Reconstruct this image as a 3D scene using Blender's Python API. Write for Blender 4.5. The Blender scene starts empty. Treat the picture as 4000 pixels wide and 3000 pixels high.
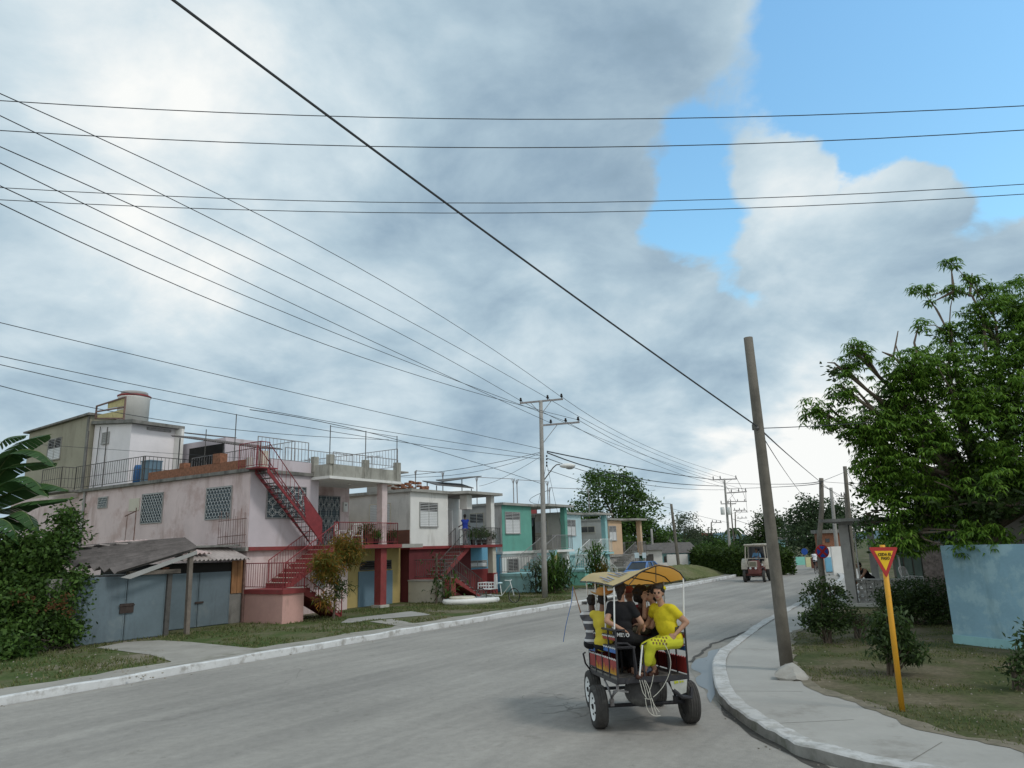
import bpy, bmesh, math, random
import numpy as np
from mathutils import Vector, Matrix, noise as mnoise

scene = bpy.context.scene
col = scene.collection
# ------------------------------------------------------------------ camera
F, PIT, ROL, EYE = 1560.0, math.radians(12.75), math.radians(-1.65), 2.7
_f = np.array([0, math.cos(PIT), math.sin(PIT)]); _r0 = np.array([1., 0, 0]); _u0 = np.cross(_r0, _f)
_c, _s = math.cos(ROL), math.sin(ROL)
_r = _c*_r0 + _s*_u0; _u = -_s*_r0 + _c*_u0
CAM = np.array([0, 0, EYE])
cam_d = bpy.data.cameras.new('camera'); cam = bpy.data.objects.new('camera', cam_d); col.objects.link(cam)
M = Matrix(((_r[0], _u[0], -_f[0], 0), (_r[1], _u[1], -_f[1], 0), (_r[2], _u[2], -_f[2], EYE), (0, 0, 0, 1)))
cam.matrix_world = M
cam_d.sensor_width = 36; cam_d.lens = F/2212*36; cam_d.clip_start = 0.1; cam_d.clip_end = 6000
scene.camera = cam
scene.render.resolution_x, scene.render.resolution_y = 1024, 768
scene.view_settings.view_transform = 'Standard'; scene.view_settings.look = 'None'
scene.view_settings.exposure = 0.0; scene.view_settings.gamma = 1.0

# surveying: photo measurements -> points of the place
def ray(p): return _r*(p[0]-1106)/F + _u*(829.5-p[1])/F + _f
def G(x, y, z=0.0):
    d = ray((x, y)); return CAM + d*((z-EYE)/d[2])
def PD(x, y, Y):
    d = ray((x, y)); return CAM + d*(Y/d[1])
U = np.array([0.5405, 0.8413, 0]); V = np.array([-0.8413, 0.5405, 0]); O = np.array([-7.22, 19.44, 0])
ROW = math.atan2(U[1], U[0])
def W(u, v, z=0.0): return O + U*u + V*v + np.array([0, 0, z])
def toUV(w):
    d = np.array(w)-O; return float(d@U), float(d@V), float(w[2])
def pv(p, v):
    d = ray(p); t = (v-(CAM-O)@V)/(d@V); return toUV(CAM+t*d)[0::2]
def pu(p, u):
    d = ray(p); t = (u-(CAM-O)@U)/(d@U); return toUV(CAM+t*d)[1:]
C1 = lambda x, y: (0.4*x, 829.5+0.4*y)
C2 = lambda x, y: (774.2+0.4*x, 995.4+0.4*y)
C3 = lambda x, y: (1327.2+0.4*x, 995.4+0.4*y)
KA = lambda x, y: (0.25*x, 801.8+0.25*y)
KB = lambda x, y: (497.7+.2834*x, 884.8+.2834*y)
KD = lambda x, y: (884.8+.2166*x, 967.75+.2166*y)
KE = lambda x, y: (1216.6+.2*x, 967.75+.2*y)
KF = lambda x, y: (1548.4+.2166*x, 967.75+.2166*y)
KI = lambda x, y: (1659+x/3, 1050.7+y/3)

# ------------------------------------------------------------------ world: sky with clouds
world = bpy.data.worlds.new('World'); scene.world = world; world.use_nodes = True
SUN_EL, SUN_AZ = math.radians(50), math.radians(122)     # azimuth from +Y towards +X
def build_world():
    nt = world.node_tree; nt.nodes.clear(); N = nt.nodes; L = nt.links
    def nd(t, **k):
        n = N.new(t)
        for a, b in k.items(): setattr(n, a, b)
        return n
    def mth(op, a, b=None, clamp=False):
        n = nd('ShaderNodeMath', operation=op, use_clamp=clamp)
        for i, x in enumerate((a, b)):
            if x is None: continue
            if isinstance(x, (int, float)): n.inputs[i].default_value = x
            else: L.new(x, n.inputs[i])
        return n.outputs[0]
    tc = nd('ShaderNodeTexCoord')
    sep = nd('ShaderNodeSeparateXYZ'); L.new(tc.outputs['Generated'], sep.inputs[0])
    # clouds lie on a flattened dome: compress coordinates towards the horizon
    zz = mth('ADD', mth('MAXIMUM', sep.outputs[2], 0.0), 0.38)
    cmb = nd('ShaderNodeCombineXYZ')
    L.new(mth('DIVIDE', sep.outputs[0], zz), cmb.inputs[0]); L.new(mth('DIVIDE', sep.outputs[1], zz), cmb.inputs[1])
    def fbm(scale, detail=7, rough=.55, off=(0, 0, 0), dist=0.0):
        mp = nd('ShaderNodeMapping'); mp.inputs['Location'].default_value = off; L.new(cmb.outputs[0], mp.inputs[0])
        n = nd('ShaderNodeTexNoise'); n.inputs['Scale'].default_value = scale; n.inputs['Detail'].default_value = detail
        n.inputs['Roughness'].default_value = rough; n.inputs['Distortion'].default_value = dist
        L.new(mp.outputs[0], n.inputs['Vector']); return n.outputs['Fac']
    f1 = fbm(3.1, 9, .56, (0, 0, 0), .25); f2 = fbm(1.5, 6, .5, (5, 3, 0)); f3 = fbm(9, 6, .6, (2, 8, 1), .3)
    # warped direction for blobs
    wn = nd('ShaderNodeTexNoise'); wn.inputs['Scale'].default_value = 3.6; wn.inputs['Detail'].default_value = 8; L.new(cmb.outputs[0], wn.inputs['Vector'])
    sub = nd('ShaderNodeVectorMath', operation='SUBTRACT'); L.new(wn.outputs['Color'], sub.inputs[0]); sub.inputs[1].default_value = (.5, .5, .5)
    scl = nd('ShaderNodeVectorMath', operation='SCALE'); L.new(sub.outputs[0], scl.inputs[0]); scl.inputs['Scale'].default_value = 0.27
    add = nd('ShaderNodeVectorMath', operation='ADD'); L.new(tc.outputs['Generated'], add.inputs[0]); L.new(scl.outputs[0], add.inputs[1])
    nrm = nd('ShaderNodeVectorMath', operation='NORMALIZE'); L.new(add.outputs[0], nrm.inputs[0])
    def blobs(lst):
        tot = None
        for (x, y, r, a) in lst:      # r: angular radius in units of focal pixels
            d = ray((x, y)); d = d/np.linalg.norm(d)
            dt = nd('ShaderNodeVectorMath', operation='DOT_PRODUCT'); L.new(nrm.outputs[0], dt.inputs[0]); dt.inputs[1].default_value = tuple(d)
            k = 2.0/((r/F)**2)
            e = mth('EXPONENT', mth('MULTIPLY', mth('SUBTRACT', dt.outputs['Value'], 1.0), k))
            e = mth('MULTIPLY', e, a)
            tot = e if tot is None else mth('ADD', tot, e)
        return tot
    BLUE = [(2060, 60, 250, 1.3), (1850, 180, 170, 1.0), (2150, 330, 200, 1.0), (1460, 400, 95, .95), (1400, 450, 70, .7), (1520, 505, 90, .75), (1540, 300, 120, .75), (1610, 610, 60, .6), (2010, 600, 80, .75), (2000, 330, 150, .7),
            (1900, 30, 150, .8), (1760, 420, 125, -1.1), (1880, 400, 80, -.7), (1850, 560, 130, -.8), (2170, 590, 120, -.9), (2400, 200, 300, .8), (1900, 700, 120, -.5), (1690, 170, 60, .2), (1500, 130, 170, -.5), (1260, 420, 120, -.5), (1520, 600, 40, -.4)]
    m = blobs(BLUE)
    m = mth('ADD', m, mth('MULTIPLY', mth('SUBTRACT', f1, .5), 1.0)); m = mth('ADD', m, mth('MULTIPLY', mth('SUBTRACT', f3, .5), 1.15))
    rp = nd('ShaderNodeMapRange'); rp.interpolation_type = 'SMOOTHSTEP'; L.new(m, rp.inputs[0]); rp.inputs[1].default_value = .30; rp.inputs[2].default_value = .84
    BRIGHT = [(150, 120, 330, .28), (330, 560, 170, .16), (60, 620, 150, .1), (1750, 1040, 210, .62), (1430, 1000, 190, .2), (1220, 700, 120, .10), (1950, 950, 170, .42), (760, 830, 150, .14),
              (1010, 60, 160, .05), (1750, 420, 130, .12), (1640, 220, 110, .15), (1600, 1120, 160, .3), (640, 150, 240, .12), (2150, 580, 90, .12), (380, 300, 240, .14),
              (1150, 330, 230, -.30), (1390, 150, 200, -.22), (760, 680, 180, -.12), (560, 800, 150, .03), (930, 500, 170, -.16), (470, 500, 110, -.05), (1530, 830, 170, -.26), (1330, 940, 120, -.12), (1020, 880, 170, -.08),
              (200, 700, 150, -.06), (0, 900, 150, -.12), (1700, 600, 120, -.04), (1200, 500, 120, -.07), (60, 420, 120, -.07), (1000, 640, 90, -.05), (1990, 500, 70, -.04)]
    b = mth('MULTIPLY', blobs(BRIGHT), .72)
    bk = mth('MULTIPLY', mth('MAXIMUM', mth('MULTIPLY', sep.outputs[1], -1.0), 0.0), .35); b = mth('ADD', b, bk)     # brightness added to the unseen sky behind the viewer, lifting the side walls
    b = mth('ADD', b, mth('MULTIPLY', mth('SUBTRACT', f2, .5), .40)); b = mth('ADD', b, mth('MULTIPLY', mth('SUBTRACT', f1, .5), 1.0))
    b = mth('ADD', b, mth('MULTIPLY', mth('SUBTRACT', f3, .5), .20))
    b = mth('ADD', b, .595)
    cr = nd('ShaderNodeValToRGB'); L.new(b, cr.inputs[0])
    els = cr.color_ramp.elements
    stops = [(0.14, (.20, .30, .39)), (.36, (.30, .42, .53)), (.54, (.44, .575, .67)), (.72, (.63, .745, .81)), (.94, (.96, .975, .96))]
    els[0].position, els[0].color = stops[0][0], stops[0][1]+(1,); els[1].position, els[1].color = stops[-1][0], stops[-1][1]+(1,)
    for p, c in stops[1:-1]:
        e = els.new(p); e.color = c+(1,)
    sky = nd('ShaderNodeTexSky', sky_type='NISHITA'); sky.sun_disc = False
    sky.sun_elevation = SUN_EL; sky.sun_rotation = SUN_AZ; sky.air_density = 1.6; sky.dust_density = .6; sky.ozone_density = 2.2
    tint = nd('ShaderNodeMixRGB', blend_type='MULTIPLY'); tint.inputs[0].default_value = 1; L.new(sky.outputs[0], tint.inputs[1]); tint.inputs[2].default_value = (1.0, 1.36, 1.42, 1)
    bg1 = nd('ShaderNodeBackground'); L.new(tint.outputs[0], bg1.inputs[0]); bg1.inputs[1].default_value = SKY_STR
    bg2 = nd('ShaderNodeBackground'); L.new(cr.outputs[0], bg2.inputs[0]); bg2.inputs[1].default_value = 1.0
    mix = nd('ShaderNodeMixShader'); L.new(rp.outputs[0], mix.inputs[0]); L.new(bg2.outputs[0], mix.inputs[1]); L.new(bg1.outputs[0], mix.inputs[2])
    out = nd('ShaderNodeOutputWorld'); L.new(mix.outputs[0], out.inputs[0])
SKY_STR = 0.15
build_world()
world.cycles.sampling_method = 'MANUAL'; world.cycles.sample_map_resolution = 1024
sd = bpy.data.lights.new('sun', 'SUN'); sd.energy = 1.15; sd.angle = math.radians(10); sd.color = (1, .96, .9)
sun = bpy.data.objects.new('sun', sd); col.objects.link(sun)
_d = Vector((math.sin(SUN_AZ)*math.cos(SUN_EL), math.cos(SUN_AZ)*math.cos(SUN_EL), math.sin(SUN_EL)))
sun.rotation_euler = (-_d).to_track_quat('-Z', 'Y').to_euler(); sun.location = (20, 5, 40)

# ------------------------------------------------------------------ helpers
OFF = {}
def tag(o, label=None, cat=None, group=None, kind=None):
    if label: o['label'] = label
    if cat: o['category'] = cat
    if group: o['group'] = group
    if kind: o['kind'] = kind
    return o
def thing(name, label, cat, loc=(0, 0, 0), rotz=0.0, group=None):
    o = bpy.data.objects.new(name, None); col.objects.link(o); o.empty_display_size = .3
    o.location = tuple(float(a) for a in loc); o.rotation_euler = (0, 0, rotz); tag(o, label, cat, group); OFF[o.name] = (0, 0, 0); return o
def rthing(name, label, cat, base, group=None):          # base in row coordinates (u, v, z)
    o = thing(name, label, cat, W(*base), ROW, group); OFF[o.name] = tuple(base); return o
def wthing(name, label, cat, base, group=None):
    o = thing(name, label, cat, base, 0, group); OFF[o.name] = tuple(float(a) for a in base); return o
def copy_tree(o, parent=None):
    c = o.copy(); col.objects.link(c)
    if parent is not None: c.parent = parent
    for ch in list(o.children): copy_tree(ch, c)
    return c

class MB:
    def __init__(s): s.v = []; s.f = []; s.mi = []; s.m = 0
    def face(s, *pts):
        n = len(s.v); s.v += [tuple(map(float, p)) for p in pts]; s.f.append(tuple(range(n, n+len(pts)))); s.mi.append(s.m); return s
    def raw(s, v, f):
        n = len(s.v); s.v += [tuple(map(float, p)) for p in v]; s.f += [tuple(i+n for i in q) for q in f]; s.mi += [s.m]*len(f); return s
    def box(s, x0, x1, y0, y1, z0, z1):
        x0, x1 = sorted((x0, x1)); y0, y1 = sorted((y0, y1)); z0, z1 = sorted((z0, z1))
        return s.raw([(x0, y0, z0), (x1, y0, z0), (x1, y1, z0), (x0, y1, z0), (x0, y0, z1), (x1, y0, z1), (x1, y1, z1), (x0, y1, z1)],
                     [(0, 3, 2, 1), (4, 5, 6, 7), (0, 1, 5, 4), (1, 2, 6, 5), (2, 3, 7, 6), (3, 0, 4, 7)])
    def prism(s, poly, h, axis=None):       # poly: 3D points of one planar face, h: extrusion vector
        n = len(poly); h = np.array(h, float); a = [np.array(p, float) for p in poly]; b = [p+h for p in a]
        return s.raw(a+b, [tuple(range(n))[::-1], tuple(range(n, 2*n))]+[(i, (i+1) % n, n+(i+1) % n, n+i) for i in range(n)])
    def tube(s, pts, r, n=6, r2=None, cap=True):
        pts = [np.array(p, float) for p in pts]; m = len(pts); rr = r if isinstance(r, (list, tuple)) else [r+(((r if r2 is None else r2)-r)*i/(m-1)) for i in range(m)]
        V0 = []; up = None
        for i, p in enumerate(pts):
            t = pts[min(i+1, m-1)]-pts[max(i-1, 0)]; t = t/(np.linalg.norm(t)+1e-12)
            if up is None: up = np.array([0, 0, 1.]) if abs(t[2]) < .9 else np.array([1., 0, 0])
            a = up-t*(up@t); a /= np.linalg.norm(a)+1e-12; up = a; b = np.cross(t, a)
            V0 += [p+rr[i]*(a*math.cos(2*math.pi*k/n)+b*math.sin(2*math.pi*k/n)) for k in range(n)]
        Fs = [(i*n+k, i*n+(k+1) % n, (i+1)*n+(k+1) % n, (i+1)*n+k) for i in range(m-1) for k in range(n)]
        if cap: Fs += [tuple(range(n))[::-1], tuple(range((m-1)*n, m*n))]
        return s.raw(V0, Fs)
    def bar(s, p, q, w, d=None):             # square bar
        d = d or w; p = np.array(p, float); q = np.array(q, float); t = q-p; t /= np.linalg.norm(t)
        up = np.array([0, 0, 1.]) if abs(t[2]) < .95 else np.array([0., 1, 0]); a = np.cross(t, up); a /= np.linalg.norm(a); b = np.cross(a, t)
        c = [(-1, -1), (1, -1), (1, 1), (-1, 1)]
        return s.raw([e+a*w/2*i+b*d/2*j for e in (p, q) for i, j in c], [(0, 1, 2, 3)[::-1], (4, 5, 6, 7)]+[(k, (k+1) % 4, 4+(k+1) % 4, 4+k) for k in range(4)])
    def lathe(s, prof, n=20, c=(0, 0, 0), axis='z', cap=True):
        V0 = []
        for r, h in prof:
            for k in range(n):
                a = 2*math.pi*k/n; x, y, z = r*math.cos(a), r*math.sin(a), h
                if axis == 'x': x, y, z = h, r*math.cos(a), r*math.sin(a)
                if axis == 'y': x, y, z = r*math.sin(a), h, r*math.cos(a)
                V0.append((c[0]+x, c[1]+y, c[2]+z))
        m = len(prof); Fs = [(i*n+k, i*n+(k+1) % n, (i+1)*n+(k+1) % n, (i+1)*n+k) for i in range(m-1) for k in range(n)]
        if cap: Fs += [tuple(range(n))[::-1], tuple(range((m-1)*n, m*n))]
        return s.raw(V0, Fs)
    def ball(s, c, r, n=10, sq=(1, 1, 1)):
        prof = [(max(1e-4, r*math.sin(math.pi*i/(n-2))), -r*math.cos(math.pi*i/(n-2))) for i in range(n-1)]
        k = len(s.v); s.lathe(prof, n)
        for i in range(k, len(s.v)): s.v[i] = tuple(s.v[i][j]*sq[j]+c[j] for j in range(3))
        return s
    def jitter(s, a, sc=1.0, seed=0):
        out = []
        for p in s.v:
            q = Vector(p)*sc+Vector((seed*7.1, seed*3.3, 0)); nv = mnoise.noise_vector(q); out.append((p[0]+nv.x*a, p[1]+nv.y*a, p[2]+nv.z*a))
        s.v = out; return s
    def build(s, name, mat, parent=None, smooth=False, label=None, bevel=0, off=None):
        me = bpy.data.meshes.new(name); o = bpy.data.objects.new(name, me); col.objects.link(o)
        off = off if off is not None else (OFF.get(parent.name, (0, 0, 0)) if parent is not None else (0, 0, 0))
        A = np.array(s.v, float).reshape(-1, 3)-np.array(off)
        me.from_pydata(A.tolist(), [], s.f)
        ms = mat if isinstance(mat, (list, tuple)) else [mat]
        for q in ms: me.materials.append(q)
        if len(ms) > 1: me.polygons.foreach_set('material_index', s.mi)
        if smooth: me.polygons.foreach_set('use_smooth', [True]*len(me.polygons))
        me.update()
        if bevel:
            bm = bmesh.new(); bm.from_mesh(me); bmesh.ops.remove_doubles(bm, verts=bm.verts, dist=1e-5)
            bmesh.ops.bevel(bm, geom=bm.edges[:], offset=bevel, segments=2, affect='EDGES', profile=.6, clamp_overlap=True); bm.to_mesh(me); bm.free()
        if parent is not None: o.parent = parent
        OFF[o.name] = tuple(off)
        if label: o['label'] = label
        return o
    def solo(s, name, mat, label, cat, base=(0, 0, 0), row=False, group=None, smooth=False, bevel=0):
        o = s.build(name, mat, None, smooth, None, bevel, off=tuple(base))
        if row: o.location = tuple(W(*base)); o.rotation_euler = (0, 0, ROW)
        else: o.location = tuple(map(float, base))
        tag(o, label, cat, group); return o

def newmat(name):
    m = bpy.data.materials.new(name); m.use_nodes = True; nt = m.node_tree
    return m, nt, nt.nodes['Principled BSDF']
def paint(name, c, var=.12, scale=1.5, dirt=None, damt=.0, dscale=1.2, streak=False, rough=.85, bump=.15, bscale=25, metal=0.0, spec=.3, patch=None, pamt=.0, pscale=.8):
    m, nt, b = newmat(name); N, L = nt.nodes, nt.links
    tc = N.new('ShaderNodeTexCoord')
    def noise(sc, det=5, ro=.6, mapsc=(1, 1, 1), loc=(0, 0, 0)):
        mp = N.new('ShaderNodeMapping'); mp.inputs['Scale'].default_value = mapsc; mp.inputs['Location'].default_value = loc; L.new(tc.outputs['Object'], mp.inputs[0])
        n = N.new('ShaderNodeTexNoise'); n.inputs['Scale'].default_value = sc; n.inputs['Detail'].default_value = det; n.inputs['Roughness'].default_value = ro
        L.new(mp.outputs[0], n.inputs['Vector']); return n.outputs['Fac']
    def ramp(fac, a, bb, c0, c1):
        r = N.new('ShaderNodeValToRGB'); L.new(fac, r.inputs[0]); r.color_ramp.elements[0].position = a; r.color_ramp.elements[1].position = bb
        r.color_ramp.elements[0].color = c0; r.color_ramp.elements[1].color = c1; return r.outputs[0]
    def mix(fac, a, bb):
        x = N.new('ShaderNodeMixRGB')
        L.new(fac, x.inputs[0]) if not isinstance(fac, float) else setattr(x.inputs[0], 'default_value', fac)
        for i, q in ((1, a), (2, bb)):
            if isinstance(q, tuple): x.inputs[i].default_value = q[:3]+(1,)
            else: L.new(q, x.inputs[i])
        return x.outputs[0]
    lo = tuple(max(0, q*(1-var)) for q in c)+(1,); hi = tuple(min(1, q*(1+var)) for q in c)+(1,)
    out = ramp(noise(scale), .3, .7, lo, hi)
    fine = ramp(noise(scale*14, 4), .3, .7, (1-var*.5,)*3+(1,), (1, 1, 1, 1))
    mm = N.new('ShaderNodeMixRGB'); mm.blend_type = 'MULTIPLY'; mm.inputs[0].default_value = 1; L.new(out, mm.inputs[1]); L.new(fine, mm.inputs[2]); out = mm.outputs[0]
    if patch:
        k = ramp(noise(pscale, 6, .65, loc=(3, 7, 1)), .62-pamt*.3, .68-pamt*.3+.04, (0, 0, 0, 1), (1, 1, 1, 1)); out = mix(k, out, patch)
    if dirt:
        k = ramp(noise(dscale, 7, .68, (1, 1, .22) if streak else (1, 1, 1), (9, 2, 4)), .66-damt*.35, .86-damt*.3, (0, 0, 0, 1), (.85, .85, .85, 1)); out = mix(k, out, dirt)
    L.new(out, b.inputs['Base Color']); b.inputs['Roughness'].default_value = rough; b.inputs['Metallic'].default_value = metal
    b.inputs['Specular IOR Level'].default_value = spec
    if bump:
        bp = N.new('ShaderNodeBump'); bp.inputs['Strength'].default_value = bump; bp.inputs['Distance'].default_value = .01; L.new(noise(bscale, 5), bp.inputs['Height']); L.new(bp.outputs[0], b.inputs['Normal'])
    return m
def leafmat(name, c1, c2, trans=.35, rough=.55, pc=None):
    m, nt, b = newmat(name); N, L = nt.nodes, nt.links
    ge = N.new('ShaderNodeNewGeometry'); r = N.new('ShaderNodeValToRGB'); L.new(ge.outputs['Random Per Island'], r.inputs[0])
    r.color_ramp.elements[0].color = c1+(1,); r.color_ramp.elements[1].color = c2+(1,)
    if pc: e = r.color_ramp.elements.new(.93); e.color = pc+(1,); r.color_ramp.elements[1].position = .85
    b.inputs['Roughness'].default_value = rough; b.inputs['Specular IOR Level'].default_value = .25
    L.new(r.outputs[0], b.inputs['Base Color'])
    t = N.new('ShaderNodeBsdfTranslucent'); L.new(r.outputs[0], t.inputs[0]); mx = N.new('ShaderNodeMixShader'); mx.inputs[0].default_value = trans
    L.new(b.outputs[0], mx.inputs[1]); L.new(t.outputs[0], mx.inputs[2]); L.new(mx.outputs[0], N['Material Output'].inputs[0]); return m
def text_part(body, size, mat, parent, loc, rot, name='lettering', ext=.003, sx=1.0, bold=.0):
    cu = bpy.data.curves.new(name, 'FONT'); cu.body = body; cu.size = size; cu.extrude = ext; cu.align_x = 'CENTER'; cu.align_y = 'CENTER'; cu.offset = bold; cu.resolution_u = 2
    t = bpy.data.objects.new(name, cu); col.objects.link(t)
    bpy.context.view_layer.update()
    me = bpy.data.meshes.new_from_object(t); me.name = name; bpy.data.objects.remove(t); bpy.data.curves.remove(cu)
    o = bpy.data.objects.new(name, me); col.objects.link(o); me.materials.clear(); me.materials.append(mat)
    R = rot if isinstance(rot, Matrix) else Matrix.Rotation(rot, 4, 'Z') @ Matrix.Rotation(math.pi/2, 4, 'X')
    me.transform(Matrix.Translation(Vector(loc)) @ R @ Matrix.Diagonal((sx, 1, 1, 1)))
    o.parent = parent; return o
def railing(mb, p, q, h=.95, step=.14, r=.012, rt=.02, post=True, low=.1, mid=False):
    p = np.array(p, float); q = np.array(q, float); up = np.array([0, 0, 1.]); L_ = np.linalg.norm((q-p)[:2]); n = max(1, int(round(L_/step)))
    mb.tube([p+up*h, q+up*h], rt, 5); mb.tube([p+up*low, q+up*low], rt*.8, 5)
    if mid: mb.tube([p+up*h*.5, q+up*h*.5], rt*.7, 5)
    if post: mb.tube([p, p+up*(h+.01)], rt*1.15, 5); mb.tube([q, q+up*(h+.01)], rt*1.15, 5)
    for i in range(1, n):
        a = p+(q-p)*i/n; mb.tube([a+up*low, a+up*h], r, 4, cap=False)

# ------------------------------------------------------------------ materials
m_pink = paint('pink_plaster', (.68, .56, .55), .08, .9, (.32, .21, .18), .4, 1.3, True, patch=(.54, .41, .39), pamt=.3, pscale=.8)
m_lilac = paint('lilac_plaster', (.58, .52, .55), .07, 1, (.36, .30, .29), .26, 1.8, True)
m_lilac2 = paint('pale_lilac', (.80, .77, .79), .06, 1, (.36, .33, .34), .14, 1.5, True)
m_white = paint('white_plaster', (.76, .75, .72), .07, 1, (.40, .37, .33), .26, 1.8, True)
m_dirtywhite = paint('stained_white', (.62, .60, .57), .12, .9, (.26, .23, .21), .35, 1.2, True)
m_cream = paint('cream_block', (.60, .56, .47), .1, 1.2, (.30, .27, .23), .33, 1.4)
m_olive = paint('olive_render', (.35, .33, .255), .12, .7, (.20, .18, .14), .28, .9, True, bump=.3)
m_conc = paint('old_concrete', (.36, .35, .32), .18, 1.6, (.09, .085, .075), .4, 1.6, True, bump=.3)
m_conc_l = paint('light_concrete', (.50, .49, .45), .1, 1.6, (.2, .19, .17), .25, 1.8, bump=.3)
m_slabdark = paint('weathered_slab_edge', (.22, .215, .20), .25, 2.5, (.05, .05, .045), .5, 2.5, True, bump=.4)
m_red = paint('dark_red_paint', (.25, .045, .045), .15, 2, (.12, .06, .05), .2, 2)
m_brickred = paint('brick_red_paint', (.26, .055, .055), .14, 3, (.16, .11, .09), .34, 4)
m_maroon = paint('maroon_paint', (.13, .03, .033), .15, 1.5, (.05, .02, .02), .2, 2)
m_brown = paint('brown_wall', (.16, .07, .05), .2, 1.5)
m_metalred = paint('red_metal', (.24, .04, .045), .2, 5, rough=.5, bump=0)
m_metaldark = paint('dark_metal', (.10, .095, .09), .25, 6, (.13, .07, .04), .2, 6, rough=.6, bump=0)
m_metalgrey = paint('grey_metal', (.28, .27, .27), .2, 6, (.12, .07, .045), .3, 6, rough=.55, bump=0)
m_metalwhite = paint('white_metal', (.75, .76, .74), .08, 6, rough=.5, bump=0)
m_metalrust = paint('rusty_metal', (.22, .14, .12), .3, 6, rough=.8, bump=0)
m_yellow = paint('yellow_plaster', (.50, .40, .17), .1, 1, (.25, .2, .1), .22, 1.5, True)
m_skyblue = paint('blue_plaster', (.18, .42, .58), .08, 1, (.12, .25, .33), .15, 1.5)
m_teal = paint('teal_plaster', (.15, .39, .32), .09, 1.5, (.13, .24, .20), .34, 2.2, True)
m_aqua = paint('aqua_plaster', (.32, .56, .57), .09, 1.5, (.22, .36, .36), .32, 2.2, True)
m_mint = paint('mint_plaster', (.23, .56, .47), .07, 1, (.15, .34, .3), .16, 1.5)
m_pale = paint('pale_blue_plaster', (.50, .67, .71), .07, 1.5, (.32, .41, .42), .28, 2.2, True)
m_peach = paint('peach_plaster', (.62, .44, .29), .08, 1, (.36, .26, .18), .2, 1.5)
m_garage = paint('blue_grey_metal_sheet', (.165, .215, .245), .16, .7, (.085, .10, .115), .42, .8, True, rough=.45, bump=.15, bscale=3, metal=.15, spec=.4, patch=(.22, .26, .27), pamt=.12, pscale=.5)
m_bluedoor = paint('blue_door_metal', (.16, .25, .32), .1, 1.2, (.10, .14, .17), .15, 1.5, rough=.5, bump=.05)
m_brick = paint('raw_brick', (.27, .125, .075), .35, 9, (.11, .075, .055), .3, 5, bump=.6, bscale=14)
m_asb = paint('dark_fibre_cement', (.14, .125, .12), .3, 2.5, (.045, .04, .038), .3, 3, bump=.3)
m_asb_l = paint('pale_fibre_cement', (.42, .37, .35), .2, 2, (.18, .15, .13), .35, 3, bump=.3)
m_wood = paint('old_wood', (.20, .17, .145), .3, 3, (.08, .065, .055), .35, 4, True)
m_pole = paint('weathered_pole', (.165, .15, .125), .22, 3, (.085, .08, .07), .4, 4, True, bump=.4)
m_polec = paint('concrete_pole', (.34, .33, .31), .12, 3, (.16, .15, .14), .3, 4, True, bump=.2)
m_black = paint('black_rubber', (.022, .022, .023), .3, 5, rough=.7, bump=0)
m_dark = paint('dark_interior', (.025, .024, .023), .2, 3, bump=0)
m_glass = paint('dark_window', (.035, .042, .05), .2, 3, rough=.15, bump=0, spec=.5)
m_louv_w = paint('white_louvre', (.66, .67, .67), .06, 3, (.35, .34, .32), .1, 4, bump=0)
m_louv_g = paint('grey_louvre', (.36, .36, .35), .1, 3, (.2, .18, .16), .2, 4, bump=0)
m_grille = paint('pale_grille', (.58, .60, .60), .1, 5, bump=0)
m_lock = paint('rusted_lock', (.06, .045, .04), .3, 9, bump=.2)
m_wire = paint('wire', (.045, .05, .055), .1, 5, rough=.6, bump=0)
m_parapet = paint('streaked_parapet', (.40, .39, .345), .12, 1.5, (.10, .095, .08), .55, 2.2, True, bump=.3)
m_orange = paint('ochre_painted_board', (.33, .17, .08), .2, 3, (.16, .08, .04), .3, 4, True)
m_trunk = paint('bark', (.13, .105, .08), .25, 4, (.06, .05, .04), .3, 5, True, bump=.6)
m_dead = paint('dead_twig', (.17, .13, .10), .2, 5, bump=0)
# ------------------------------------------------------------------ ground, road, kerbs
ZV = 0.12
def inpoly(x, y, P_):
    P_ = np.array(P_); n = len(P_); c = np.zeros(len(x), bool); j = n-1
    for i in range(n):
        xi, yi = P_[i]; xj, yj = P_[j]
        k = ((yi > y) != (yj > y)) & (x < (xj-xi)*(y-yi)/(yj-yi+1e-12)+xi); c ^= k; j = i
    return c
def smooth_line(pts, n=6):
    pts = [np.array(p[:2], float) for p in pts]; out = []
    for i in range(len(pts)-1):
        p0 = pts[max(i-1, 0)]; p1 = pts[i]; p2 = pts[i+1]; p3 = pts[min(i+2, len(pts)-1)]
        for k in range(n):
            t = k/n; out.append(.5*((2*p1)+(-p0+p2)*t+(2*p0-5*p1+4*p2-p3)*t*t+(-p0+3*p1-3*p2+p3)*t**3))
    out.append(pts[-1]); return out
def offset_line(pts, d):
    out = []; n = len(pts)
    for i in range(n):
        t = pts[min(i+1, n-1)]-pts[max(i-1, 0)]; t = t/np.linalg.norm(t); out.append(pts[i]+np.array([-t[1], t[0]])*d)
    return out
LK = smooth_line([W(-45, -.3), W(-20, -.2), (-10.04, 14.88), (-7.22, 19.44), (-4.07, 24.56), (2.33, 34.44), (9.3, 45.0), (17.9, 60.0), (22.8, 75), (25.5, 92), (26, 120), (24, 165)])
g2 = lambda x, y: tuple(G(x, y)[:2])
RK = smooth_line([(45, -4), (25, .8), (14, 3.4), (9.0, 5.3), (6.6, 6.8), (5.1, 8.2), g2(1767, 1647), g2(1687, 1611), g2(1627, 1579), g2(1567, 1531), g2(1545, 1495), g2(1543, 1435), g2(1580, 1398), (8.23, 25.3), (12.66, 33.27), (17.36, 41.98), (23.0, 53.5), (29.0, 71.5), (33, 90), (34.5, 120), (32, 165)])
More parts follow.
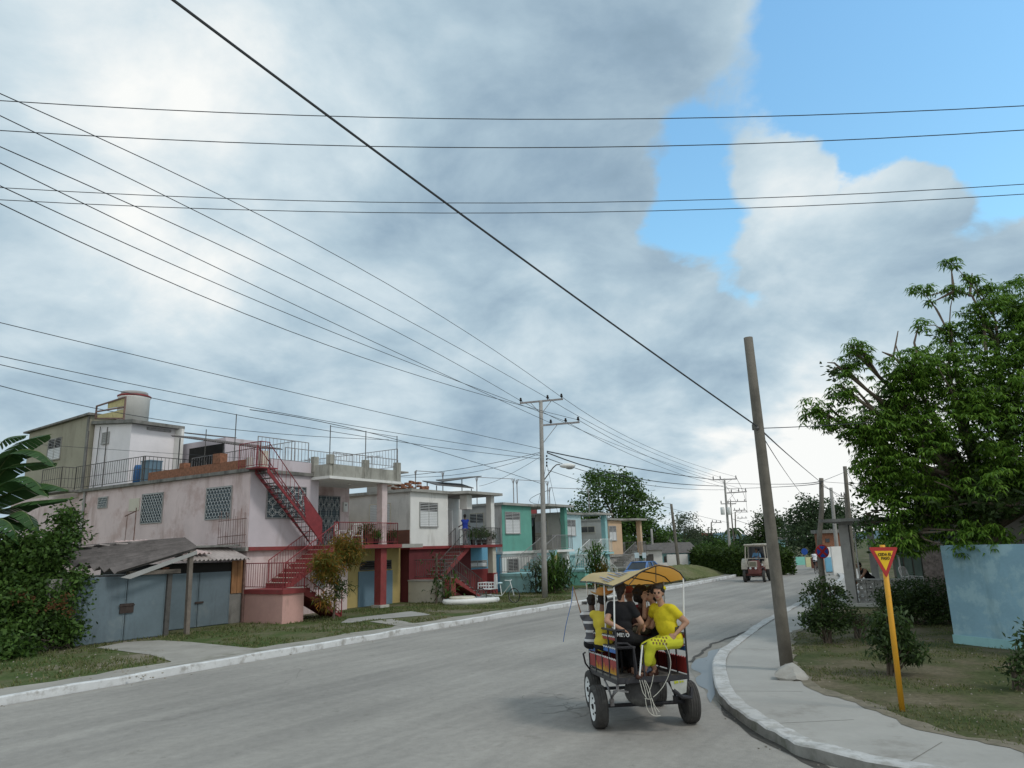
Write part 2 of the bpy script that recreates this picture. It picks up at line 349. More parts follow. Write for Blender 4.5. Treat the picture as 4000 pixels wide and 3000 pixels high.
def sheet(name, mat, poly, z, label=None):
    mb = MB(); mb.v = [(p[0], p[1], z) for p in poly]; mb.f = [tuple(range(len(poly)))]; mb.mi = [0]
    o = mb.build(name, mat); bm = bmesh.new(); bm.from_mesh(o.data); bmesh.ops.triangulate(bm, faces=bm.faces[:])
    bmesh.ops.recalc_face_normals(bm, faces=bm.faces[:])
    for f in bm.faces:
        if f.normal.z < 0: f.normal_flip()
    bm.to_mesh(o.data); bm.free(); tag(o, kind='structure'); return o

def groundmat(name, cols, sc=.9, fine=9):
    m, nt, b = newmat(name); N, L = nt.nodes, nt.links; tc = N.new('ShaderNodeTexCoord')
    def nz(s, d=6, r=.6):
        n = N.new('ShaderNodeTexNoise'); n.inputs['Scale'].default_value = s; n.inputs['Detail'].default_value = d; n.inputs['Roughness'].default_value = r; L.new(tc.outputs['Object'], n.inputs['Vector']); return n.outputs['Fac']
    r = N.new('ShaderNodeValToRGB'); L.new(nz(sc), r.inputs[0]); e = r.color_ramp.elements
    e[0].position, e[0].color = .32, cols[0]+(1,); e[1].position, e[1].color = .68, cols[-1]+(1,)
    for i, c in enumerate(cols[1:-1]): q = e.new(.32+.36*(i+1)/(len(cols)-1)); q.color = c+(1,)
    r2 = N.new('ShaderNodeValToRGB'); L.new(nz(fine, 7, .75), r2.inputs[0]); r2.color_ramp.elements[0].position = .3; r2.color_ramp.elements[1].position = .72
    r2.color_ramp.elements[0].color = (.55, .55, .55, 1); r2.color_ramp.elements[1].color = (1.25, 1.25, 1.25, 1)
    x = N.new('ShaderNodeMixRGB'); x.blend_type = 'MULTIPLY'; x.inputs[0].default_value = 1; L.new(r.outputs[0], x.inputs[1]); L.new(r2.outputs[0], x.inputs[2])
    L.new(x.outputs[0], b.inputs['Base Color']); b.inputs['Roughness'].default_value = .95; b.inputs['Specular IOR Level'].default_value = .1
    bp = N.new('ShaderNodeBump'); bp.inputs['Strength'].default_value = .5; bp.inputs['Distance'].default_value = .03; L.new(nz(fine*1.5), bp.inputs['Height']); L.new(bp.outputs[0], b.inputs['Normal'])
    return m
m_ground = groundmat('far_ground_grass', [(.07, .085, .035), (.10, .11, .05), (.16, .145, .09)], .06, 1.5)
m_verge = groundmat('verge_soil_and_grass', [(.055, .085, .025), (.085, .115, .04), (.14, .135, .075), (.22, .195, .145)], .42, 9)
m_lot = groundmat('garden_soil', [(.05, .07, .024), (.085, .095, .042), (.135, .12, .075), (.20, .17, .12)], .5, 9)
def asphalt():
    m, nt, b = newmat('worn_asphalt'); N, L = nt.nodes, nt.links; tc = N.new('ShaderNodeTexCoord')
    def nz(s, d=5, r=.6, msc=(1, 1, 1), rot=0.0, loc=(0, 0, 0)):
        mp = N.new('ShaderNodeMapping'); mp.inputs['Scale'].default_value = msc; mp.inputs['Location'].default_value = loc
        mr = N.new('ShaderNodeMapping'); mr.inputs['Rotation'].default_value = (0, 0, -ROW); L.new(tc.outputs['Object'], mr.inputs[0]); L.new(mr.outputs[0], mp.inputs[0])
        n = N.new('ShaderNodeTexNoise'); n.inputs['Scale'].default_value = s; n.inputs['Detail'].default_value = d; n.inputs['Roughness'].default_value = r; L.new(mp.outputs[0], n.inputs['Vector']); return n.outputs['Fac']
    def rm(fac, a, c, k0, k1):
        r = N.new('ShaderNodeValToRGB'); L.new(fac, r.inputs[0]); r.color_ramp.elements[0].position = a; r.color_ramp.elements[1].position = c
        r.color_ramp.elements[0].color = k0; r.color_ramp.elements[1].color = k1; return r.outputs[0]
    def mul(a, c):
        x = N.new('ShaderNodeMixRGB'); x.blend_type = 'MULTIPLY'; x.inputs[0].default_value = 1; L.new(a, x.inputs[1]); L.new(c, x.inputs[2]); return x.outputs[0]
    c = rm(nz(.25, 6), .3, .7, (.305, .287, .26, 1), (.39, .368, .334, 1))
    c = mul(c, rm(nz(1.1, 5, .6, (.12, 1.2, 1)), .3, .75, (.78, .78, .785, 1), (1.06, 1.06, 1.055, 1)))         # lengthwise wear
    c = mul(c, rm(nz(6, 8, .75), .3, .7, (.84, .84, .84, 1), (1.1, 1.1, 1.1, 1)))
    c = mul(c, rm(nz(75, 3, .7), .3, .7, (.78, .78, .78, 1), (1.16, 1.16, 1.16, 1)))
    c = mul(c, rm(nz(.9, 8, .7, (.5, 1.6, 1), 0, (4, 4, 0)), .62, .74, (1, 1, 1, 1), (.72, .715, .71, 1)))
    c = mul(c, rm(nz(.55, 4, .5, (.05, 1.0, 1), 0, (2, 9, 0)), .52, .64, (1, 1, 1, 1), (.86, .86, .865, 1)))
    c = mul(c, rm(nz(2.2, 9, .8, (1, 1, 1), 0, (7, 1, 0)), .36, .42, (.80, .79, .78, 1), (1, 1, 1, 1)))       # oily patches
    L.new(c, b.inputs['Base Color']); b.inputs['Roughness'].default_value = .82; b.inputs['Specular IOR Level'].default_value = .25
    bp = N.new('ShaderNodeBump'); bp.inputs['Strength'].default_value = .35; bp.inputs['Distance'].default_value = .01; L.new(nz(60, 3), bp.inputs['Height']); L.new(bp.outputs[0], b.inputs['Normal'])
    return m
m_road = asphalt()
m_pave = paint('cast_concrete_pavement', (.36, .35, .325), .1, .7, (.20, .185, .16), .3, 1.1, bump=.3, bscale=40)
m_pathd = paint('dusty_path', (.33, .31, .275), .14, 1.2, (.17, .165, .12), .36, 1.3, bump=.4, bscale=30)
m_kerbw = paint('whitewashed_kerb', (.66, .67, .67), .08, 2, (.33, .32, .30), .42, 2.6, bump=.3, patch=(.42, .41, .39), pamt=.25, pscale=3)
m_kerbg = paint('worn_kerb', (.50, .50, .49), .12, 2, (.27, .26, .24), .4, 3.5, bump=.4, patch=(.38, .375, .355), pamt=.45, pscale=5)
m_kside = paint('mossy_kerb_side', (.26, .255, .235), .2, 3, (.09, .10, .06), .5, 2.5, bump=.4)

S = 1500
mb = MB(); mb.face((-S, -60, -.06), (S, -60, -.06), (S, S*2, -.06), (-S, S*2, -.06)); tag(mb.build('ground', m_ground), kind='structure')
road = [(p[0], p[1]) for p in offset_line(LK, -.02)]+[(p[0], p[1]) for p in offset_line(RK, .02)][::-1]+[(45, -30), (-60, -30)]
sheet('road', m_road, road, 0.0)
# left verge and paths
lk_in = offset_line(LK, .17)
vergeL = [(p[0], p[1]) for p in lk_in]+[(-10, 180), (-120, 150), (-120, -20)]
sheet('verge', m_verge, vergeL, ZV)
rk_in = offset_line(RK, -.28)
vergeR = [(p[0], p[1]) for p in rk_in]+[(120, 165), (120, 5), (60, -6)]
sheet('garden_lot', m_lot, vergeR, ZV)
def kerb(line, d, name, mtop, mside, z=.145):
    a = offset_line(line, 0); b_ = offset_line(line, d); mb = MB(); n = len(a)
    V_ = []
    for i in range(n):
        jz = .012*math.sin(i*1.7)+.008*math.sin(i*.6)
        V_ += [(a[i][0], a[i][1], -.04), (a[i][0]+0, a[i][1], z-.015+jz), (a[i][0]*.9+b_[i][0]*.1, a[i][1]*.9+b_[i][1]*.1, z+.006+jz), (b_[i][0], b_[i][1], z+jz), (b_[i][0], b_[i][1], -.04)]
    Fs = []; mi = []
    for i in range(n-1):
        for k in range(4):
            Fs.append((i*5+k, (i+1)*5+k, (i+1)*5+k+1, i*5+k+1)); mi.append(1 if k == 0 else 0)
    mb.raw(V_, Fs); mb.mi = mi; o = mb.build(name, [mtop, mside]); tag(o, kind='structure')
    bm = bmesh.new(); bm.from_mesh(o.data); bmesh.ops.recalc_face_normals(bm, faces=bm.faces[:]); bm.to_mesh(o.data); bm.free()
def resample(line, step=.5, ymax=200):
    out = [line[0]]
    for p in line[1:]:
        q = out[-1]; d = np.linalg.norm(p-q)
        if p[1] > 70 or p[1] < -2: out.append(p); continue
        k = max(1, int(d/step)); out += [q+(p-q)*(i+1)/k for i in range(k)]
    return out
kerb(resample(LK), .17, 'kerb_left', m_kerbw, m_kerbw, .17)
kerb(resample(RK), -.28, 'kerb_right', m_kerbg, m_kside, .15)
# pavement strips lie 4-8 mm above the verges
def between(name, mat, A, B, z): sheet(name, mat, [(p[0], p[1]) for p in A]+[(p[0], p[1]) for p in B][::-1], z)
i0, i1 = 6, len(LK)-8
def wob(line, a, s=0):
    return [p+np.array([a*math.sin(i*1.3+s)+a*.6*math.sin(i*3.1+s), a*.5*math.cos(i*1.9+s)]) for i, p in enumerate(line)]
LKr = resample(LK)[10:]
between('path_left', m_pathd, offset_line(LKr, .175), wob(offset_line(LKr, 1.25), .12), ZV+.006)
RKr = resample(RK)
pin = [(45, 1.5), (12, 6.6), g2(2400, 1700), g2(2212, 1637), g2(2047, 1607), g2(1927, 1562), g2(1867, 1535), g2(1787, 1511), g2(1735, 1478), g2(1709, 1440), g2(1709, 1395), g2(1725, 1372), (9.6, 23.6), (11.2, 26.6), (14.3, 32.2), (19.2, 40.6), (25.0, 52.5), (31.0, 71), (35.2, 90), (36.6, 120)]
pin = smooth_line(pin, 4)
between('pavement_right', m_pave, [p for p in offset_line(RKr, -.285) if p[1] < 121], wob(pin, .04), ZV+.006)
# driveway in front of the garages
dr = [W(*toUV(G(*C1(*q), ZV))[:2]) for q in [(520, 1425), (680, 1395), (860, 1385), (1035, 1395), (1200, 1412), (1400, 1432), (1500, 1425), (1300, 1455), (900, 1530), (925, 1500), (820, 1465)]]
sheet('driveway', m_pathd, [tuple(p[:2]) for p in dr], ZV+.010)
dr = [G(*C1(*q), ZV) for q in [(1840, 1290), (1880, 1268), (2220, 1228), (2300, 1240), (2330, 1247), (2000, 1275), (1900, 1290)]]
sheet('house_path', m_pave, [tuple(p[:2]) for p in dr], ZV+.010)
dr = [G(*C2(*q), ZV) for q in [(60, 870), (180, 855), (330, 885), (230, 895)]]
sheet('path_slab', m_pathd, [tuple(p[:2]) for p in dr], ZV+.014)
dr = [G(*C2(*q), ZV) for q in [(1150, 705), (1190, 690), (1350, 690), (1480, 690), (1500, 706), (1400, 735), (1250, 762), (1150, 760)]]
sheet('car_standing', m_pathd, [tuple(p[:2]) for p in dr], ZV+.010)
# gutter with standing water on the right
gl = [G(*C3(*q)) for q in [(545, 1330), (480, 1240), (430, 1170), (395, 1110), (400, 1085), (520, 990), (700, 925), (870, 845), (1010, 775), (1040, 748)]]
kr = [G(*q) for q in [(1655, 1343), (1622, 1366), (1583, 1397), (1556, 1420), (1543, 1445), (1545, 1495), (1558, 1524)]]
m_gut = paint('silted_gutter', (.25, .235, .205), .15, 2, (.13, .12, .10), .4, 2.5, rough=.8, bump=.4)
sheet('gutter', m_gut, [tuple(p[:2]) for p in wob([q[:2] for q in gl], .03)]+[tuple(p[:2]+np.array([.02, 0])) for p in kr], .004)
m_water, nt, b = newmat('gutter_water'); b.inputs['Base Color'].default_value = (.13, .145, .155, 1); b.inputs['Roughness'].default_value = .3; b.inputs['Specular IOR Level'].default_value = .28
wp = [G(*C3(*q)) for q in [(520, 1310), (500, 1270), (505, 1240), (455, 1215), (440, 1175), (470, 1150), (415, 1120), (440, 1075), (500, 1060), (510, 1030), (570, 1015), (640, 990), (700, 955), (760, 925), (740, 945), (640, 1005), (575, 1050), (548, 1090), (541, 1130), (541, 1180), (545, 1260)]]
sheet('puddle', m_water, [tuple(p[:2]) for p in smooth_line(wp, 3)], .008)
m_crack = paint('broken_asphalt_edge', (.075, .07, .062), .3, 6, bump=.5)
cr = [G(*C3(*q)) for q in [(395, 1090), (520, 990), (620, 955), (700, 925), (870, 845), (1010, 772), (1040, 745)]]
cr = wob(resample([q[:2] for q in cr], .25), .035); between('road_edge_crack', m_crack, cr, wob(offset_line(cr, -.09), .03, 2), .012)
dk = [G(*C3(*q)) for q in [(545, 1290), (600, 1375), (700, 1460), (860, 1550), (1010, 1625), (1090, 1660), (1180, 1660), (1090, 1625), (900, 1538), (760, 1462), (600, 1340)]]
sheet('gutter_stain', m_crack, [tuple(p) for p in wob(resample([q[:2] for q in dk], .3), .03)], .006)

# joints across the pavement, soil spilling on to it, cracks in the road
mj = MB(); acc = 0
for i in range(1, len(RKr)-1):
    if RKr[i][1] > 45 or RKr[i][1] < 5: continue
    acc += np.linalg.norm(RKr[i]-RKr[i-1])
    if acc > 2.4:
        acc = 0; t_ = RKr[i+1]-RKr[i-1]; t_ /= np.linalg.norm(t_); n_ = np.array([t_[1], -t_[0]]); a_, b2_ = RKr[i]+n_*.3, RKr[i]+n_*1.45; z_ = ZV+.0095
        mj.face((a_[0]-t_[0]*.005, a_[1]-t_[1]*.005, z_), (b2_[0]-t_[0]*.005, b2_[1]-t_[1]*.005, z_), (b2_[0]+t_[0]*.005, b2_[1]+t_[1]*.005, z_), (a_[0]+t_[0]*.005, a_[1]+t_[1]*.005, z_))
tag(mj.build('pavement_joints', paint('joint_dirt', (.19, .18, .155), .15, 4, bump=0)), kind='structure')
m_soil = paint('spilt_soil', (.20, .175, .13), .25, 5, (.10, .10, .055), .4, 5, bump=.5)
pr_ = [p for p in pin if 7 < p[1] < 40 and p[0] < 30]; pr_ = resample(pr_, .22)
between('soil_edge', m_soil, wob([p+np.array([.1, 0]) for p in pr_], .05), [p+np.array([-.08-.10*abs(math.sin(i*.7)+.6*math.sin(i*1.9)), -.04]) for i, p in enumerate(pr_)], ZV+.0125)
rg = random.Random(12); mc = MB()
def crack(x, y, L__, a, w):
    p = np.array([x, y]); n = int(L__/.12); pts = [p]
    for _ in range(n): a += rg.gauss(0, .45); p = p+np.array([math.cos(a), math.sin(a)])*.12; pts.append(p)
    for i in range(n):
        d_ = pts[i+1]-pts[i]; d_ /= np.linalg.norm(d_); q = np.array([-d_[1], d_[0]])*w*rg.uniform(.4, 1.2); mc.face((*(pts[i]-q), .0035), (*(pts[i+1]-q), .0035), (*(pts[i+1]+q), .0035), (*(pts[i]+q), .0035))
for _ in range(26): c_ = G(rg.uniform(1130, 1330), rg.uniform(1490, 1560)); crack(c_[0], c_[1], rg.uniform(.3, .9), rg.uniform(0, 6.28), .006)
for (x, y, l, a) in ((300, 1560, 1.2, .4), (620, 1480, 3, 1.2), (1050, 1430, 4, 1.0), (1300, 1400, 5, 1.0), (1450, 1330, 8, .9)): c_ = G(x, y); crack(c_[0], c_[1], l, a, .0045)
tag(mc.build('road_cracks', paint('crack_dirt', (.19, .178, .16), .2, 9, bump=0)), kind='structure')
mb = MB()
for i in range(260):
    p = LKr[rg.randrange(len(LKr))] if i % 2 else RKr[rg.randrange(len(RKr))]
    if p[1] > 50 or p[1] < 5: continue
    o_ = abs(rg.gauss(.12, .25)); q = (p[0]+(.84 if i % 2 else -.84)*o_, p[1]-(.54 if i % 2 else -.3)*o_); s_ = rg.uniform(.008, .022); mb.ball((q[0], q[1], s_*.4), s_, 5, (1, rg.uniform(.7, 1.4), .6))
tag(mb.build('gutter_grit', paint('grit', (.24, .22, .19), .3, 9, bump=0)), kind='stuff')

# grass tufts
def grass_field(name, polys, n, hmin, hmax, mat, seed, thr=-.12, noise_s=.55, nb=3, w=.014, z=ZV, excl=()):
    rg = np.random.RandomState(seed); xs = []; 
    for P_, k in polys:
        A = np.array(P_); lo = A.min(0); hi = A.max(0); m_ = int(n*k); x = rg.uniform(lo[0], hi[0], m_); y = rg.uniform(lo[1], hi[1], m_); ok = inpoly(x, y, P_)
        for e in excl: ok &= ~inpoly(x, y, e)
        xs.append(np.c_[x[ok], y[ok]])
    X = np.concatenate(xs); keep = []
    for i, (x, y) in enumerate(X):
        if mnoise.noise(Vector((x*noise_s, y*noise_s, seed)))+.4*mnoise.noise(Vector((x*2.3, y*2.3, seed+3))) > thr: keep.append(i)
    X = X[keep]; X = np.repeat(X, nb, 0); N_ = len(X); X = X+rg.normal(0, .03, X.shape)
    a = rg.uniform(0, 6.283, N_); h = rg.uniform(hmin, hmax, N_); le = rg.normal(0, .5, (N_, 2))*h[:, None]
    dx = np.c_[np.cos(a), np.sin(a)]*w
    v = np.zeros((N_, 3, 3)); v[:, 0, :2] = X-dx; v[:, 1, :2] = X+dx; v[:, 2, :2] = X+le; v[:, 0, 2] = v[:, 1, 2] = z-.01; v[:, 2, 2] = z+h
    me = bpy.data.meshes.new(name); me.from_pydata(v.reshape(-1, 3).tolist(), [], np.arange(N_*3).reshape(-1, 3).tolist()); me.materials.append(mat)
    o = bpy.data.objects.new(name, me); col.objects.link(o); tag(o, kind='stuff'); return o
m_grass = leafmat('grass_blades', (.06, .11, .022), (.13, .19, .045), .35, .8, (.23, .21, .11))
gP = [tuple(p) for p in pin if p[1] < 24]+[(11, 26), (16, 27), (30, 30), (30, 6)]
grass_field('grass_right', [(gP, 1.0)], 130000, .015, .06, m_grass, 3, thr=.02, w=.012)
drp = [tuple(p[:2]) for p in dr]
drive = [W(*toUV(G(*C1(*q), ZV))[:2])[:2] for q in [(520, 1425), (680, 1395), (860, 1385), (1035, 1395), (1200, 1412), (1400, 1432), (1500, 1425), (1300, 1455), (900, 1530), (925, 1500), (820, 1465)]]
hp = [G(*C1(*q), ZV)[:2] for q in [(1840, 1290), (1880, 1268), (2220, 1228), (2330, 1247), (2000, 1275), (1900, 1290)]]
inner = [tuple(p) for p in offset_line(LKr, 1.3) if p[1] < 44]
gL = inner+[tuple(W(26, 8)[:2]), tuple(W(-8, 8)[:2])]
grass_field('grass_left', [(gL, 1.0)], 60000, .03, .11, m_grass, 5, thr=-.12, w=.02, excl=(drive, hp, drp))
gM = [tuple(p) for p in offset_line(LKr, 1.3) if 44 < p[1] < 75]+[(14, 78), (8, 60)]
grass_field('grass_far', [(gM, 1.0)], 26000, .04, .14, m_grass, 8, thr=-.35, w=.035)
m_pebble = paint('pebbles', (.32, .29, .24), .3, 9, bump=0)
mb = MB(); rg = random.Random(4)
for i in range(170):
    c = G(*C3(rg.uniform(960, 2212), rg.uniform(1000, 1640)), ZV)
    if c[0] > 30 or not inpoly(np.array([c[0]]), np.array([c[1]]), gP)[0]: continue
    s = rg.uniform(.006, .02); mb.ball((c[0], c[1], ZV+s*.3), s, 5, (1, rg.uniform(.7, 1.3), .6))
for i in range(150):
    c = G(*C1(rg.uniform(0, 900), rg.uniform(1430, 1600)), ZV); s = rg.uniform(.01, .03); mb.ball((c[0], c[1], ZV+s*.3), s, 5, (1, rg.uniform(.7, 1.3), .6))
tag(mb.build('pebbles', m_pebble), kind='stuff')
# grassy mound beside the hedge
mb = MB(); kk_ = min(LK, key=lambda q: np.linalg.norm(q-G(*KE(1640, 1420))[:2])); c0 = np.array([kk_[0], kk_[1], 0])+V*2.2+U*1.0; V_ = []; n = 26
for i in range(n):
    for j in range(n):
        a, b_ = i/(n-1)*2-1, j/(n-1)*2-1; h = max(0, 1-a*a-b_*b_)**1.2
        V_.append(np.array([c0[0], c0[1], ZV-.02])+U*a*8+V*b_*2.6+V*1.6+np.array([0, 0, .85*h*(1+.15*math.sin(i*.9+j))]))
mb.raw(V_, [(i*n+j, (i+1)*n+j, (i+1)*n+j+1, i*n+j+1) for i in range(n-1) for j in range(n-1)])
tag(mb.build('mound', groundmat('mound_grass', [(.09, .11, .04), (.14, .15, .065), (.20, .18, .11)], .5, 6), smooth=True), kind='structure')
# blue hills on the skyline
m_hill = paint('distant_hill', (.10, .16, .19), .15, .02, bump=0)
mb = MB(); V_ = []; xs = np.linspace(-900, 1500, 120)
for x in xs:
    h = 8+12*(.5+.5*math.sin(x*.006+1))+6*math.sin(x*.023)+3*math.sin(x*.07)
    V_ += [(x, 1250, -5), (x+30, 1400, h), (x, 1600, -5)]
mb.raw(V_, [(i*3+k, i*3+k+1, (i+1)*3+k+1, (i+1)*3+k) for i in range(len(xs)-1) for k in range(2)])
tag(mb.build('hills', m_hill, smooth=True), kind='structure')
# ------------------------------------------------------------------ building blocks (row coordinates u, v, z)
def louvre_window(root, plane, a0, a1, z0, z1, wall, frame=m_louv_g, slat=m_louv_w, top=.38, sgn=-1, topmat=None, label=None, mull=True):
    """plane 'v': a = u on the plane v=wall, facing -v; plane 'u': a = v on the plane u=wall, facing -u"""
    a0, a1 = sorted((a0, a1)); z0, z1 = sorted((z0, z1)); topmat = topmat or m_dark
    def bx(mb, p0, p1, d0, d1, c0, c1):
        if plane == 'v': mb.box(p0, p1, wall-d1, wall-d0, c0, c1)
        else: mb.box(wall-d1, wall-d0, p0, p1, c0, c1)
    f = MB(); t = .05
    bx(f, a0-t, a0, -.02, .045, z0-t, z1+t); bx(f, a1, a1+t, -.02, .045, z0-t, z1+t); bx(f, a0, a1, -.02, .045, z1, z1+t); bx(f, a0-.04, a1+.04, -.02, .08, z0-t-.02, z0)
    if mull: bx(f, (a0+a1)/2-.02, (a0+a1)/2+.02, .003, .04, z0, z1)
    w = f.build('window', frame, root, label=label)
    b = MB(); bx(b, a0, a1, .002, .008, z0, z1); b.build('backing', topmat, w)
    zt = z1-(z1-z0)*top; s1 = MB(); n = max(3, int((z1-z0)/.085))
    for k in range(n):
        zc = z0+(z1-z0)*(k+.5)/n; h = (z1-z0)/n
        op = zc > zt
        if plane == 'v':
            y0, y1 = wall-.035, wall-.012
            if op: s1.prism([(a0, y0-.02, zc-h*.18), (a0, y1, zc+h*.05), (a0, y1, zc+h*.13), (a0, y0-.02, zc-h*.1)], (a1-a0, 0, 0))
            else: s1.prism([(a0, y0, zc-h*.47), (a0, y1, zc+h*.38), (a0, y1, zc+h*.48), (a0, y0, zc-h*.37)], (a1-a0, 0, 0))
        else:
            y0, y1 = wall-.035, wall-.012
            if op: s1.prism([(y0-.02, a0, zc-h*.18), (y1, a0, zc+h*.05), (y1, a0, zc+h*.13), (y0-.02, a0, zc-h*.1)], (0, a1-a0, 0))
            else: s1.prism([(y0, a0, zc-h*.47), (y1, a0, zc+h*.38), (y1, a0, zc+h*.48), (y0, a0, zc-h*.37)], (0, a1-a0, 0))
    s1.build('louvre', slat, w); return w
def grille_window(root, plane, a0, a1, z0, z1, wall, style='scale', label=None, s=.2):
    a0, a1 = sorted((a0, a1)); z0, z1 = sorted((z0, z1))
    P3 = (lambda a, d, z: (a, wall-d, z)) if plane == 'v' else (lambda a, d, z: (wall-d, a, z))
    f = MB(); t = .045
    for q in ((a0-t, a0, z0-t, z1+t), (a1, a1+t, z0-t, z1+t), (a0, a1, z1, z1+t), (a0, a1, z0-t, z0)):
        p, r_ = P3(q[0], -.02, q[2]), P3(q[1], .05, q[3]); f.box(p[0], r_[0], p[1], r_[1], p[2], r_[2])
    w = f.build('window', m_louv_g if style == 'scale' else m_metalgrey, root, label=label)
    b = MB(); p, r_ = P3(a0, .002, z0), P3(a1, .01, z1); b.box(p[0], r_[0], p[1], r_[1], p[2], r_[2]); b.build('backing', m_shut, w)
    b = MB(); n = int((z1-z0)/.11)
    for k in range(n):
        zc = z0+(k+.5)*(z1-z0)/n; p, r_ = P3(a0, .012, zc-.008), P3(a1, .022, zc+.008); b.box(p[0], r_[0], p[1], r_[1], p[2], r_[2])
    b.build('shutter_slats', m_dark, w)
    g = MB(); d = .06
    if style == 'scale':
        nr = int((z1-z0)/(s*.72)); nc = max(2, int(round((a1-a0)/s))); sx = (a1-a0)/nc
        for i in range(nr+1):
            zc = z0+i*(z1-z0)/nr*.97-.02
            for j in range(nc+(i % 2)):
                c = a0+sx*(j+(.5 if i % 2 == 0 else 0)); pts = []
                for k in range(9):
                    an = math.pi*k/8; a = c+sx*.5*math.cos(an); z = zc+sx*.62*math.sin(an)
                    if a0-.01 <= a <= a1+.01 and z0 <= z <= z1: pts.append(P3(a, d, z))
                if len(pts) > 1: g.tube(pts, .011, 4, cap=False)
    else:
        nr = 3; nc = 4; sx = (a1-a0)/nc; sz = (z1-z0)/nr
        for i in range(nr+1):
            for j in range(nc+1):
                for sg, rr in ((0, .52), (1, .36)):
                    pts = []
                    for k in range(17):
                        an = 2*math.pi*k/16; a = a0+sx*(j+.5*sg)+sx*rr*math.cos(an); z = z0+sz*(i+.5*sg)+sz*rr*math.sin(an)
                        if a0 <= a <= a1 and z0 <= z <= z1: pts.append(P3(a, d, z))
                        else:
                            if len(pts) > 1: g.tube(pts, .012, 4, cap=False)
                            pts = []
                    if len(pts) > 1: g.tube(pts, .012, 4, cap=False)
        g.tube([P3((a0+a1)/2, d, z0), P3((a0+a1)/2, d, z1)], .014, 4)
    g.build('grille', m_grille, w); return w
m_shut = paint('slate_shutter', (.13, .165, .185), .15, 3, bump=0)
def stair_flight(mb, tr, u0, u1, z0, z1, v0, v1, thick=.22, n=None):
    """concrete flight rising from (u0,z0) to (u1,z1); tr gets the treads"""
    n = n or max(3, int(round(abs(z1-z0)/.18))); du = (u1-u0)/n; dz = (z1-z0)/n
    L = [(u0, z0)]
    for k in range(n): L += [(u0+du*k, z0+dz*(k+1)), (u0+du*(k+1), z0+dz*(k+1))]
    slope = thick*math.sqrt(1+(dz/du)**2)
    L += [(u1, z1-slope), (u0+du*.3, z0-slope*.4 if z0 > .3 else z0)]
    mb.prism([(a, v0, z) for a, z in L], (0, v1-v0, 0))
    for k in range(n):
        a, b = sorted((u0+du*k, u0+du*(k+1))); tr.box(a-.02 if du > 0 else a, b+(0 if du > 0 else .02), v0+.05, v1-.05, z0+dz*(k+1)+.003, z0+dz*(k+1)+.02)

def stair_set(root, us, ul, v0, vm, v1, zl, uf, ut, zs, body, side, treadm, railm, block=m_conc, slabm=None, rh=.95, bs=.13):
    """landing block us..ul, lower flight ul->uf (v0..vm) down to the ground, upper flight ul->ut (vm..v1) up to zs"""
    b = MB(); b.box(us, ul, v0, v1, ZV-.05, zl-.17); blk = b.build('landing_block', block, root)
    b = MB(); b.box(us-.06, ul+.03, v0-.06, v1-.002, zl-.168, zl); b.build('landing', slabm or side, root)
    b = MB(); t = MB(); stair_flight(b, t, uf, ul+.032, ZV, zl, v0+.003, vm-.003); fl = b.build('lower_flight', side, root); t.build('treads', treadm, fl)
    b = MB(); t = MB(); stair_flight(b, t, ul+.032, ut, zl, zs, vm+.003, v1-.003); fl = b.build('upper_flight', side, root); t.build('treads', treadm, fl)
    r_ = MB(); railing(r_, (us-.03, v1-.05, zl), (us-.03, v0-.02, zl), rh, bs); railing(r_, (us-.03, v0-.02, zl), (ul, v0-.02, zl), rh, bs, post=False)
    railing(r_, (ul, v0-.02, zl), (uf, v0-.02, ZV), rh, bs); railing(r_, (ul, vm, zl), (uf+.05, vm, ZV), rh, bs); railing(r_, (ul, vm, zl), (ut, vm, zs), rh, bs); railing(r_, (ul+.1, v1-.06, zl+.1), (ut, v1-.06, zs), rh, bs)
    r_.build('stair_railing', railm, root)

def roofslab(root, poly, z, th, mat, name='roof'):
    b = MB(); b.prism([(p[0], p[1], z) for p in poly], (0, 0, th)); return b.build(name, mat, root)

# ------------------------------------------------------------------ pink two-storey house
H = rthing('two_storey_house', 'pink two storey house with a dark red outside staircase and rooftop terrace', 'house', (6.9, 8.9, 0))
ZS, ZR = 3.02, 6.08
b = MB()
b.box(6.9, 10.6, 8.9, 22.6, ZS, ZR); b.box(10.6, 14.6, 11.0, 22.6, ZS, ZR)
b.build('wall', m_pink, H)
b = MB(); b.box(6.893, 6.899, 22.62, 24.5, 0, ZR); b.box(6.9, 12, 22.603, 30, 0, ZR-.02); b.build('rear_wall', m_pink, H)
b = MB(); b.box(6.92, 10.6, 8.87, 8.897, ZS, ZR); b.box(10.603, 10.62, 8.9, 10.99, ZS, ZR); b.build('front_wall', m_lilac, H)
b = MB(); b.box(6.95, 12.6, 8.95, 22.5, 0, ZS-.003); b.build('ground_floor_wall', m_pink, H)
b = MB(); b.box(12.6, 16.7, 9.35, 22.5, 0, ZS-.19); b.build('ground_floor_side_wall', m_yellow, H)
b = MB(); b.box(6.78, 10.8, 8.8, 22.7, ZS-.16, ZS-.002); b.box(10.8, 16.6, 7.75, 11.0, ZS-.18, ZS-.002); b.build('floor_slab', m_conc, H)
b = MB(); b.box(6.9, 10.9, 8.74, 8.797, ZS-.15, ZS); b.box(10.4, 14.95, 7.69, 7.747, ZS-.17, ZS); b.box(10.38, 10.44, 7.75, 8.7, ZS-.17, ZS); b.build('slab_fascia', m_brickred, H)
roofslab(H, [(6.72, 8.75), (10.6, 8.75), (10.6, 10.9), (14.8, 10.9), (14.8, 22.7), (6.72, 22.7)], ZR, .14, m_slabdark)
roofslab(H, [(10.1, 7.65), (14.85, 7.65), (14.85, 11.1), (10.1, 11.1)], ZR-.16, .12, m_white, 'porch_roof')
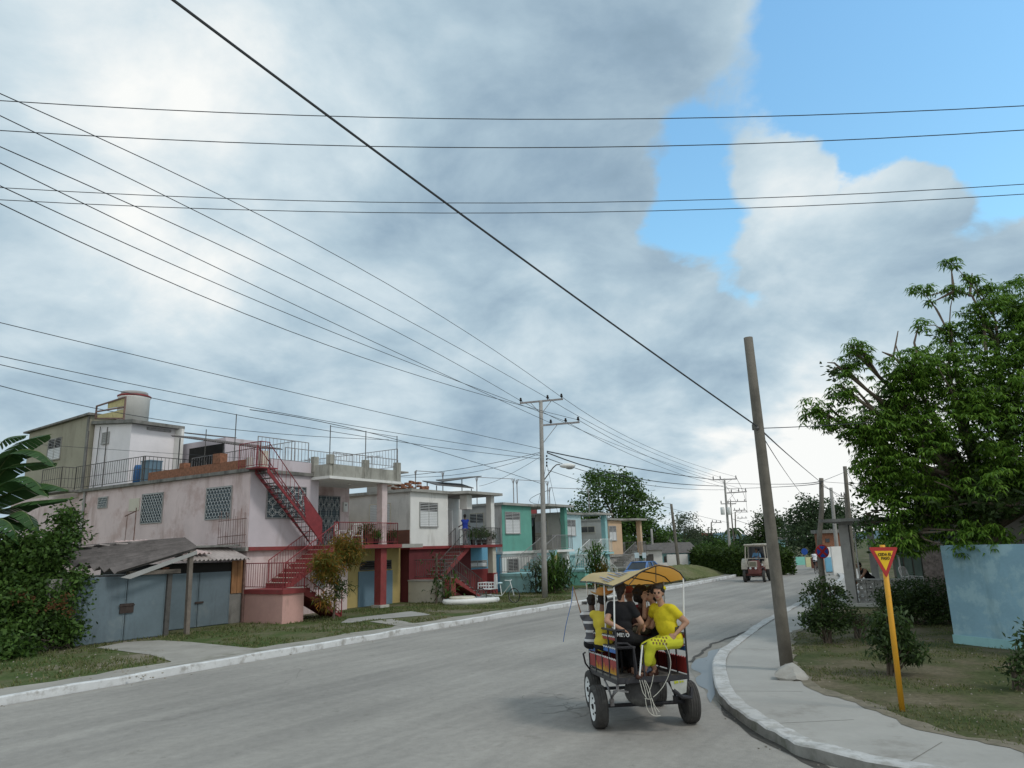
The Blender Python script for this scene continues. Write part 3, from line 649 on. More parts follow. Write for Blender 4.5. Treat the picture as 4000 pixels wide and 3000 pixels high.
b = MB(); b.box(10.17, 10.35, 7.75, 8.9, ZR-.03, ZR+.5); b.box(10.351, 14.8, 7.7, 7.85, ZR-.03, ZR+.5)
b.box(10.14, 10.4, 7.68, 7.95, ZR+.5, ZR+.92); b.box(10.14, 10.4, 8.7, 8.95, ZR+.2, ZR+.9); b.box(12.3, 12.6, 7.67, 7.9, ZR-.03, ZR+.85); b.box(14.5, 14.82, 7.67, 7.9, ZR-.03, ZR+.9)
b.build('terrace_parapet', m_parapet, H)
b = MB(); b.box(7.9, 10.15, 8.9, 9.05, ZR+.141, ZR+.62); b.build('terrace_wall', m_lilac, H)
b = MB(); b.box(7.5, 7.8, 8.95, 9.2, ZR+.14, ZR+.95); b.build('terrace_pillar', m_cream, H)
# porch posts
b = MB(); b.box(13.8, 14.15, 7.95, 8.3, ZS, ZR-.17); b.build('porch_post', m_pink, H)
b = MB(); b.box(13.7, 14.1, 7.9, 8.3, ZV, ZS-.19); b.build('lower_post', m_brickred, H)
b = MB(); b.box(13.6, 14.2, 7.8, 8.4, ZV, ZV+.12); b.build('post_footing', m_conc_l, H)
b = MB(); b.box(12.35, 12.62, 9.2, 9.34, ZV, ZS-.19); b.build('door_jamb', m_maroon, H)
# windows and doors
def pk_u(H, a, b_, wall, conv=C1): 
    v0, z0 = pu(conv(*a), wall); v1, z1 = pu(conv(*b_), wall); return v0, v1, z0, z1
v0, v1, z0, z1 = pk_u(H, (762, 752), (884, 588), 6.9); grille_window(H, 'u', v0, v1, z0, z1, 6.9)
v0, v1, z0, z1 = pk_u(H, (1112, 730), (1254, 553), 6.9); grille_window(H, 'u', v0, v1, z0, z1, 6.9)
v0, v1, z0, z1 = pk_u(H, (532, 668), (583, 612), 6.9); grille_window(H, 'u', v0, v1, z0, z1, 6.9, s=.14, label='small square window near the drain pipe')
v0, v1, z0, z1 = pk_u(H, (697, 688), (758, 615), 6.9); b = MB(); b.box(6.86, 6.899, v0, v1, z0, z1); b.build('blocked_window', m_cream, H)
u0, z0 = pv(C1(1437, 720), 8.87); u1, z1 = pv(C1(1648, 562), 8.87); grille_window(H, 'v', u0, u1, z0, z1, 8.86, 'rings', label='front window with interlaced ring grille')
u0, z0 = pv(C1(1722, 850), 11.0); u1, z1 = pv(C1(1832, 612), 11.0); grille_window(H, 'v', 12.45, u1, ZS+.02, z1, 11.0, 'rings', label='porch door behind a patterned grille')
u0, z0 = pv(C1(1848, 690), 11.0); u1, z1 = pv(C1(1872, 640), 11.0); b = MB(); b.box(u0, u1, 10.9, 10.998, z0, z1); mbx = b.build('meter_box', m_white, H); b = MB(); b.box(u0+.1, u1-.1, 10.88, 10.899, z0+.3, z1-.1); b.build('dial', m_metalgrey, mbx)
for (xa, xb, nm) in (((1930, 1215), (2025, 1008), 'blue'), ((2080, 1200), (2116, 1005), 'blue')):
    u0, z0 = pv(C1(*xa), 9.35); u1, z1 = pv(C1(*xb), 9.35); b = MB(); b.box(u0, u1, 9.29, 9.348, ZV, z1); b.build('garage_door', m_bluedoor, H)
u0, z0 = pv(C1(1945, 1000), 9.35); u1, z1 = pv(C1(2108, 955), 9.35); louvre_window(H, 'v', u0, u1, z0, z1, 9.35, m_metaldark, m_metaldark, 1.0)
u0, z0 = pv(C1(1700, 1100), 8.95); u1, z1 = pv(C1(1745, 1010), 8.95); grille_window(H, 'v', u0, u0+.55, z0, z1, 8.95, s=.15, label='low barred window behind the stairs')
# concrete staircase
stair_set(H, 6.72, 7.75, 6.38, 7.5, 8.74, 1.37, 9.75, 10.55, ZS, m_pink, m_brickred, m_cream, m_metalred, block=paint('salmon_block', (.60, .36, .32), .1, 1.5, (.3, .2, .17), .2, 2, True), rh=1.0, bs=.14)
# porch railing
r_ = MB(); railing(r_, (10.6, 7.8, ZS), (14.75, 7.8, ZS), 1.0, .13); railing(r_, (14.75, 7.8, ZS), (14.75, 10.9, ZS), 1.0, .13); r_.build('porch_railing', m_metalred, H)
# steel stair to the roof terrace
b = MB()
for vv in (7.95, 8.7):
    b.prism([(9.95, vv, ZS+.25), (7.0, vv, ZR+.12), (7.0, vv, ZR-.1), (10.15, vv, ZS)], (0, .04, 0))
b.box(6.55, 7.5, 7.95, 8.74, ZR+.07, ZR+.12)
st = b.build('steel_stair', m_metalred, H)
b = MB()
for k in range(15):
    t = (k+.5)/15; uu = 10.0+(7.05-10.0)*t; zz = ZS+.1+(ZR-ZS-.1)*t; b.box(uu-.11, uu+.11, 7.99, 8.7, zz, zz+.02)
b.build('steps', m_metaldark, st)
b = MB(); railing(b, (10.0, 7.95, ZS+.1), (7.05, 7.95, ZR+.1), 1.0, .22); railing(b, (10.0, 8.72, ZS+.1), (7.05, 8.72, ZR+.1), 1.0, .22)
railing(b, (7.05, 7.95, ZR+.1), (6.6, 7.95, ZR+.1), 1.05, .12); railing(b, (6.6, 7.95, ZR+.1), (6.6, 9.3, ZR+.1), 1.05, .12); b.build('handrail', m_metalred, st)
b = MB(); b.prism([(9.1, 7.93, ZS+1.05), (8.9, 7.93, ZS+2.15), (10.0, 7.93, ZS+1.1), (10.05, 7.93, ZS+.05)], (0, .012, 0)); b.build('side_panel', m_metalred, st)
# roof terrace railings
b = MB(); zt = ZR+.6
railing(b, (7.5, 9.3, zt), (10.3, 9.3, zt), 1.0, .2); railing(b, (10.3, 10.9, zt-.1), (14.7, 10.9, zt-.1), 1.05, .2); railing(b, (14.7, 7.8, zt), (14.7, 14, zt), 1.0, .2); railing(b, (10.4, 7.78, zt), (14.7, 7.78, zt), .45, .2)
railing(b, (9.5, 9.3, zt), (9.5, 17, zt-.1), 1.0, .2)
b.build('terrace_railing', m_metalgrey, H)
b = MB()
b.tube([(10.2, 7.79, ZR+2.2), (12.45, 7.79, ZR+2.2), (14.65, 7.79, ZR+2.2)], .012, 5); b.build('clothes_line', m_metaldark, H)
for a, c, zz, zq in ((10.2, 7.79, .5, 2.25), (12.45, 7.79, .5, 2.25), (14.65, 7.79, .5, 2.25), (8.5, 14.5, .1, 2.6), (7.3, 10.6, .1, 2.7)):
    b = MB(); b.tube([(a, c, ZR+zz), (a, c, ZR+zq)], .022, 5); b.build('line_post', m_metaldark, H)
# brick parapet
b = MB(); b.box(6.9, 7.05, 9.2, 16.4, ZR+.142, ZR+.55); b.box(6.88, 7.25, 11.0, 11.5, ZR+.55, ZR+.98); b.box(6.88, 7.2, 13.6, 13.95, ZR+.55, ZR+.78); b.jitter(.012, 6); b.build('brick_parapet', m_brick, H)
b = MB(); b.box(6.87, 7.08, 9.0, 9.199, ZR+.142, ZR+.62); b.build('parapet_end', m_conc_l, H)
# rear balcony railing
b = MB(); zt = ZR+.15
railing(b, (6.8, 16.6, zt), (6.8, 22.9, zt), 1.2, .2, r=.012, mid=True); railing(b, (6.1, 22.9, zt), (6.1, 24.9, zt), 1.15, .22, mid=True); railing(b, (6.1, 22.9, zt), (6.8, 22.9, zt), 1.15, .2, mid=True); railing(b, (6.8, 16.6, zt), (10, 16.6, zt), 1.2, .2, mid=True)
for vv in (16.7, 20.2, 22.0): b.tube([(6.78, vv, zt), (6.78, vv, zt+(1.2 if vv < 17 else 3.0))], .03, 5)
b.build('balcony_railing', m_metaldark, H)
b = MB(); b.box(6.0, 6.72, 22.4, 25.2, ZR+.02, ZR+.13); b.build('balcony_slab', m_slabdark, H)
# drain pipe and rusty iron on the side wall
b = MB(); vv = 21.9; b.tube([(6.83, vv, .2), (6.83, vv, ZR)], .06, 8); b.build('drain_pipe', m_louv_g, H)
b = MB(); v_, z_ = pu(C1(735, 690), 6.6); b.tube([(6.6, v_, 2.6), (6.6, v_, 5.0)], .025, 5); b.tube([(6.6, v_, 4.85), (6.6, v_+.9, 4.65)], .03, 5); b.tube([(6.6, v_+.75, 2.6), (6.6, v_+.7, 4.7)], .015, 5); b.build('wall_bracket', m_metalrust, H)
b = MB()
for k in range(12):
    v_, z_ = pu(C1(1180+k*13, 800), 6.5); b.tube([(6.5, v_, 3.0+.05*math.sin(k*3)), (6.5-.02*(k % 3), v_, 4.35+.22*math.sin(k*2.3))], .013, 4)
va, _ = pu(C1(1180, 800), 6.5); vb, _ = pu(C1(1330, 800), 6.5)
for zz in (3.15, 3.45, 4.1): b.tube([(6.48, va, zz), (6.48, vb, zz+.05)], .015, 4)
b.build('rusty_rods', m_metalrust, H)
b = MB(); b.ball((12.6, 9.0, ZR-.2), .09, 8, (1, 1, .5)); b.build('ceiling_lamp', m_white, H)
# rooftop rooms
RU = rthing('rooftop_room', 'lilac rooftop room with weathered flat roof behind the balcony railing', 'building', (7.5, 19, ZR))
b = MB(); b.prism([(7.5, 19.3, ZR+.14), (7.5, 22.88, ZR+.14), (7.5, 22.88, 9.74), (7.5, 19.3, 9.4)], (2.5, 0, 0)); b.build('wall', m_lilac2, RU)
b = MB(); b.prism([(7.28, 18.9, 9.37), (7.28, 22.86, 9.745), (7.28, 22.86, 9.91), (7.28, 18.9, 9.54)], (2.9, 0, 0)); b.jitter(.02, 3); b.build('roof', m_slabdark, RU)
b = MB(); b.box(9.88, 10.03, 18.7, 19.298, ZR+.14, 9.35); b.build('end_fin', m_white, RU)
v0, v1, z0, z1 = pk_u(RU, (553, 322), (592, 262), 7.5); louvre_window(RU, 'u', v0, v1, z0, z1, 7.5, m_louv_g, m_louv_g, 0)
b = MB(); b.tube([(7.42, 22.3, ZR+.14), (7.42, 22.15, 9.55)], .022, 6); b.build('downpipe', m_metaldark, RU)
b = MB(); b.box(8.3, 9.6, 19.2, 19.298, 9.18, 9.3); b.build('vent', m_metalgrey, RU)
OB = rthing('third_storey_block', 'olive grey rendered upper storey with sloping dark roof, leftmost building', 'building', (6.9, 24.4, ZR))
b = MB(); b.prism([(7.25, 22.92, 6.1), (7.25, 29.6, 6.1), (7.25, 29.6, 9.98), (7.25, 22.92, 10.22)], (4.6, 0, 0)); b.build('wall', m_olive, OB)
b = MB(); b.prism([(7.05, 22.75, 10.35), (7.05, 29.95, 10.07), (7.05, 29.95, 9.985), (7.05, 22.75, 10.23)], (2.2, 0, 0)); b.build('roof', m_slabdark, OB)
b = MB(); b.box(7.19, 7.248, 22.93, 23.12, 6.2, 10.2); b.build('black_stain_strip', m_slabdark, OB)
v0, v1, z0, z1 = pk_u(OB, (255, 412), (335, 290), 7.25); louvre_window(OB, 'u', v0, v1, z0, z1, 7.25, m_conc, m_louv_w, .45)
TK = rthing('water_tank', 'white round water tank with red rim on the lilac rooftop room', 'water tank', (9.3, 22.3, 9.58))
b = MB(); b.lathe([(.80, 9.75), (.80, 11.4), (.84, 11.45)], 28, (9.35, 22.6, 0)); b.build('drum', m_white, TK, True)
b = MB(); b.lathe([(.84, 11.45), (.87, 11.54), (.82, 11.57)], 28, (9.35, 22.6, 0)); b.build('rim', m_brickred, TK, True)
b = MB(); b.lathe([(.70, 11.57), (.69, 11.73), (.65, 11.77), (.05, 11.79)], 28, (9.35, 22.6, 0)); b.build('lid', m_louv_g, TK, True)
va, za = pu(C1(490, 190), 7.4); vb, zb = pu(C1(678, 80), 7.4); vc, zc = pu(C1(670, 165), 7.4)
m_ybrd = paint('faded_yellow_board', (.55, .48, .25), .12, 3, (.2, .15, .08), .3, 4)
BD = rthing('bed_frame', 'yellow boarded rusty iron bed frame standing on its side by the water tank', 'bed frame', (7.4, vb, 9.58))
b = MB(); zo = 9.6; va = min(va, 22.7); za_ = .42
for (p, q) in (((va, zo+.42), (va, zo+1.15)), ((vb, zo+.0), (vb, zo+1.28)), ((va, zo+1.12), (vb, zo+1.25)), ((va, zo+.46), (vb, zo+.12)), ((va, zo+.82), (vb, zo+.72))): b.bar((7.4, p[0], p[1]), (7.4, q[0], q[1]), .07)
b.build('frame', m_metalrust, BD)
b = MB(); L_ = va-vb
b.prism([(7.43, vb+.05, zo+.80), (7.43, vb+L_*.62, zo+.86), (7.43, vb+L_*.62, zo+1.14), (7.43, vb+.05, zo+1.2)], (.02, 0, 0)); b.build('board', m_ybrd, BD)
b = MB(); b.prism([(7.43, vb+.05, zo+.17), (7.43, va-.1, zo+.48), (7.43, va-.1, zo+.62), (7.43, vb+.05, zo+.62)], (.02, 0, 0)); b.build('board', m_ybrd, BD)
# barrels and shelter on the roof
for (vv, hh, nm, mt, lb, cat) in ((17.0, 1.0, 'storage_box', m_bluedoor, 'pale blue grey metal cabinet behind the corner of the balcony railing', 'cabinet'), (17.9, .95, 'barrel', paint('blue_plastic', (.03, .12, .30), .1, 3, rough=.4, bump=0), 'dark blue barrel behind the balcony railing', 'barrel')):
    b = MB()
    if nm == 'barrel': b.lathe([(.27, ZR+.14), (.3, ZR+.2), (.31, ZR+.5), (.3, ZR+.9), (.26, ZR+1.05)], 14, (7.35, vv, 0)); b.solo(nm, mt, lb, cat, (7.35, vv, ZR+.14), True, smooth=True)
    else: b.box(7.05, 7.7, vv-.35, vv+.35, ZR+.14, ZR+.14+hh); b.box(7.03, 7.72, vv-.37, vv+.37, ZR+.14+hh, ZR+.2+hh); b.solo(nm, mt, lb, cat, (7.3, vv, ZR+.14), True, bevel=.01)
b = MB(); b.box(8.2, 8.9, 15.2, 16.1, ZR+.14, ZR+.75); b.box(8.15, 8.95, 15.15, 16.15, ZR+.752, ZR+.8); b.solo('crate', paint('bright_blue', (.03, .2, .5), .1, 3, bump=0), 'bright blue crate behind the brick parapet on the roof', 'crate', (8.5, 15.6, ZR+.14), True, bevel=.01)
SH = rthing('roof_shelter', 'dark terrace shelter with long corrugated sheet canopy on the pink house roof', 'shelter', (9.5, 14, ZR))
b = MB(); b.box(10.3, 12.5, 15.5, 19.2, ZR+.14, 8.6); b.build('wall', m_lilac, SH)
b = MB(); b.box(10.27, 10.298, 15.6, 18.5, ZR+.2, 8.3); b.build('opening', m_dark, SH)
def corr(mb, p00, p01, p10, p11, n=40, amp=.025, th=.008):
    """corrugated sheet: ridges run from side p00-p01 to side p10-p11"""
    p00, p01, p10, p11 = [np.array(p, float) for p in (p00, p01, p10, p11)]; V_ = []
    nr = np.cross(p01-p00, p10-p00); nr /= np.linalg.norm(nr)
    if nr[2] < 0: nr = -nr
    for i in range(n*4+1):
        t = i/(n*4); o = nr*amp*math.sin(t*n*2*math.pi); a = p00+(p01-p00)*t+o; c = p10+(p11-p10)*t+o
        V_ += [a, c, a-nr*th, c-nr*th]
    k = n*4
    mb.raw(V_, [(i*4, i*4+1, i*4+5, i*4+4) for i in range(k)]+[(i*4+2, i*4+6, i*4+7, i*4+3) for i in range(k)]+[(i*4, i*4+4, i*4+6, i*4+2) for i in range(k)]+[(i*4+1, i*4+3, i*4+7, i*4+5) for i in range(k)])
b = MB(); corr(b, (8.6, 17.6, 8.72), (8.6, 10.6, 7.42), (9.9, 17.6, 8.78), (9.9, 10.6, 7.48), 40, .03); b.build('canopy', m_asb, SH)
b = MB(); corr(b, (10.5, 17.2, 8.9), (10.5, 20.2, 9.42), (12.2, 17.2, 8.95), (12.2, 20.2, 9.45), 16, .03); b.build('upper_canopy', m_asb, SH)
for vv in (10.7, 13.8, 17.4): b = MB(); b.tube([(9.0, vv, ZR+.14), (9.0, vv, 7.35+(vv-10.6)*.186)], .03, 5); b.build('post', m_metaldark, SH)

# ------------------------------------------------------------------ garages
GA = rthing('garage', 'blue grey metal double door garage under a dark sagging corrugated roof', 'garage', (1.0, 7.3, 0))
def gdoor(root, ua, ub, v, z0, z1, nm='door'):
    b = MB(); b.box(ua, ub, v-.04, v, z0, z1)
    for q in (ua+.03, ub-.05): b.box(q, q+.025, v-.052, v-.041, z0, z1)
    b.box(ua, ub, v-.05, v-.041, z0+.02, z0+.06); b.box(ua, ub, v-.05, v-.041, z1-.06, z1-.02); return b.build(nm, m_garage, root)
b = MB(); b.box(-1.2, 2.7, 7.35, 10.9, 0, 2.15); b.build('wall', m_conc, GA)
gdoor(GA, -.4, 1.14, 7.33, ZV+.02, 2.15); gdoor(GA, 1.17, 2.5, 7.33, ZV+.02, 2.15)
b = MB(); b.box(.95, 1.4, 7.24, 7.285, .98, 1.28); b.box(.9, 1.42, 7.22, 7.238, 1.2, 1.24); b.build('lock', m_lock, GA)
b = MB(); b.box(2.5, 2.66, 7.2, 7.349, ZV, 2.3); b.build('door_post', m_metaldark, GA)
b = MB(); b.box(1.1, 2.9, 7.12, 7.34, 2.16, 2.3); b.build('lintel', m_wood, GA)
ra, rb, rc, rd = (-1.0, 6.85, 2.3), (.67, 6.75, 2.2), (3.25, 6.75, 3.02), None
b = MB(); corr(b, (-.9, 11.5, 3.0), (.5, 6.8, 2.3), (4.2, 9.0, 3.35), (3.2, 6.75, 3.0), 12, .085, .012); b.build('roof', m_asb, GA)
b = MB(); b.prism([(.6, 6.72, 2.12), (3.2, 6.7, 2.9), (3.2, 6.7, 2.78), (.9, 6.72, 2.06)], (0, .05, 0)); b.build('fascia_board', m_louv_g, GA)
b = MB(); b.bar((3.1, 6.85, ZV), (3.05, 6.85, 2.9), .14); b.build('timber_post', m_wood, GA)
b = MB(); 
for k in range(6): b.box(-.3+k*.55, .1+k*.55, 9.6+.1*math.sin(k), 10.2, 3.02+k*.05, 3.07+k*.05)
b.jitter(.06, 2); b.build('loose_tiles', m_asb_l, GA)
GB = rthing('garage', 'pale blue metal double door garage with a light corrugated roof beside the orange panel', 'garage', (5, 8.7, 0))
b = MB(); b.box(2.75, 6.3, 8.8, 12, 0, 2.45); b.build('wall', m_dark, GB)
gdoor(GB, 3.45, 4.72, 8.78, ZV+.02, 2.1); gdoor(GB, 4.75, 6.1, 8.78, ZV+.02, 2.1)
b = MB(); b.box(4.6, 4.95, 8.70, 8.73, .98, 1.05); b.build('lock', m_lock, GB)
b = MB(); b.box(3.2, 3.44, 8.66, 8.8, ZV, 2.35); b.jitter(.01, 5); b.build('brick_pier', m_brick, GB)
b = MB(); corr(b, (3.2, 9.6, 3.3), (6.5, 9.4, 3.0), (3.55, 8.15, 2.56), (6.55, 8.15, 2.56), 17, .04, .012); b.build('roof', m_asb_l, GB)
b = MB(); corr(b, (2.3, 10.4, 3.32), (3.6, 10.4, 3.36), (3.6, 8.3, 2.8), (4.9, 8.3, 2.82), 7, .04, .01); b.build('overlapping_sheet', paint('pinkish_sheet', (.58, .46, .44), .1, 3, (.2, .15, .14), .3, 4), GB)
b = MB(); b.box(3.0, 6.6, 8.9, 13, 3.0, 3.08); b.jitter(.08, 1.3, 3); b.build('torn_sheeting', m_slabdark, GB)
PN = rthing('board_fence', 'tall ochre and black boards between the garage and the pink stair block', 'fence', (6.4, 8.8, 0))
b = MB(); [b.box(6.14+k*.13, 6.26+k*.13, 8.72+.01*(k % 2), 8.76+.01*(k % 2), 1.25, 2.5) for k in range(5)]; b.build('ochre_boards', m_orange, PN)
b = MB(); b.box(6.12, 6.85, 8.76, 8.8, ZV, 1.24); b.build('black_base', m_slabdark, PN)
b = MB(); b.box(6.62, 6.7, 8.62, 8.7, ZV, 2.55); b.build('post', m_metalrust, PN)

# ------------------------------------------------------------------ the row of houses beyond
def row_house(nm, label, u0, ub, uf, un, zs, zr, side, front, post, low_side, low_front, railm, stair_side, tread, block, slab_f, fw, sw=None, us=None, uh=1.1, zl=1.2, lowpost=None, porch=None, lowdoor=None, roofm=m_conc, runl=2.0, steps_top=None, v0=6.6):
    R_ = rthing(nm, label, 'house', (u0, 8.8, 0))
    b = MB(); b.box(u0, ub, 8.8, 19, zs, zr); b.box(ub, un-1.3, 10.9, 19, zs, zr); b.build('wall', side, R_)
    b = MB(); b.box(u0+.02, ub, 8.77, 8.797, zs, zr); b.box(ub+.002, ub+.02, 8.8, 10.88, zs, zr); b.build('front_wall', front, R_)
    b = MB(); b.box(ub+.021, un-1.3, 10.87, 10.897, zs, zr); b.build('porch_wall', porch or front, R_)
    b = MB(); b.box(u0+.01, ub+2.2, 8.85, 19, 0, zs-.15); b.build('ground_floor_wall', low_side, R_)
    b = MB(); b.box(ub+2.2, un+.0, 9.2, 19, 0, zs-.16); b.build('garage_wall', low_front, R_)
    b = MB(); b.box(u0-.1, ub, 8.7, 19, zs-.15, zs-.002); b.box(ub, uf, 7.7, 10.9, zs-.15, zs-.002); b.build('floor_slab', slab_f, R_)
    roofslab(R_, [(u0-.15, 8.55), (ub, 8.55), (ub+.35, 7.6), (uf, 7.6), (uf, 10.9), (un-1.1, 10.9), (un-1.1, 19.2), (u0-.15, 19.2)], zr, .15, roofm)
    b = MB(); b.box(uf-.75, uf-.4, 7.95, 8.3, zs, zr); b.build('porch_post', post, R_)
    b = MB(); b.box(uf-.75, uf-.4, 7.9, 8.25, ZV, zs-.152); b.build('lower_post', lowpost or post, R_)
    a, z0, c, z1 = fw; louvre_window(R_, 'v', a, c, z0, z1, 8.77, m_louv_g, *((m_louv_w,) if nm != 'x' else ()))
    us = u0+1.0 if us is None else us
    stair_set(R_, us, us+uh, v0, v0+1.0, v0+2.05, zl, us+uh+runl, ub+.5 if steps_top is None else steps_top, zs, low_side, stair_side, tread, railm, block, slab_f if block is not m_aqua else block, .95, .15)
    r_ = MB(); railing(r_, (ub+1.0, 7.8, zs), (uf-.1, 7.8, zs), .95, .14); railing(r_, (uf-.1, 7.8, zs), (uf-.1, 10.8, zs), .95, .14); r_.build('porch_railing', railm, R_)
    return R_
pvv = lambda p, v=8.77: pv(C2(*p), v)
def fwin(a, c): 
    (x0, z0), (x1, z1) = pvv(a), pvv(c); return x0, min(z0, z1), x1, max(z0, z1)
HW = row_house('two_storey_house', 'white upper storey house over dark red ground floor, man on its stairs', 16.8, 20.0, 23.8, 25.4, 2.9, 5.72, m_dirtywhite, m_white, m_white, m_maroon, m_skyblue,
    m_metaldark, m_brickred, m_conc, m_brickred, m_red, fwin((332, 352), (424, 232)), us=17.3, uh=.9, zl=1.25, lowpost=m_cream, porch=m_white, runl=2.3, steps_top=20.8, v0=6.9)
v0, v1, z0, z1 = pk_u(HW, (62, 440), (172, 232), 16.8, C2); louvre_window(HW, 'u', v0, v1, 3.7, z1, 16.8, m_cream, m_louv_w, 0)
b = MB(); b.box(16.77, 16.797, 8.8, 18.9, 2.9, 3.75); b.build('brown_dado', m_brown, HW)
b = MB(); b.box(16.75, 17.29, 7.0, 8.84, ZV, 1.15); b.build('planter', m_cream, HW)
b = MB(); b.box(16.7, 17.28, 6.95, 8.84, 1.152, 1.22); b.build('planter_top', m_conc, HW)
u0, z0 = pv(C2(570, 735), 9.2); u1, z1 = pv(C2(720, 580), 9.2); b = MB(); b.box(u0, u1-.1, 9.14, 9.198, ZV, z1); b.build('garage_door', m_red, HW)
u0, z0 = pv(C2(590, 572), 9.2); u1, z1 = pv(C2(690, 540), 9.2); louvre_window(HW, 'v', u0, u1, z0, z1, 9.2, m_louv_g, m_louv_w, .3)
b = MB(); b.box(23.0, 23.44, 7.86, 8.29, ZV, 1.3); b.build('post_base', m_red, HW)
b = MB(); b.box(20.6, 21.3, 10.8, 10.868, 2.92, 4.9); b.build('porch_door', m_louv_g, HW)
b = MB(); b.box(20.55, 20.6, 8.9, 9.7, 2.92, 4.9); b.build('porch_door', m_louv_w, HW)
b = MB(); b.box(21.0, 21.5, 8.2, 8.7, 4.9, 5.7); b.build('porch_pier', m_white, HW)
HG = row_house('two_storey_house', 'teal green fronted house with white ground floor and turquoise stair block', 25.4, 28.9, 32.7, 33.1, 2.47, 5.3, m_dirtywhite, m_teal, m_teal, m_white, m_yellow,
    m_metalgrey, m_aqua, m_conc, m_aqua, m_white, fwin((795, 390), (868, 282)), us=24.4, uh=2.2, zl=1.2, lowpost=m_white, porch=m_teal, runl=2.6, steps_top=29.6, v0=6.3)
v0, v1, z0, z1 = pk_u(HG, (605, 390), (675, 285), 25.4, C2); louvre_window(HG, 'u', v0, v1, z0, z1, 25.4, m_cream, m_louv_w, .45)
b = MB(); b.box(25.33, 25.397, 8.9, 12, ZV, 2.3); b.build('side_wall_paint', m_skyblue, HG)
b = MB(); b.box(29.6, 29.63, 8.95, 10, 2.5, 4.6); b.build('porch_door', m_dark, HG)
u0, z0 = pv(C2(810, 595), 8.8); u1, z1 = pv(C2(862, 530), 8.8); louvre_window(HG, 'v', u0, u1, z0, z1, 8.82, m_louv_g, m_louv_g, 1)
HB = row_house('two_storey_house', 'pale blue house with white stair rails and turquoise lower storey', 33.1, 35.9, 39.0, 40.5, 2.17, 4.9, m_dirtywhite, m_pale, m_aqua, m_aqua, m_dirtywhite,
    m_metalwhite, m_aqua, m_conc_l, m_mint, m_aqua, fwin((1127, 402), (1168, 322)), us=31.6, uh=2.4, zl=1.15, lowpost=m_aqua, porch=m_dirtywhite, runl=2.6, steps_top=36.4, v0=6.4)
v0, v1, z0, z1 = pk_u(HB, (955, 375), (1020, 325), 33.1, C2); louvre_window(HB, 'u', v0, v1, z0-.2, z1, 33.1, m_cream, m_louv_w, 0)
HP = row_house('two_storey_house', 'peach coloured house with a grey stair wall, last two storey house of the row', 40.5, 43.0, 45.6, 47.0, 1.9, 4.6, m_dirtywhite, m_peach, m_peach, m_conc_l, m_conc_l,
    m_metalgrey, m_conc, m_conc, m_conc, m_conc, fwin((1357, 428), (1388, 355)), us=38.9, uh=1.9, zl=1.0, lowpost=paint('green_post', (.08, .22, .15), .1), porch=m_peach, runl=2.2, steps_top=43.4, v0=6.8)
v0, v1, z0, z1 = pk_u(HP, (1205, 388), (1275, 355), 40.5, C2); louvre_window(HP, 'u', v0, v1, z0, z1, 40.5, m_cream, m_louv_g, 1)
b = MB(); b.box(39.2, 47, 6.6, 6.75, ZV, 1.1); b.solo('garden_wall', m_dirtywhite, 'low stained white garden wall behind the blue car', 'wall', (43, 6.7, ZV), True)
# ------------------------------------------------------------------ foliage
def leaves_mesh(name, mat, parent, C_, L_, Wd, rg, droop=0.0, fold=True, off=(0, 0, 0), up=.3, dirs=None):
    """one two-quad leaf per centre in C_"""
    n = len(C_); d = rg.normal(0, 1, (n, 3)) if dirs is None else dirs.copy(); d[:, 2] = d[:, 2]*(1-up)-droop; d /= np.linalg.norm(d, axis=1)[:, None]
    r = rg.normal(0, 1, (n, 3)); s = np.cross(d, r); s /= np.linalg.norm(s, axis=1)[:, None]+1e-9; nm = np.cross(s, d)
    l = (L_*rg.uniform(.6, 1.25, n))[:, None]; w = (Wd*rg.uniform(.7, 1.2, n))[:, None]
    P0 = C_; tip = C_+d*l-np.array([0, 0, 1])*l*droop*.35; mid = C_+d*l*.5
    v = np.stack([P0, mid+s*w+nm*w*.3, tip, mid-s*w+nm*w*.3], 1)-np.array(off)
    me = bpy.data.meshes.new(name); nv = n*4
    me.vertices.add(nv); me.vertices.foreach_set('co', v.reshape(-1)); me.loops.add(nv); me.loops.foreach_set('vertex_index', np.arange(nv, dtype=np.int32))
    me.polygons.add(n); me.polygons.foreach_set('loop_start', np.arange(0, nv, 4, dtype=np.int32))
    me.update(calc_edges=True); me.validate(); me.materials.append(mat)
    o = bpy.data.objects.new(name, me); col.objects.link(o)
    if parent is not None: o.parent = parent
    return o
def crown(parent, mat, blobs, n, size, seed, off, width=.42, clump=.22, nper=14, droop=.1, name='crown', fill=.35, zmin=None, noisecut=-.25, nscale=.9):
    rg = np.random.RandomState(seed); Cs = []; vol = np.array([b[3]*b[4]*b[5] for b in blobs])**.67; k = vol/vol.sum()
    for b, q in zip(blobs, k):
        m_ = max(3, int(n*q/nper)); d = rg.normal(0, 1, (m_, 3)); d /= np.linalg.norm(d, axis=1)[:, None]
        rr = np.where(rg.rand(m_) < fill, rg.uniform(.2, .85, m_), rg.uniform(.82, 1.06, m_)); rr *= 1+.16*np.array([mnoise.noise(Vector(x*2.2)+Vector((seed, b[0], b[1]))) for x in d])*2
        c = np.array(b[:3])+d*rr[:, None]*np.array(b[3:6]); Cs.append(c)
    c = np.concatenate(Cs); keep = np.array([mnoise.noise(Vector(x*nscale)+Vector((seed*1.7, 0, 0))) > noisecut for x in c]); c = c[keep]
    if zmin is not None: c = c[c[:, 2] > zmin]
    c = np.repeat(c, nper, 0); c = c+rg.normal(0, clump, c.shape)*np.array([1, 1, .7])
    if zmin is not None: c = c[c[:, 2] > zmin]
    return leaves_mesh(name, mat, parent, c, size, size*width*.5, rg, droop, off=off)
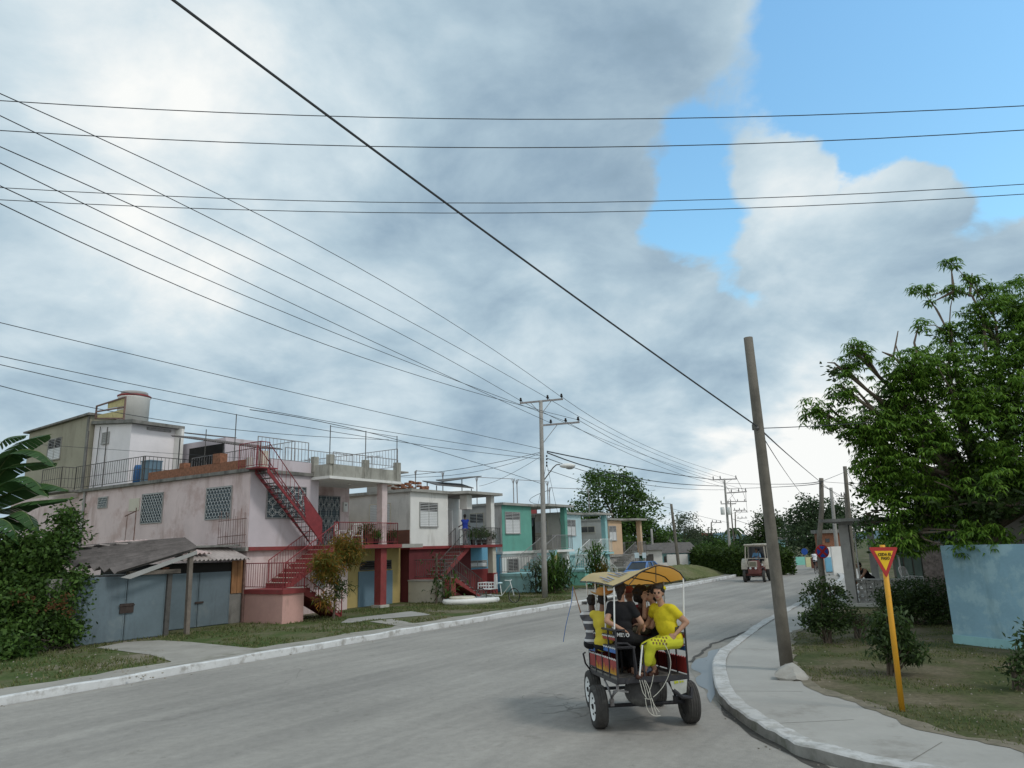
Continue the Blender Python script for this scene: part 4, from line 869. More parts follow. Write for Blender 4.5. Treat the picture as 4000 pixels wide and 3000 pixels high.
def limbs(parent, mat, base, fork, blobs, r, off, name='trunk', seed=0, twigs=True):
    mb = MB(); rg = random.Random(seed); base = np.array(base, float); fork = np.array(fork, float)
    mid = (base+fork)/2+np.array([rg.uniform(-.1, .1)*r*6, rg.uniform(-.1, .1)*r*6, 0]); mb.tube([base-np.array([0, 0, .1]), base+(mid-base)*.4, mid, fork], [r*1.25, r, r*.9, r*.75], 8)
    for b in blobs:
        c = np.array(b[:3], float); m_ = (fork+c)/2+np.array([rg.uniform(-.3, .3), rg.uniform(-.3, .3), rg.uniform(0, .4)])*r*4
        mb.tube([fork-np.array([0, 0, .1]), m_, c], [r*.5, r*.32, r*.12], 6)
        if twigs:
            for _ in range(3):
                e = c+np.array([rg.uniform(-1, 1)*b[3], rg.uniform(-1, 1)*b[4], rg.uniform(-.4, .9)*b[5]])*.9; mb.tube([m_*.3+c*.7, (c+e)/2+np.array([0, 0, .1]), e], [r*.16, r*.1, r*.04], 5)
    return mb.build(name, mat, parent, off=off)
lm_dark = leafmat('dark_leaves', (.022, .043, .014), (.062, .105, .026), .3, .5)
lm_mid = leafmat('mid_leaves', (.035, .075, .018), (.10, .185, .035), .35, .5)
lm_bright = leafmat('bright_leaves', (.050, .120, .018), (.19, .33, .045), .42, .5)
lm_far = leafmat('far_leaves', (.035, .06, .03), (.07, .11, .045), .35, .6)
lm_grey = leafmat('sparse_grey_leaves', (.06, .08, .05), (.11, .14, .08), .4, .6)
lm_croton = leafmat('croton_leaves', (.24, .13, .02), (.42, .15, .03), .35, .5, (.08, .12, .02))
lm_banana = leafmat('banana_leaf', (.030, .075, .022), (.055, .12, .035), .3, .45)
lm_rust = leafmat('dry_rust_leaves', (.11, .05, .025), (.18, .08, .03), .2, .8)
def B(x, y, d, rx, rz, ry=None):            # blob from picture position, depth and half sizes in metres
    c = PD(x, y, d); return (c[0], c[1], c[2], rx, ry or rx, rz)
def tree(name, label, base, blobs, n, size, mat, r, seed, fork=None, group=None, **k):
    t = wthing(name, label, 'tree' if 'cat' not in k else k.pop('cat'), base, group); f = fork if fork is not None else np.array([base[0], base[1], max(1.2, min(b[2]-b[5]*.6 for b in blobs))])
    limbs(t, m_trunk, base, f, blobs, r, base, seed=seed); crown(t, mat, blobs, n, size, seed, base, **k); return t
# big tree on the right, leaves in drooping whorls
def whorls(parent, mat, blobs, n, seed, off, L_=.34, name='crown', fill=.45, cut=-.35, nleaf=9):
    rg = np.random.RandomState(seed); Cs = []; vol = np.array([b[3]*b[4]*b[5] for b in blobs])**.67; k = vol/vol.sum()
    for b, q in zip(blobs, k):
        m_ = max(4, int(n*q)); d = rg.normal(0, 1, (m_, 3)); d /= np.linalg.norm(d, axis=1)[:, None]
        rr = np.where(rg.rand(m_) < fill, rg.uniform(.3, .9, m_), rg.uniform(.85, 1.05, m_)); rr *= 1+.28*np.array([mnoise.noise(Vector(x*1.9)+Vector((seed, b[0], b[1]))) for x in d])
        Cs.append(np.array(b[:3])+d*rr[:, None]*np.array(b[3:6]))
    c = np.concatenate(Cs); c = c[np.array([mnoise.noise(Vector(x*.8)+Vector((seed, 5, 0))) > cut for x in c])]; m_ = len(c)
    a0 = rg.uniform(0, 6.28, m_); out = rg.normal(0, .35, (m_, 2)); CC = np.repeat(c, nleaf, 0); a = np.repeat(a0, nleaf)+np.tile(np.arange(nleaf)*2*math.pi/nleaf, m_)+rg.normal(0, .12, m_*nleaf)
    dirs = np.c_[np.cos(a), np.sin(a), rg.uniform(-.5, .25, m_*nleaf)]; dirs[:, :2] += np.repeat(out, nleaf, 0)
    n_ = len(CC); l = L_*rg.uniform(.65, 1.15, n_); s = np.c_[-np.sin(a), np.cos(a), np.zeros(n_)]; w = L_*.115
    dirs /= np.linalg.norm(dirs, axis=1)[:, None]; m1 = CC+dirs*(l*.5)[:, None]; dn = dirs.copy(); dn[:, 2] -= .9; dn /= np.linalg.norm(dn, axis=1)[:, None]; tp = m1+dn*(l*.6)[:, None]
    v = np.stack([CC, m1+s*w, tp, m1-s*w], 1)-np.array(off); nv = n_*4
    # two triangles folded over the mid line give the drooping shape
    me = bpy.data.meshes.new(name); F_ = np.arange(nv).reshape(-1, 4); tri = np.concatenate([F_[:, [0, 1, 3]], F_[:, [1, 2, 3]]], 0)
    me.vertices.add(nv); me.vertices.foreach_set('co', v.reshape(-1)); me.loops.add(len(tri)*3); me.loops.foreach_set('vertex_index', tri.reshape(-1).astype(np.int32))
    me.polygons.add(len(tri)); me.polygons.foreach_set('loop_start', np.arange(0, len(tri)*3, 3, dtype=np.int32)); me.update(calc_edges=True); me.validate(); me.materials.append(mat)
    o = bpy.data.objects.new(name, me); col.objects.link(o); o.parent = parent; return o
tb = PD(2165, 1260, 21.5); tb[2] = ZV
TR = wthing('leafy_tree', 'large spreading tree with drooping bright green leaves over the pale blue wall', 'tree', tb)
TB = [B(2080, 900, 20, 1.9, 1.7), B(1960, 990, 19.5, 1.3, 1.3), B(2180, 800, 20.5, 1.9, 1.6), B(1930, 860, 20, .95, .75), B(2200, 980, 19, 1.8, 1.6), B(2080, 1080, 19, 1.6, .85), B(1945, 1110, 19.5, 1.05, .8),
      B(2190, 1090, 18, 1.5, .8), B(2330, 900, 20, 2.2, 2.2), B(2150, 690, 20.5, 1.0, .75), B(2220, 660, 21, 1.2, .9), B(2330, 1080, 18, 1.8, 1.0), B(1880, 1130, 20, .5, .4), B(2040, 790, 20, .9, .7), B(1900, 930, 19.5, .8, .6),
      B(1835, 850, 19.5, .55, .35), B(1790, 900, 19.5, .45, .42), B(1850, 765, 19.5, .42, .4), B(1850, 930, 19.5, .5, .45), B(1820, 800, 19.5, .4, .4), B(1905, 1010, 19.5, .7, .6), B(1890, 1060, 19.5, .5, .4), B(1960, 800, 19.5, .8, .6), B(2420, 760, 21, 2.0, 1.8), B(2050, 720, 20.5, .3, .35), B(1960, 1170, 19, .9, .35), B(2090, 1165, 18.5, 1.1, .4)]
TS = [B(2055, 565, 20.5, .28, .2), B(2095, 600, 20.5, .3, .25), B(1990, 625, 20.5, .38, .16), B(2060, 630, 20.5, .4, .18), B(2010, 650, 20.5, .15, .16), B(2125, 625, 20.5, .35, .25), B(1990, 705, 20, .22, .25), B(1750, 880, 19.5, .25, .4), B(1735, 905, 19.5, .12, .15)]
fk = PD(2150, 1130, 21); limbs(TR, m_trunk, tb, fk, TB, .28, tb, seed=3)
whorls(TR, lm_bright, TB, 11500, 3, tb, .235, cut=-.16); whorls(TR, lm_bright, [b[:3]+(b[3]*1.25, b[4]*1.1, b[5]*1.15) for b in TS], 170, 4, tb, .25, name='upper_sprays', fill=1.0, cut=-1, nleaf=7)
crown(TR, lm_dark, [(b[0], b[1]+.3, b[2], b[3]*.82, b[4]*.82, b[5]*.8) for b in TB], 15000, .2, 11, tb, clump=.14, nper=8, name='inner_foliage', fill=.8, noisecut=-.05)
mb = MB()
for pts in (((2130, 760), (2125, 690), (2100, 640), (2060, 625), (2000, 640)), ((2060, 625), (2055, 580)), ((2095, 640), (2100, 590)), ((2060, 630), (2020, 650)), ((1990, 800), (1975, 740), (1985, 700)), ((1990, 800), (1950, 790), (1935, 745)), ((1950, 790), (1930, 770), (1940, 715)), ((1930, 770), (1905, 760))):
    P_ = [PD(x, y, 20.5 if y < 700 else 20) for x, y in pts]; mb = MB(); mb.tube(P_, [.05*(1-.7*i/(len(P_)-1)) for i in range(len(P_))], 5); mb.build('branch', m_dead, TR, off=tb)
for q_ in TS:
    mb = MB(); c_ = np.array(q_[:3]); n_ = min(TB, key=lambda t_: np.linalg.norm(np.array(t_[:3])-c_)); mb.tube([np.array(n_[:3]), (np.array(n_[:3])+c_)/2+np.array([0, 0, .15]), c_], [.022, .016, .008], 5); mb.build('branch', m_dead, TR, off=tb)
# shrubs
def shrub(name, label, base, blobs, n, size, mat, seed, stems=9, cat='shrub', **k):
    t = wthing(name, label, cat, base, k.pop('group', None)); rg = random.Random(seed); mb = MB()
    for i in range(stems):
        b = blobs[i % len(blobs)]; e = np.array([b[0]+rg.uniform(-.7, .7)*b[3], b[1]+rg.uniform(-.7, .7)*b[4], b[2]+rg.uniform(-.3, .7)*b[5]])
        s = np.array([base[0]+rg.uniform(-.1, .1), base[1]+rg.uniform(-.1, .1), base[2]-.03]); mb.tube([s, s*.5+e*.5+np.array([rg.uniform(-.08, .08), 0, .05]), e], [.022, .014, .006], 5)
    mb.build('stem', m_trunk, t, off=base); crown(t, mat, blobs, n, size, seed, base, name='foliage', **k); return t
b0 = G(*C3(1150, 985), ZV); d = b0[1]
shrub('shrub', 'round dark leaved shrub between the pavement and the porch column', b0, [B(*C3(1150, 770), d, .62, .5), B(*C3(1090, 840), d-.2, .42, .45), B(*C3(1210, 860), d, .55, .4), B(*C3(1100, 690), d, .25, .3), B(*C3(1185, 690), d, .22, .2), B(*C3(1060, 880), d, .25, .2)], 5200, .085, lm_dark, 21, 14, clump=.06, noisecut=-.5, nscale=2.5, fill=.6, width=.6, zmin=ZV+.25)
b0 = G(*C3(1320, 960), ZV); d = b0[1]
shrub('shrub', 'thin brownish shrub right of the round dark shrub', b0, [B(*C3(1320, 870), d, .4, .3), B(*C3(1280, 830), d, .25, .2)], 700, .07, leafmat('brownish_leaves', (.05, .045, .02), (.09, .08, .035), .2), 22, 12, clump=.07, fill=.8, zmin=ZV+.2)
b0 = G(*C3(1500, 1160), ZV); d = b0[1]
shrub('shrub', 'dark leafy shrub directly behind the yellow sign post', b0, [B(*C3(1470, 950), d, .42, .5), B(*C3(1560, 1000), d, .4, .4), B(*C3(1500, 860), d, .3, .3), B(*C3(1590, 1060), d, .2, .25)], 1900, .14, lm_dark, 23, 12, clump=.09, droop=.5, fill=.6, width=.35, zmin=ZV+.2)
b0 = G(*C3(1620, 880), ZV); d = b0[1]
shrub('hedge', 'dense dark green garden hedge in front of the shaded porch', b0, [B(*C3(1560, 720), d, .8, .42), B(*C3(1680, 710), d, .8, .45), B(*C3(1620, 800), d, 1.0, .5), B(*C3(1740, 790), d, .6, .5), B(*C3(1500, 780), d, .5, .4)], 9000, .10, lm_dark, 24, 10, 'hedge', clump=.09, fill=.5, noisecut=-.6)
b0 = G(*C3(2190, 1240), ZV); d = b0[1]
shrub('shrub', 'small thorny plant at the foot of the pale blue wall', b0, [B(*C3(2190, 1120), d, .28, .3), B(*C3(2230, 980), d, .2, .35)], 500, .11, lm_dark, 25, 9, clump=.08, fill=.8, zmin=ZV+.1)
# creeper bush and banana plant on the left
bb = G(150, 1400, ZV); d = bb[1]
BU = [B(50, 1245, d, 1.0, 1.0), B(105, 1190, d, .6, .7), B(10, 1200, d-.3, .8, .6), B(120, 1290, d, .75, .7), B(50, 1350, d-.8, .95, .6), B(130, 1360, d-.2, .6, .45), B(140, 1120, d+.5, .3, .4), B(0, 1310, d-1, .8, .9), B(10, 1400, d-2, .7, .4), B(160, 1255, d+.2, .35, .35), B(155, 1160, d+.5, .25, .25), B(-60, 1260, d-1, 1.0, 1.0)]
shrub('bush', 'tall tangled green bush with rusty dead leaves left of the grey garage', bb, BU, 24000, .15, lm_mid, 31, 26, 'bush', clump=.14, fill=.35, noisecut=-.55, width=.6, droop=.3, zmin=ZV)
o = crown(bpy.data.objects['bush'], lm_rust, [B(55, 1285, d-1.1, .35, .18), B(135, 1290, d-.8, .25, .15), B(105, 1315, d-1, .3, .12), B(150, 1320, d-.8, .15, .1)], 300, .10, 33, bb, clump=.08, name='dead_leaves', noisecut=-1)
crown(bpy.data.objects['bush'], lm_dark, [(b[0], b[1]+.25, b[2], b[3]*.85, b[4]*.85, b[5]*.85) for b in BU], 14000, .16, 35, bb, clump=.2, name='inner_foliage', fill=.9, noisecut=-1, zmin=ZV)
bn = G(-30, 1420, ZV)+np.array([-1.2, 4, 0]); BN = wthing('banana_plant', 'banana plant with broad arching leaves at the left edge', 'plant', bn)
mb = MB(); top = PD(-40, 1080, bn[1]); mb.tube([bn, (bn+top)/2, top], [.16, .13, .08], 10); mb.build('stem', m_trunk, BN, off=bn)
def banana_leaf(parent, pts, w, seed):
    rg = random.Random(seed); pts = [np.array(p, float) for p in smooth3(pts, 7)]; mb = MB(); n = len(pts); ribs = MB()
    for i in range(n-1):
        t0, t1 = i/(n-1), (i+1)/(n-1); f = lambda t: w*max(.04, (math.sin(math.pi*min(1, t*1.02+.03))**.55))
        tg = pts[i+1]-pts[i]; tg /= np.linalg.norm(tg); sd = np.cross(tg, [0, 0, 1]); sd /= np.linalg.norm(sd)+1e-9; nm = np.cross(sd, tg)
        gap = rg.uniform(0, .35) if rg.random() < .5 else 0.03
        for sg in (-1, 1):
            a = sd*sg; e = -abs(nm)*.45
            e0 = a*f(t0)+np.array([0, 0, -.42])*f(t0)+tg*.08*w; e1 = a*f(t1)+np.array([0, 0, -.42])*f(t1)+tg*.08*w-(pts[i+1]-pts[i])*gap
            mb.face(pts[i], pts[i]+e0, pts[i+1]+e1, pts[i+1])
    o = mb.build('leaf', lm_banana, parent); ribs.tube(pts, [.03*(1-.8*i/n) for i in range(n)], 5); ribs.build('midrib', paint('midrib', (.12, .17, .06), .1, bump=0) if 'midrib' not in bpy.data.materials else bpy.data.materials['midrib'], o)
def smooth3(pts, n):
    out = []
    for i in range(len(pts)-1):
        p0, p1, p2, p3 = [np.array(pts[max(0, min(len(pts)-1, j))], float) for j in (i-1, i, i+1, i+2)]
        for k in range(n): t = k/n; out.append(.5*((2*p1)+(-p0+p2)*t+(2*p0-5*p1+4*p2-p3)*t*t+(-p0+3*p1-3*p2+p3)*t**3))
    out.append(np.array(pts[-1], float)); return out
dd = bn[1]
for i, (P_, w) in enumerate((([(-40, 1080, 0), (10, 990, -.3), (60, 950, -.4), (110, 938, -.6)], .42), ([(-40, 1090, 0), (10, 1015, -.5), (70, 1000, -.8), (125, 1000, -1)], .38), ([(-40, 1100, 0), (20, 1065, -1), (90, 1045, -1.4), (150, 1060, -1.5)], .45),
        ([(-40, 1100, 0), (10, 1100, -1.2), (60, 1085, -1.8), (170, 1075, -1.6)], .36), ([(-60, 1100, 0), (-10, 1130, -1.5), (50, 1130, -2), (110, 1160, -2)], .4), ([(-60, 1120, 0), (-20, 1140, -1.6), (20, 1150, -2.2), (50, 1200, -2.3)], .38), ([(-50, 1080, 0), (-20, 1000, .3), (10, 950, .5), (60, 940, .6)], .35), ([(-40, 1080, 0), (20, 985, -.6), (80, 975, -1.0), (120, 1010, -1.2)], .36), ([(-50, 1090, 0), (0, 1050, -1.2), (60, 1030, -1.6), (105, 1075, -1.9)], .38), ([(-50, 1100, 0), (0, 1120, -1.8), (50, 1105, -2.2), (80, 1150, -2.4)], .36), ([(-60, 1130, -1), (-20, 1120, -2.5), (20, 1130, -3), (45, 1180, -3)], .35))):
    banana_leaf(BN, [PD(x, y, dd+q) for x, y, q in P_], w*1.25, i)
# croton by the stairs
b0 = np.array(W(8.6, 5.6, ZV)); CT = wthing('croton_tree', 'small tree with orange and yellow strap leaves by the red staircase', 'tree', b0)
cb = [pv(C1(*q), 5.6) for q in ((1770, 985), (1880, 880), (1830, 1090), (1740, 950), (1900, 920), (1760, 1170))]
CB = [tuple(W(cb[i][0], 5.6+dv, cb[i][1]))+(r, r, r*1.1) for i, (dv, r) in enumerate(((0, .55), (.1, .5), (0, .45), (-.2, .35), (.2, .4), (0, .25)))]
limbs(CT, m_trunk, b0, W(8.7, 5.6, 1.3), CB[:5], .05, b0, seed=8)
crown(CT, lm_croton, CB[:2]+CB[3:5]+CB[5:], 4200, .26, 41, b0, width=.16, clump=.16, droop=.5, fill=.6, noisecut=-1)
crown(CT, lm_dark, [CB[2], CB[4]], 900, .2, 42, b0, width=.2, clump=.14, droop=.4, fill=.6, name='green_leaves', noisecut=-1)
# plants between the houses
def spiky(name, label, base, hgt, n, mat, seed, L_=.9, cat='plant'):
    t = wthing(name, label, cat, base); rg = random.Random(seed); mb = MB()
    for i in range(int(n*1.9)):
        a = rg.uniform(0, 6.28); el = rg.uniform(.15, 1.3); l = L_*rg.uniform(.6, 1.1); s = np.array(base)+np.array([rg.gauss(0, .28)*min(1, hgt), rg.gauss(0, .28)*min(1, hgt), rg.uniform(.05, hgt)])
        d1 = np.array([math.cos(a)*math.cos(el), math.sin(a)*math.cos(el), math.sin(el)]); sd = np.array([-math.sin(a), math.cos(a), 0])*.045
        m_ = s+d1*l*.55; e = m_+(d1*.45+np.array([0, 0, -.35]))*l; mb.face(s-sd*.5, m_-sd, m_+sd, s+sd*.5); mb.face(m_-sd, e, m_+sd)
    mb.build('leaves', mat, t, off=base); b = MB(); b.tube([base, np.array(base)+np.array([.02, 0, hgt])], .05, 6); b.build('stem', m_trunk, t, off=base); return t
g_ = G(*C2(1060, 715), ZV); spiky('palm_plant', 'bushy green palm plant just right of the near utility pole', g_, 1.6, 110, lm_mid, 1, 1.5)
g_ = G(*C2(1030, 712), ZV); spiky('palm_plant', 'low dark fan palm at the foot of the near utility pole', g_, .7, 70, lm_dark, 2, 1.3)
g_ = G(*C2(1110, 700), ZV); spiky('palm_plant', 'dark drooping palm between the teal house and the mint green block', g_, 1.5, 80, lm_dark, 3, 1.1)
g_ = G(*C2(960, 715), ZV); spiky('yucca', 'yellowish spiky plant between the turquoise block and the utility pole', g_, 1.4, 60, lm_grey, 4, .9)
g_ = G(*C2(1285, 690), ZV); spiky('yucca', 'yellow green spiky shrub in front of the white stair rails', g_, 2.3, 150, lm_mid, 5, 1.2)
g_ = G(*C2(1330, 690), ZV); spiky('yucca', 'low yellow leaved shrub beside the pale blue house post', g_, 1.3, 80, lm_croton, 6, .7)
for i, (x, y, h, lb) in enumerate(((265, 770, 1.5, 'straggly dark plant at the left corner of the cream planter'), (320, 690, .3, 'thin twiggy plant growing before the cream planter'), (405, 660, .5, 'low green plant with orange tips on the planter top'))):
    g_ = G(*C2(x, 775), ZV)-V*.3*0; g_ = np.array(W(16.5+i*.35, 6.8-i*.15, ZV)); spiky('garden_plant', lb, g_, h+.9, 34, lm_mid if i else lm_dark, 60+i, .5)
# far trees
fg = 'trees behind the far end of the street'
tree('leafy_tree', 'large full green tree rising behind the peach house', PD(1345, 1200, 78)*np.array([1, 1, 0]), [B(1320, 1060, 78, 3.0, 2.0), B(1290, 1120, 78, 2.6, 2.2), B(1370, 1110, 78, 2.4, 2.0), B(1250, 1120, 80, 1.5, 1.4), B(1330, 1150, 78, 3.2, 2.0), B(1400, 1135, 76, 1.9, 1.6), B(1420, 1165, 76, 1.4, 1.4), B(1285, 1035, 78, 1.0, .9), B(1345, 1035, 78, 1.0, .8), B(1380, 1070, 78, 1.0, .8), B(1360, 1180, 76, 2.5, 1.0)], 21000, .42, lm_mid, .32, 51, group=fg, clump=.4, noisecut=-.12, nscale=.6)
tree('leafy_tree', 'sparse greyish tree right of the plain wooden pole', PD(1480, 1200, 105)*np.array([1, 1, 0]), [B(1480, 1135, 105, 2.0, 1.6), B(1460, 1150, 105, 1.4, 1.2), B(1500, 1155, 105, 1.4, 1.2)], 3000, .4, lm_grey, .18, 52, group=fg, clump=.4, noisecut=-.1, droop=0)
tree('leafy_tree', 'dark dense tree half hidden behind the big leaning pole', PD(1660, 1205, 112)*np.array([1, 1, 0]), [B(1652, 1150, 112, 2.0, 2.6), B(1680, 1150, 112, 2.2, 2.4), B(1665, 1130, 112, 1.6, 1.3), B(1640, 1165, 112, 1.2, 1.6)], 6500, .5, lm_dark, .25, 53, group=fg, clump=.5)
tree('leafy_tree', 'broad grey green tree behind the no stopping sign', PD(1755, 1205, 88)*np.array([1, 1, 0]), [B(1755, 1115, 88, 2.6, 2.1), B(1725, 1135, 88, 2.0, 1.8), B(1790, 1120, 86, 2.2, 1.8), B(1735, 1165, 86, 2.4, 1.6), B(1780, 1160, 84, 2.6, 1.6), B(1750, 1090, 88, 1.3, 1.0), B(1815, 1105, 84, 1.6, 1.3), B(1825, 1150, 82, 2, 1.8)], 12000, .45, lm_far, .3, 54, group=fg, clump=.45, noisecut=-.2)
bandx = [(1490, 1170, 125, 'olive tree mass beside the white far house'), (1530, 1172, 120, 'low dark tree above the blue notice board'), (1560, 1180, 118, 'round green tree at the end of the hedge'), (1600, 1182, 135, 'hazy small tree behind the tractor cab'), (1622, 1184, 140, 'hazy small tree left of the dark dense tree'), (1440, 1180, 95, 'low tree over the white flat roofed far house'), (1510, 1195, 110, 'bushy tree over the letter boards')]
for i, (x, y, dd_, lb) in enumerate(bandx):
    tree('far_tree', lb, PD(x, 1205, dd_)*np.array([1, 1, 0]), [B(x, y, dd_, 2.0, 1.6), B(x+14, y+8, dd_, 1.7, 1.3), B(x-12, y+8, dd_, 1.6, 1.2)], 3200, .5, lm_far if i % 2 else lm_mid, .2, 70+i, group=fg, clump=.5)
for i, (x, y, dd_) in enumerate(((1585, 1150, 135), (1612, 1165, 170))):
    b0 = PD(x, 1200, dd_)*np.array([1, 1, 0]); tp = PD(x, y, dd_); t = wthing('palm_tree', ('tall palm beside the far utility poles', 'tiny distant palm behind the utility poles')[i], 'tree', b0, 'distant palms'); mb = MB(); mb.tube([b0, tp], [.22, .15], 6); mb.build('trunk', m_trunk, t, off=b0)
    mb = MB(); rg = random.Random(i)
    for k in range(15):
        a = k*.42; d1 = np.array([math.cos(a), math.sin(a), 0]); sd = np.array([-d1[1], d1[0], 0])*.28; P_ = [tp, tp+d1*1.0+np.array([0, 0, .4+.4*(k % 2)]), tp+d1*1.9+np.array([0, 0, -.3+.5*(k % 2)]), tp+d1*2.3+np.array([0, 0, -1.2+.5*(k % 2)])]
        for q in range(3): mb.face(P_[q]-sd*(.3+.7*(q > 0)), P_[q+1]-sd*(1 if q < 2 else .1), P_[q+1]+sd*(1 if q < 2 else .1), P_[q]+sd*(.3+.7*(q > 0)))
    mb.build('crown', lm_dark, t, off=b0)
# clipped hedge at the far bend
hb = G(*KE(1560, 1345), ZV); t = wthing('clipped_hedge', 'long clipped green hedge at the bend of the street', 'hedge', hb)
rg = np.random.RandomState(5); A0, A1 = G(*KE(1250, 1320), ZV), G(*KE(1915, 1372), ZV); n = 36000
tt = rg.rand(n); face = rg.rand(n); dirv = (A1-A0)/np.linalg.norm(A1-A0); nv_ = np.array([-dirv[1], dirv[0], 0])
tt = np.where(face > .92, 1+rg.normal(0, .004, n), tt)
dep = np.where(face < .6, rg.normal(0, .06, n), rg.uniform(0, 4.5, n)); hh = np.where((face < .6) | (face > .92), rg.rand(n), 1+rg.normal(0, .04, n))
Ht = 1.75+.15*np.sin(tt*23)+.1*np.sin(tt*61); pts = A0+np.outer(tt, A1-A0)+np.outer(dep, nv_)+np.outer(hh*Ht, [0, 0, 1]); leaves_mesh('foliage', leafmat('hedge_leaves', (.025, .05, .012), (.07, .12, .02), .3), t, pts, .3, .07, rg, off=hb)
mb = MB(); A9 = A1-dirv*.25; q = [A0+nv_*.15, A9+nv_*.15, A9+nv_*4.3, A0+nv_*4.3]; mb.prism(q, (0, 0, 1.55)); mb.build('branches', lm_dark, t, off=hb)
# ------------------------------------------------------------------ right hand side
def wbox(mb, c, a, ha, hb, z0, z1):       # oriented box, c=(x,y), a unit direction, half sizes
    a = np.array([a[0], a[1], 0]); b = np.array([-a[1], a[0], 0]); c = np.array([c[0], c[1], 0])
    mb.prism([c-a*ha-b*hb+[0, 0, z0], c+a*ha-b*hb+[0, 0, z0], c+a*ha+b*hb+[0, 0, z0], c-a*ha+b*hb+[0, 0, z0]], (0, 0, z1-z0))
m_bluewall = paint('pale_blue_render', (.27, .44, .53), .1, .8, (.16, .26, .30), .42, 1.5, True, bump=.6, bscale=12, patch=(.35, .52, .58), pamt=.5, pscale=1.8)
b0 = G(*C3(1840, 985), ZV); b1 = G(*C3(2200, 1026), ZV); dr_ = (b1-b0)/np.linalg.norm(b1-b0); nn = np.array([-dr_[1], dr_[0], 0])
BW = wthing('garden_wall', 'pale blue rendered garden wall under the large tree at the right edge', 'wall', b0)
mb = MB(); e1 = b0+dr_*7; mb.prism([b0, e1, e1+nn*.2, b0+nn*.2], (0, 0, 2.33)); mb.build('wall', m_bluewall, BW)
mb = MB(); mb.prism([b0-nn*.03-dr_*.02, e1-nn*.03, e1-nn*.004, b0-nn*.004-dr_*.02], (0, 0, .2)); mb.build('plinth', m_aqua, BW)
RH = rthing('porch_house', 'grey house with a flat porch roof and square column beside the pavement', 'house', (19.5, -12, 0))
b = MB(); b.box(19.1, 19.45, -11.85, -11.5, ZV, 3.2); b.build('column', m_polec, RH); b = MB(); b.box(26.6, 26.9, -11.8, -11.5, ZV, 3.2); b.build('column', m_polec, RH)
b = MB(); b.box(19.15, 26.9, -11.83, -11.52, 3.202, 3.32); b.box(19.15, 19.4, -17.0, -11.83, 3.202, 3.32); b.build('beam', m_polec, RH)
b = MB(); b.box(18.6, 27.3, -17.5, -10.9, 3.322, 3.44); b.build('porch_roof', m_slabdark, RH)
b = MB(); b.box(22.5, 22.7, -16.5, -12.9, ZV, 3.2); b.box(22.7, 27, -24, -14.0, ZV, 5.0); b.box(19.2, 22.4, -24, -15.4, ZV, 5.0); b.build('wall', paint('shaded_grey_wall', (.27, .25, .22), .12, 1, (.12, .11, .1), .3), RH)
b = MB(); b.box(18.2, 27.8, -24.5, -13.1, 5.0, 5.16); b.build('roof', m_polec, RH)
b = MB()
for k in range(9): b.box(22.44, 22.49, -16.0+k*.34, -15.72+k*.34, ZV+.1, 3.1)
b.build('slatted_door', paint('grey_green_boards', (.20, .27, .23), .12, 3), RH)
b = MB(); b.box(20.0, 22.3, -15.39, -15.36, .3, 2.6); b.build('dark_doorway', m_dark, RH)
b = MB(); b.box(19.6, 19.66, -12.0, -11.95, 1.0, 3.1); b.build('rail', m_metalwhite, RH); b = MB(); b.box(22.3, 22.36, -13.2, -13.14, .3, 3.1); b.build('rail', m_metalwhite, RH)
b = MB(); b.box(18.9, 27.3, -17.5, -11.0, ZV, ZV+.12); b.build('porch_floor', m_conc_l, RH)
# lattice block wall
LW = rthing('lattice_wall', 'low wall of pierced concrete blocks beside the porch column', 'wall', (19.3, -12.9, ZV))
b = MB(); v_ = -11.9; bs = .30
for r_ in range(3):
    for c_ in range(8):
        y0 = v_-bs*(c_+1); z0 = ZV+.06+r_*bs; 
        b.box(19.22, 19.34, y0, y0+.03, z0, z0+bs); b.box(19.22, 19.34, y0+.03, y0+bs, z0, z0+.03)
        cy, cz = y0+bs/2+.015, z0+bs/2+.015
        for a in range(4):
            an = a*math.pi/2+math.pi/4; b.bar((19.28, cy+.05*math.cos(an), cz+.05*math.sin(an)), (19.28, cy+.18*math.cos(an), cz+.18*math.sin(an)), .022, .1)
        for a in range(10):
            a0, a1 = a*.628, (a+1)*.628; b.bar((19.28, cy+.075*math.cos(a0), cz+.06*math.sin(a0)), (19.28, cy+.075*math.cos(a1), cz+.06*math.sin(a1)), .018, .1)
b.build('blocks', m_polec, LW)
b = MB(); b.box(19.2, 19.36, -14.4, -11.86, ZV+.965, ZV+1.02); b.build('coping', m_louv_g, LW)
b = MB(); b.box(19.2, 19.36, -14.4, -11.86, ZV-.05, ZV+.058); b.build('base', m_polec, LW)
m_pebd = paint('pebble_dash', (.32, .26, .235), .35, 12, (.08, .06, .05), .5, 9, bump=1.0, bscale=18)
p0 = G(*C3(1770, 860), ZV); b = MB(); c = np.array([p0[0], p0[1]]); wbox(b, c, (.54, .84), .28, .28, ZV, 2.5); b.solo('stone_pillar', m_pebd, 'rough stone faced pillar behind the end of the pale blue wall', 'pillar', tuple(p0))
# back house seen through the tree
b = MB(); b.box(12.5, 17.3, -27, -18.6, ZV, 4.6); tb_ = b; hs = rthing('brown_house', 'brownish house wall seen through the tree above the pale blue wall', 'house', (14, -20, 0)); tb_.build('wall', paint('pinkish_brown_wall', (.24, .17, .14), .12, 1, (.1, .08, .07), .3), hs)
b = MB(); b.box(12.1, 17.6, -27.4, -18.2, 4.6, 4.75); b.build('roof', m_slabdark, hs)
b = MB(); b.box(12.4, 12.497, -22, -21, 1.2, 2.4); b.build('window', m_dark, hs)
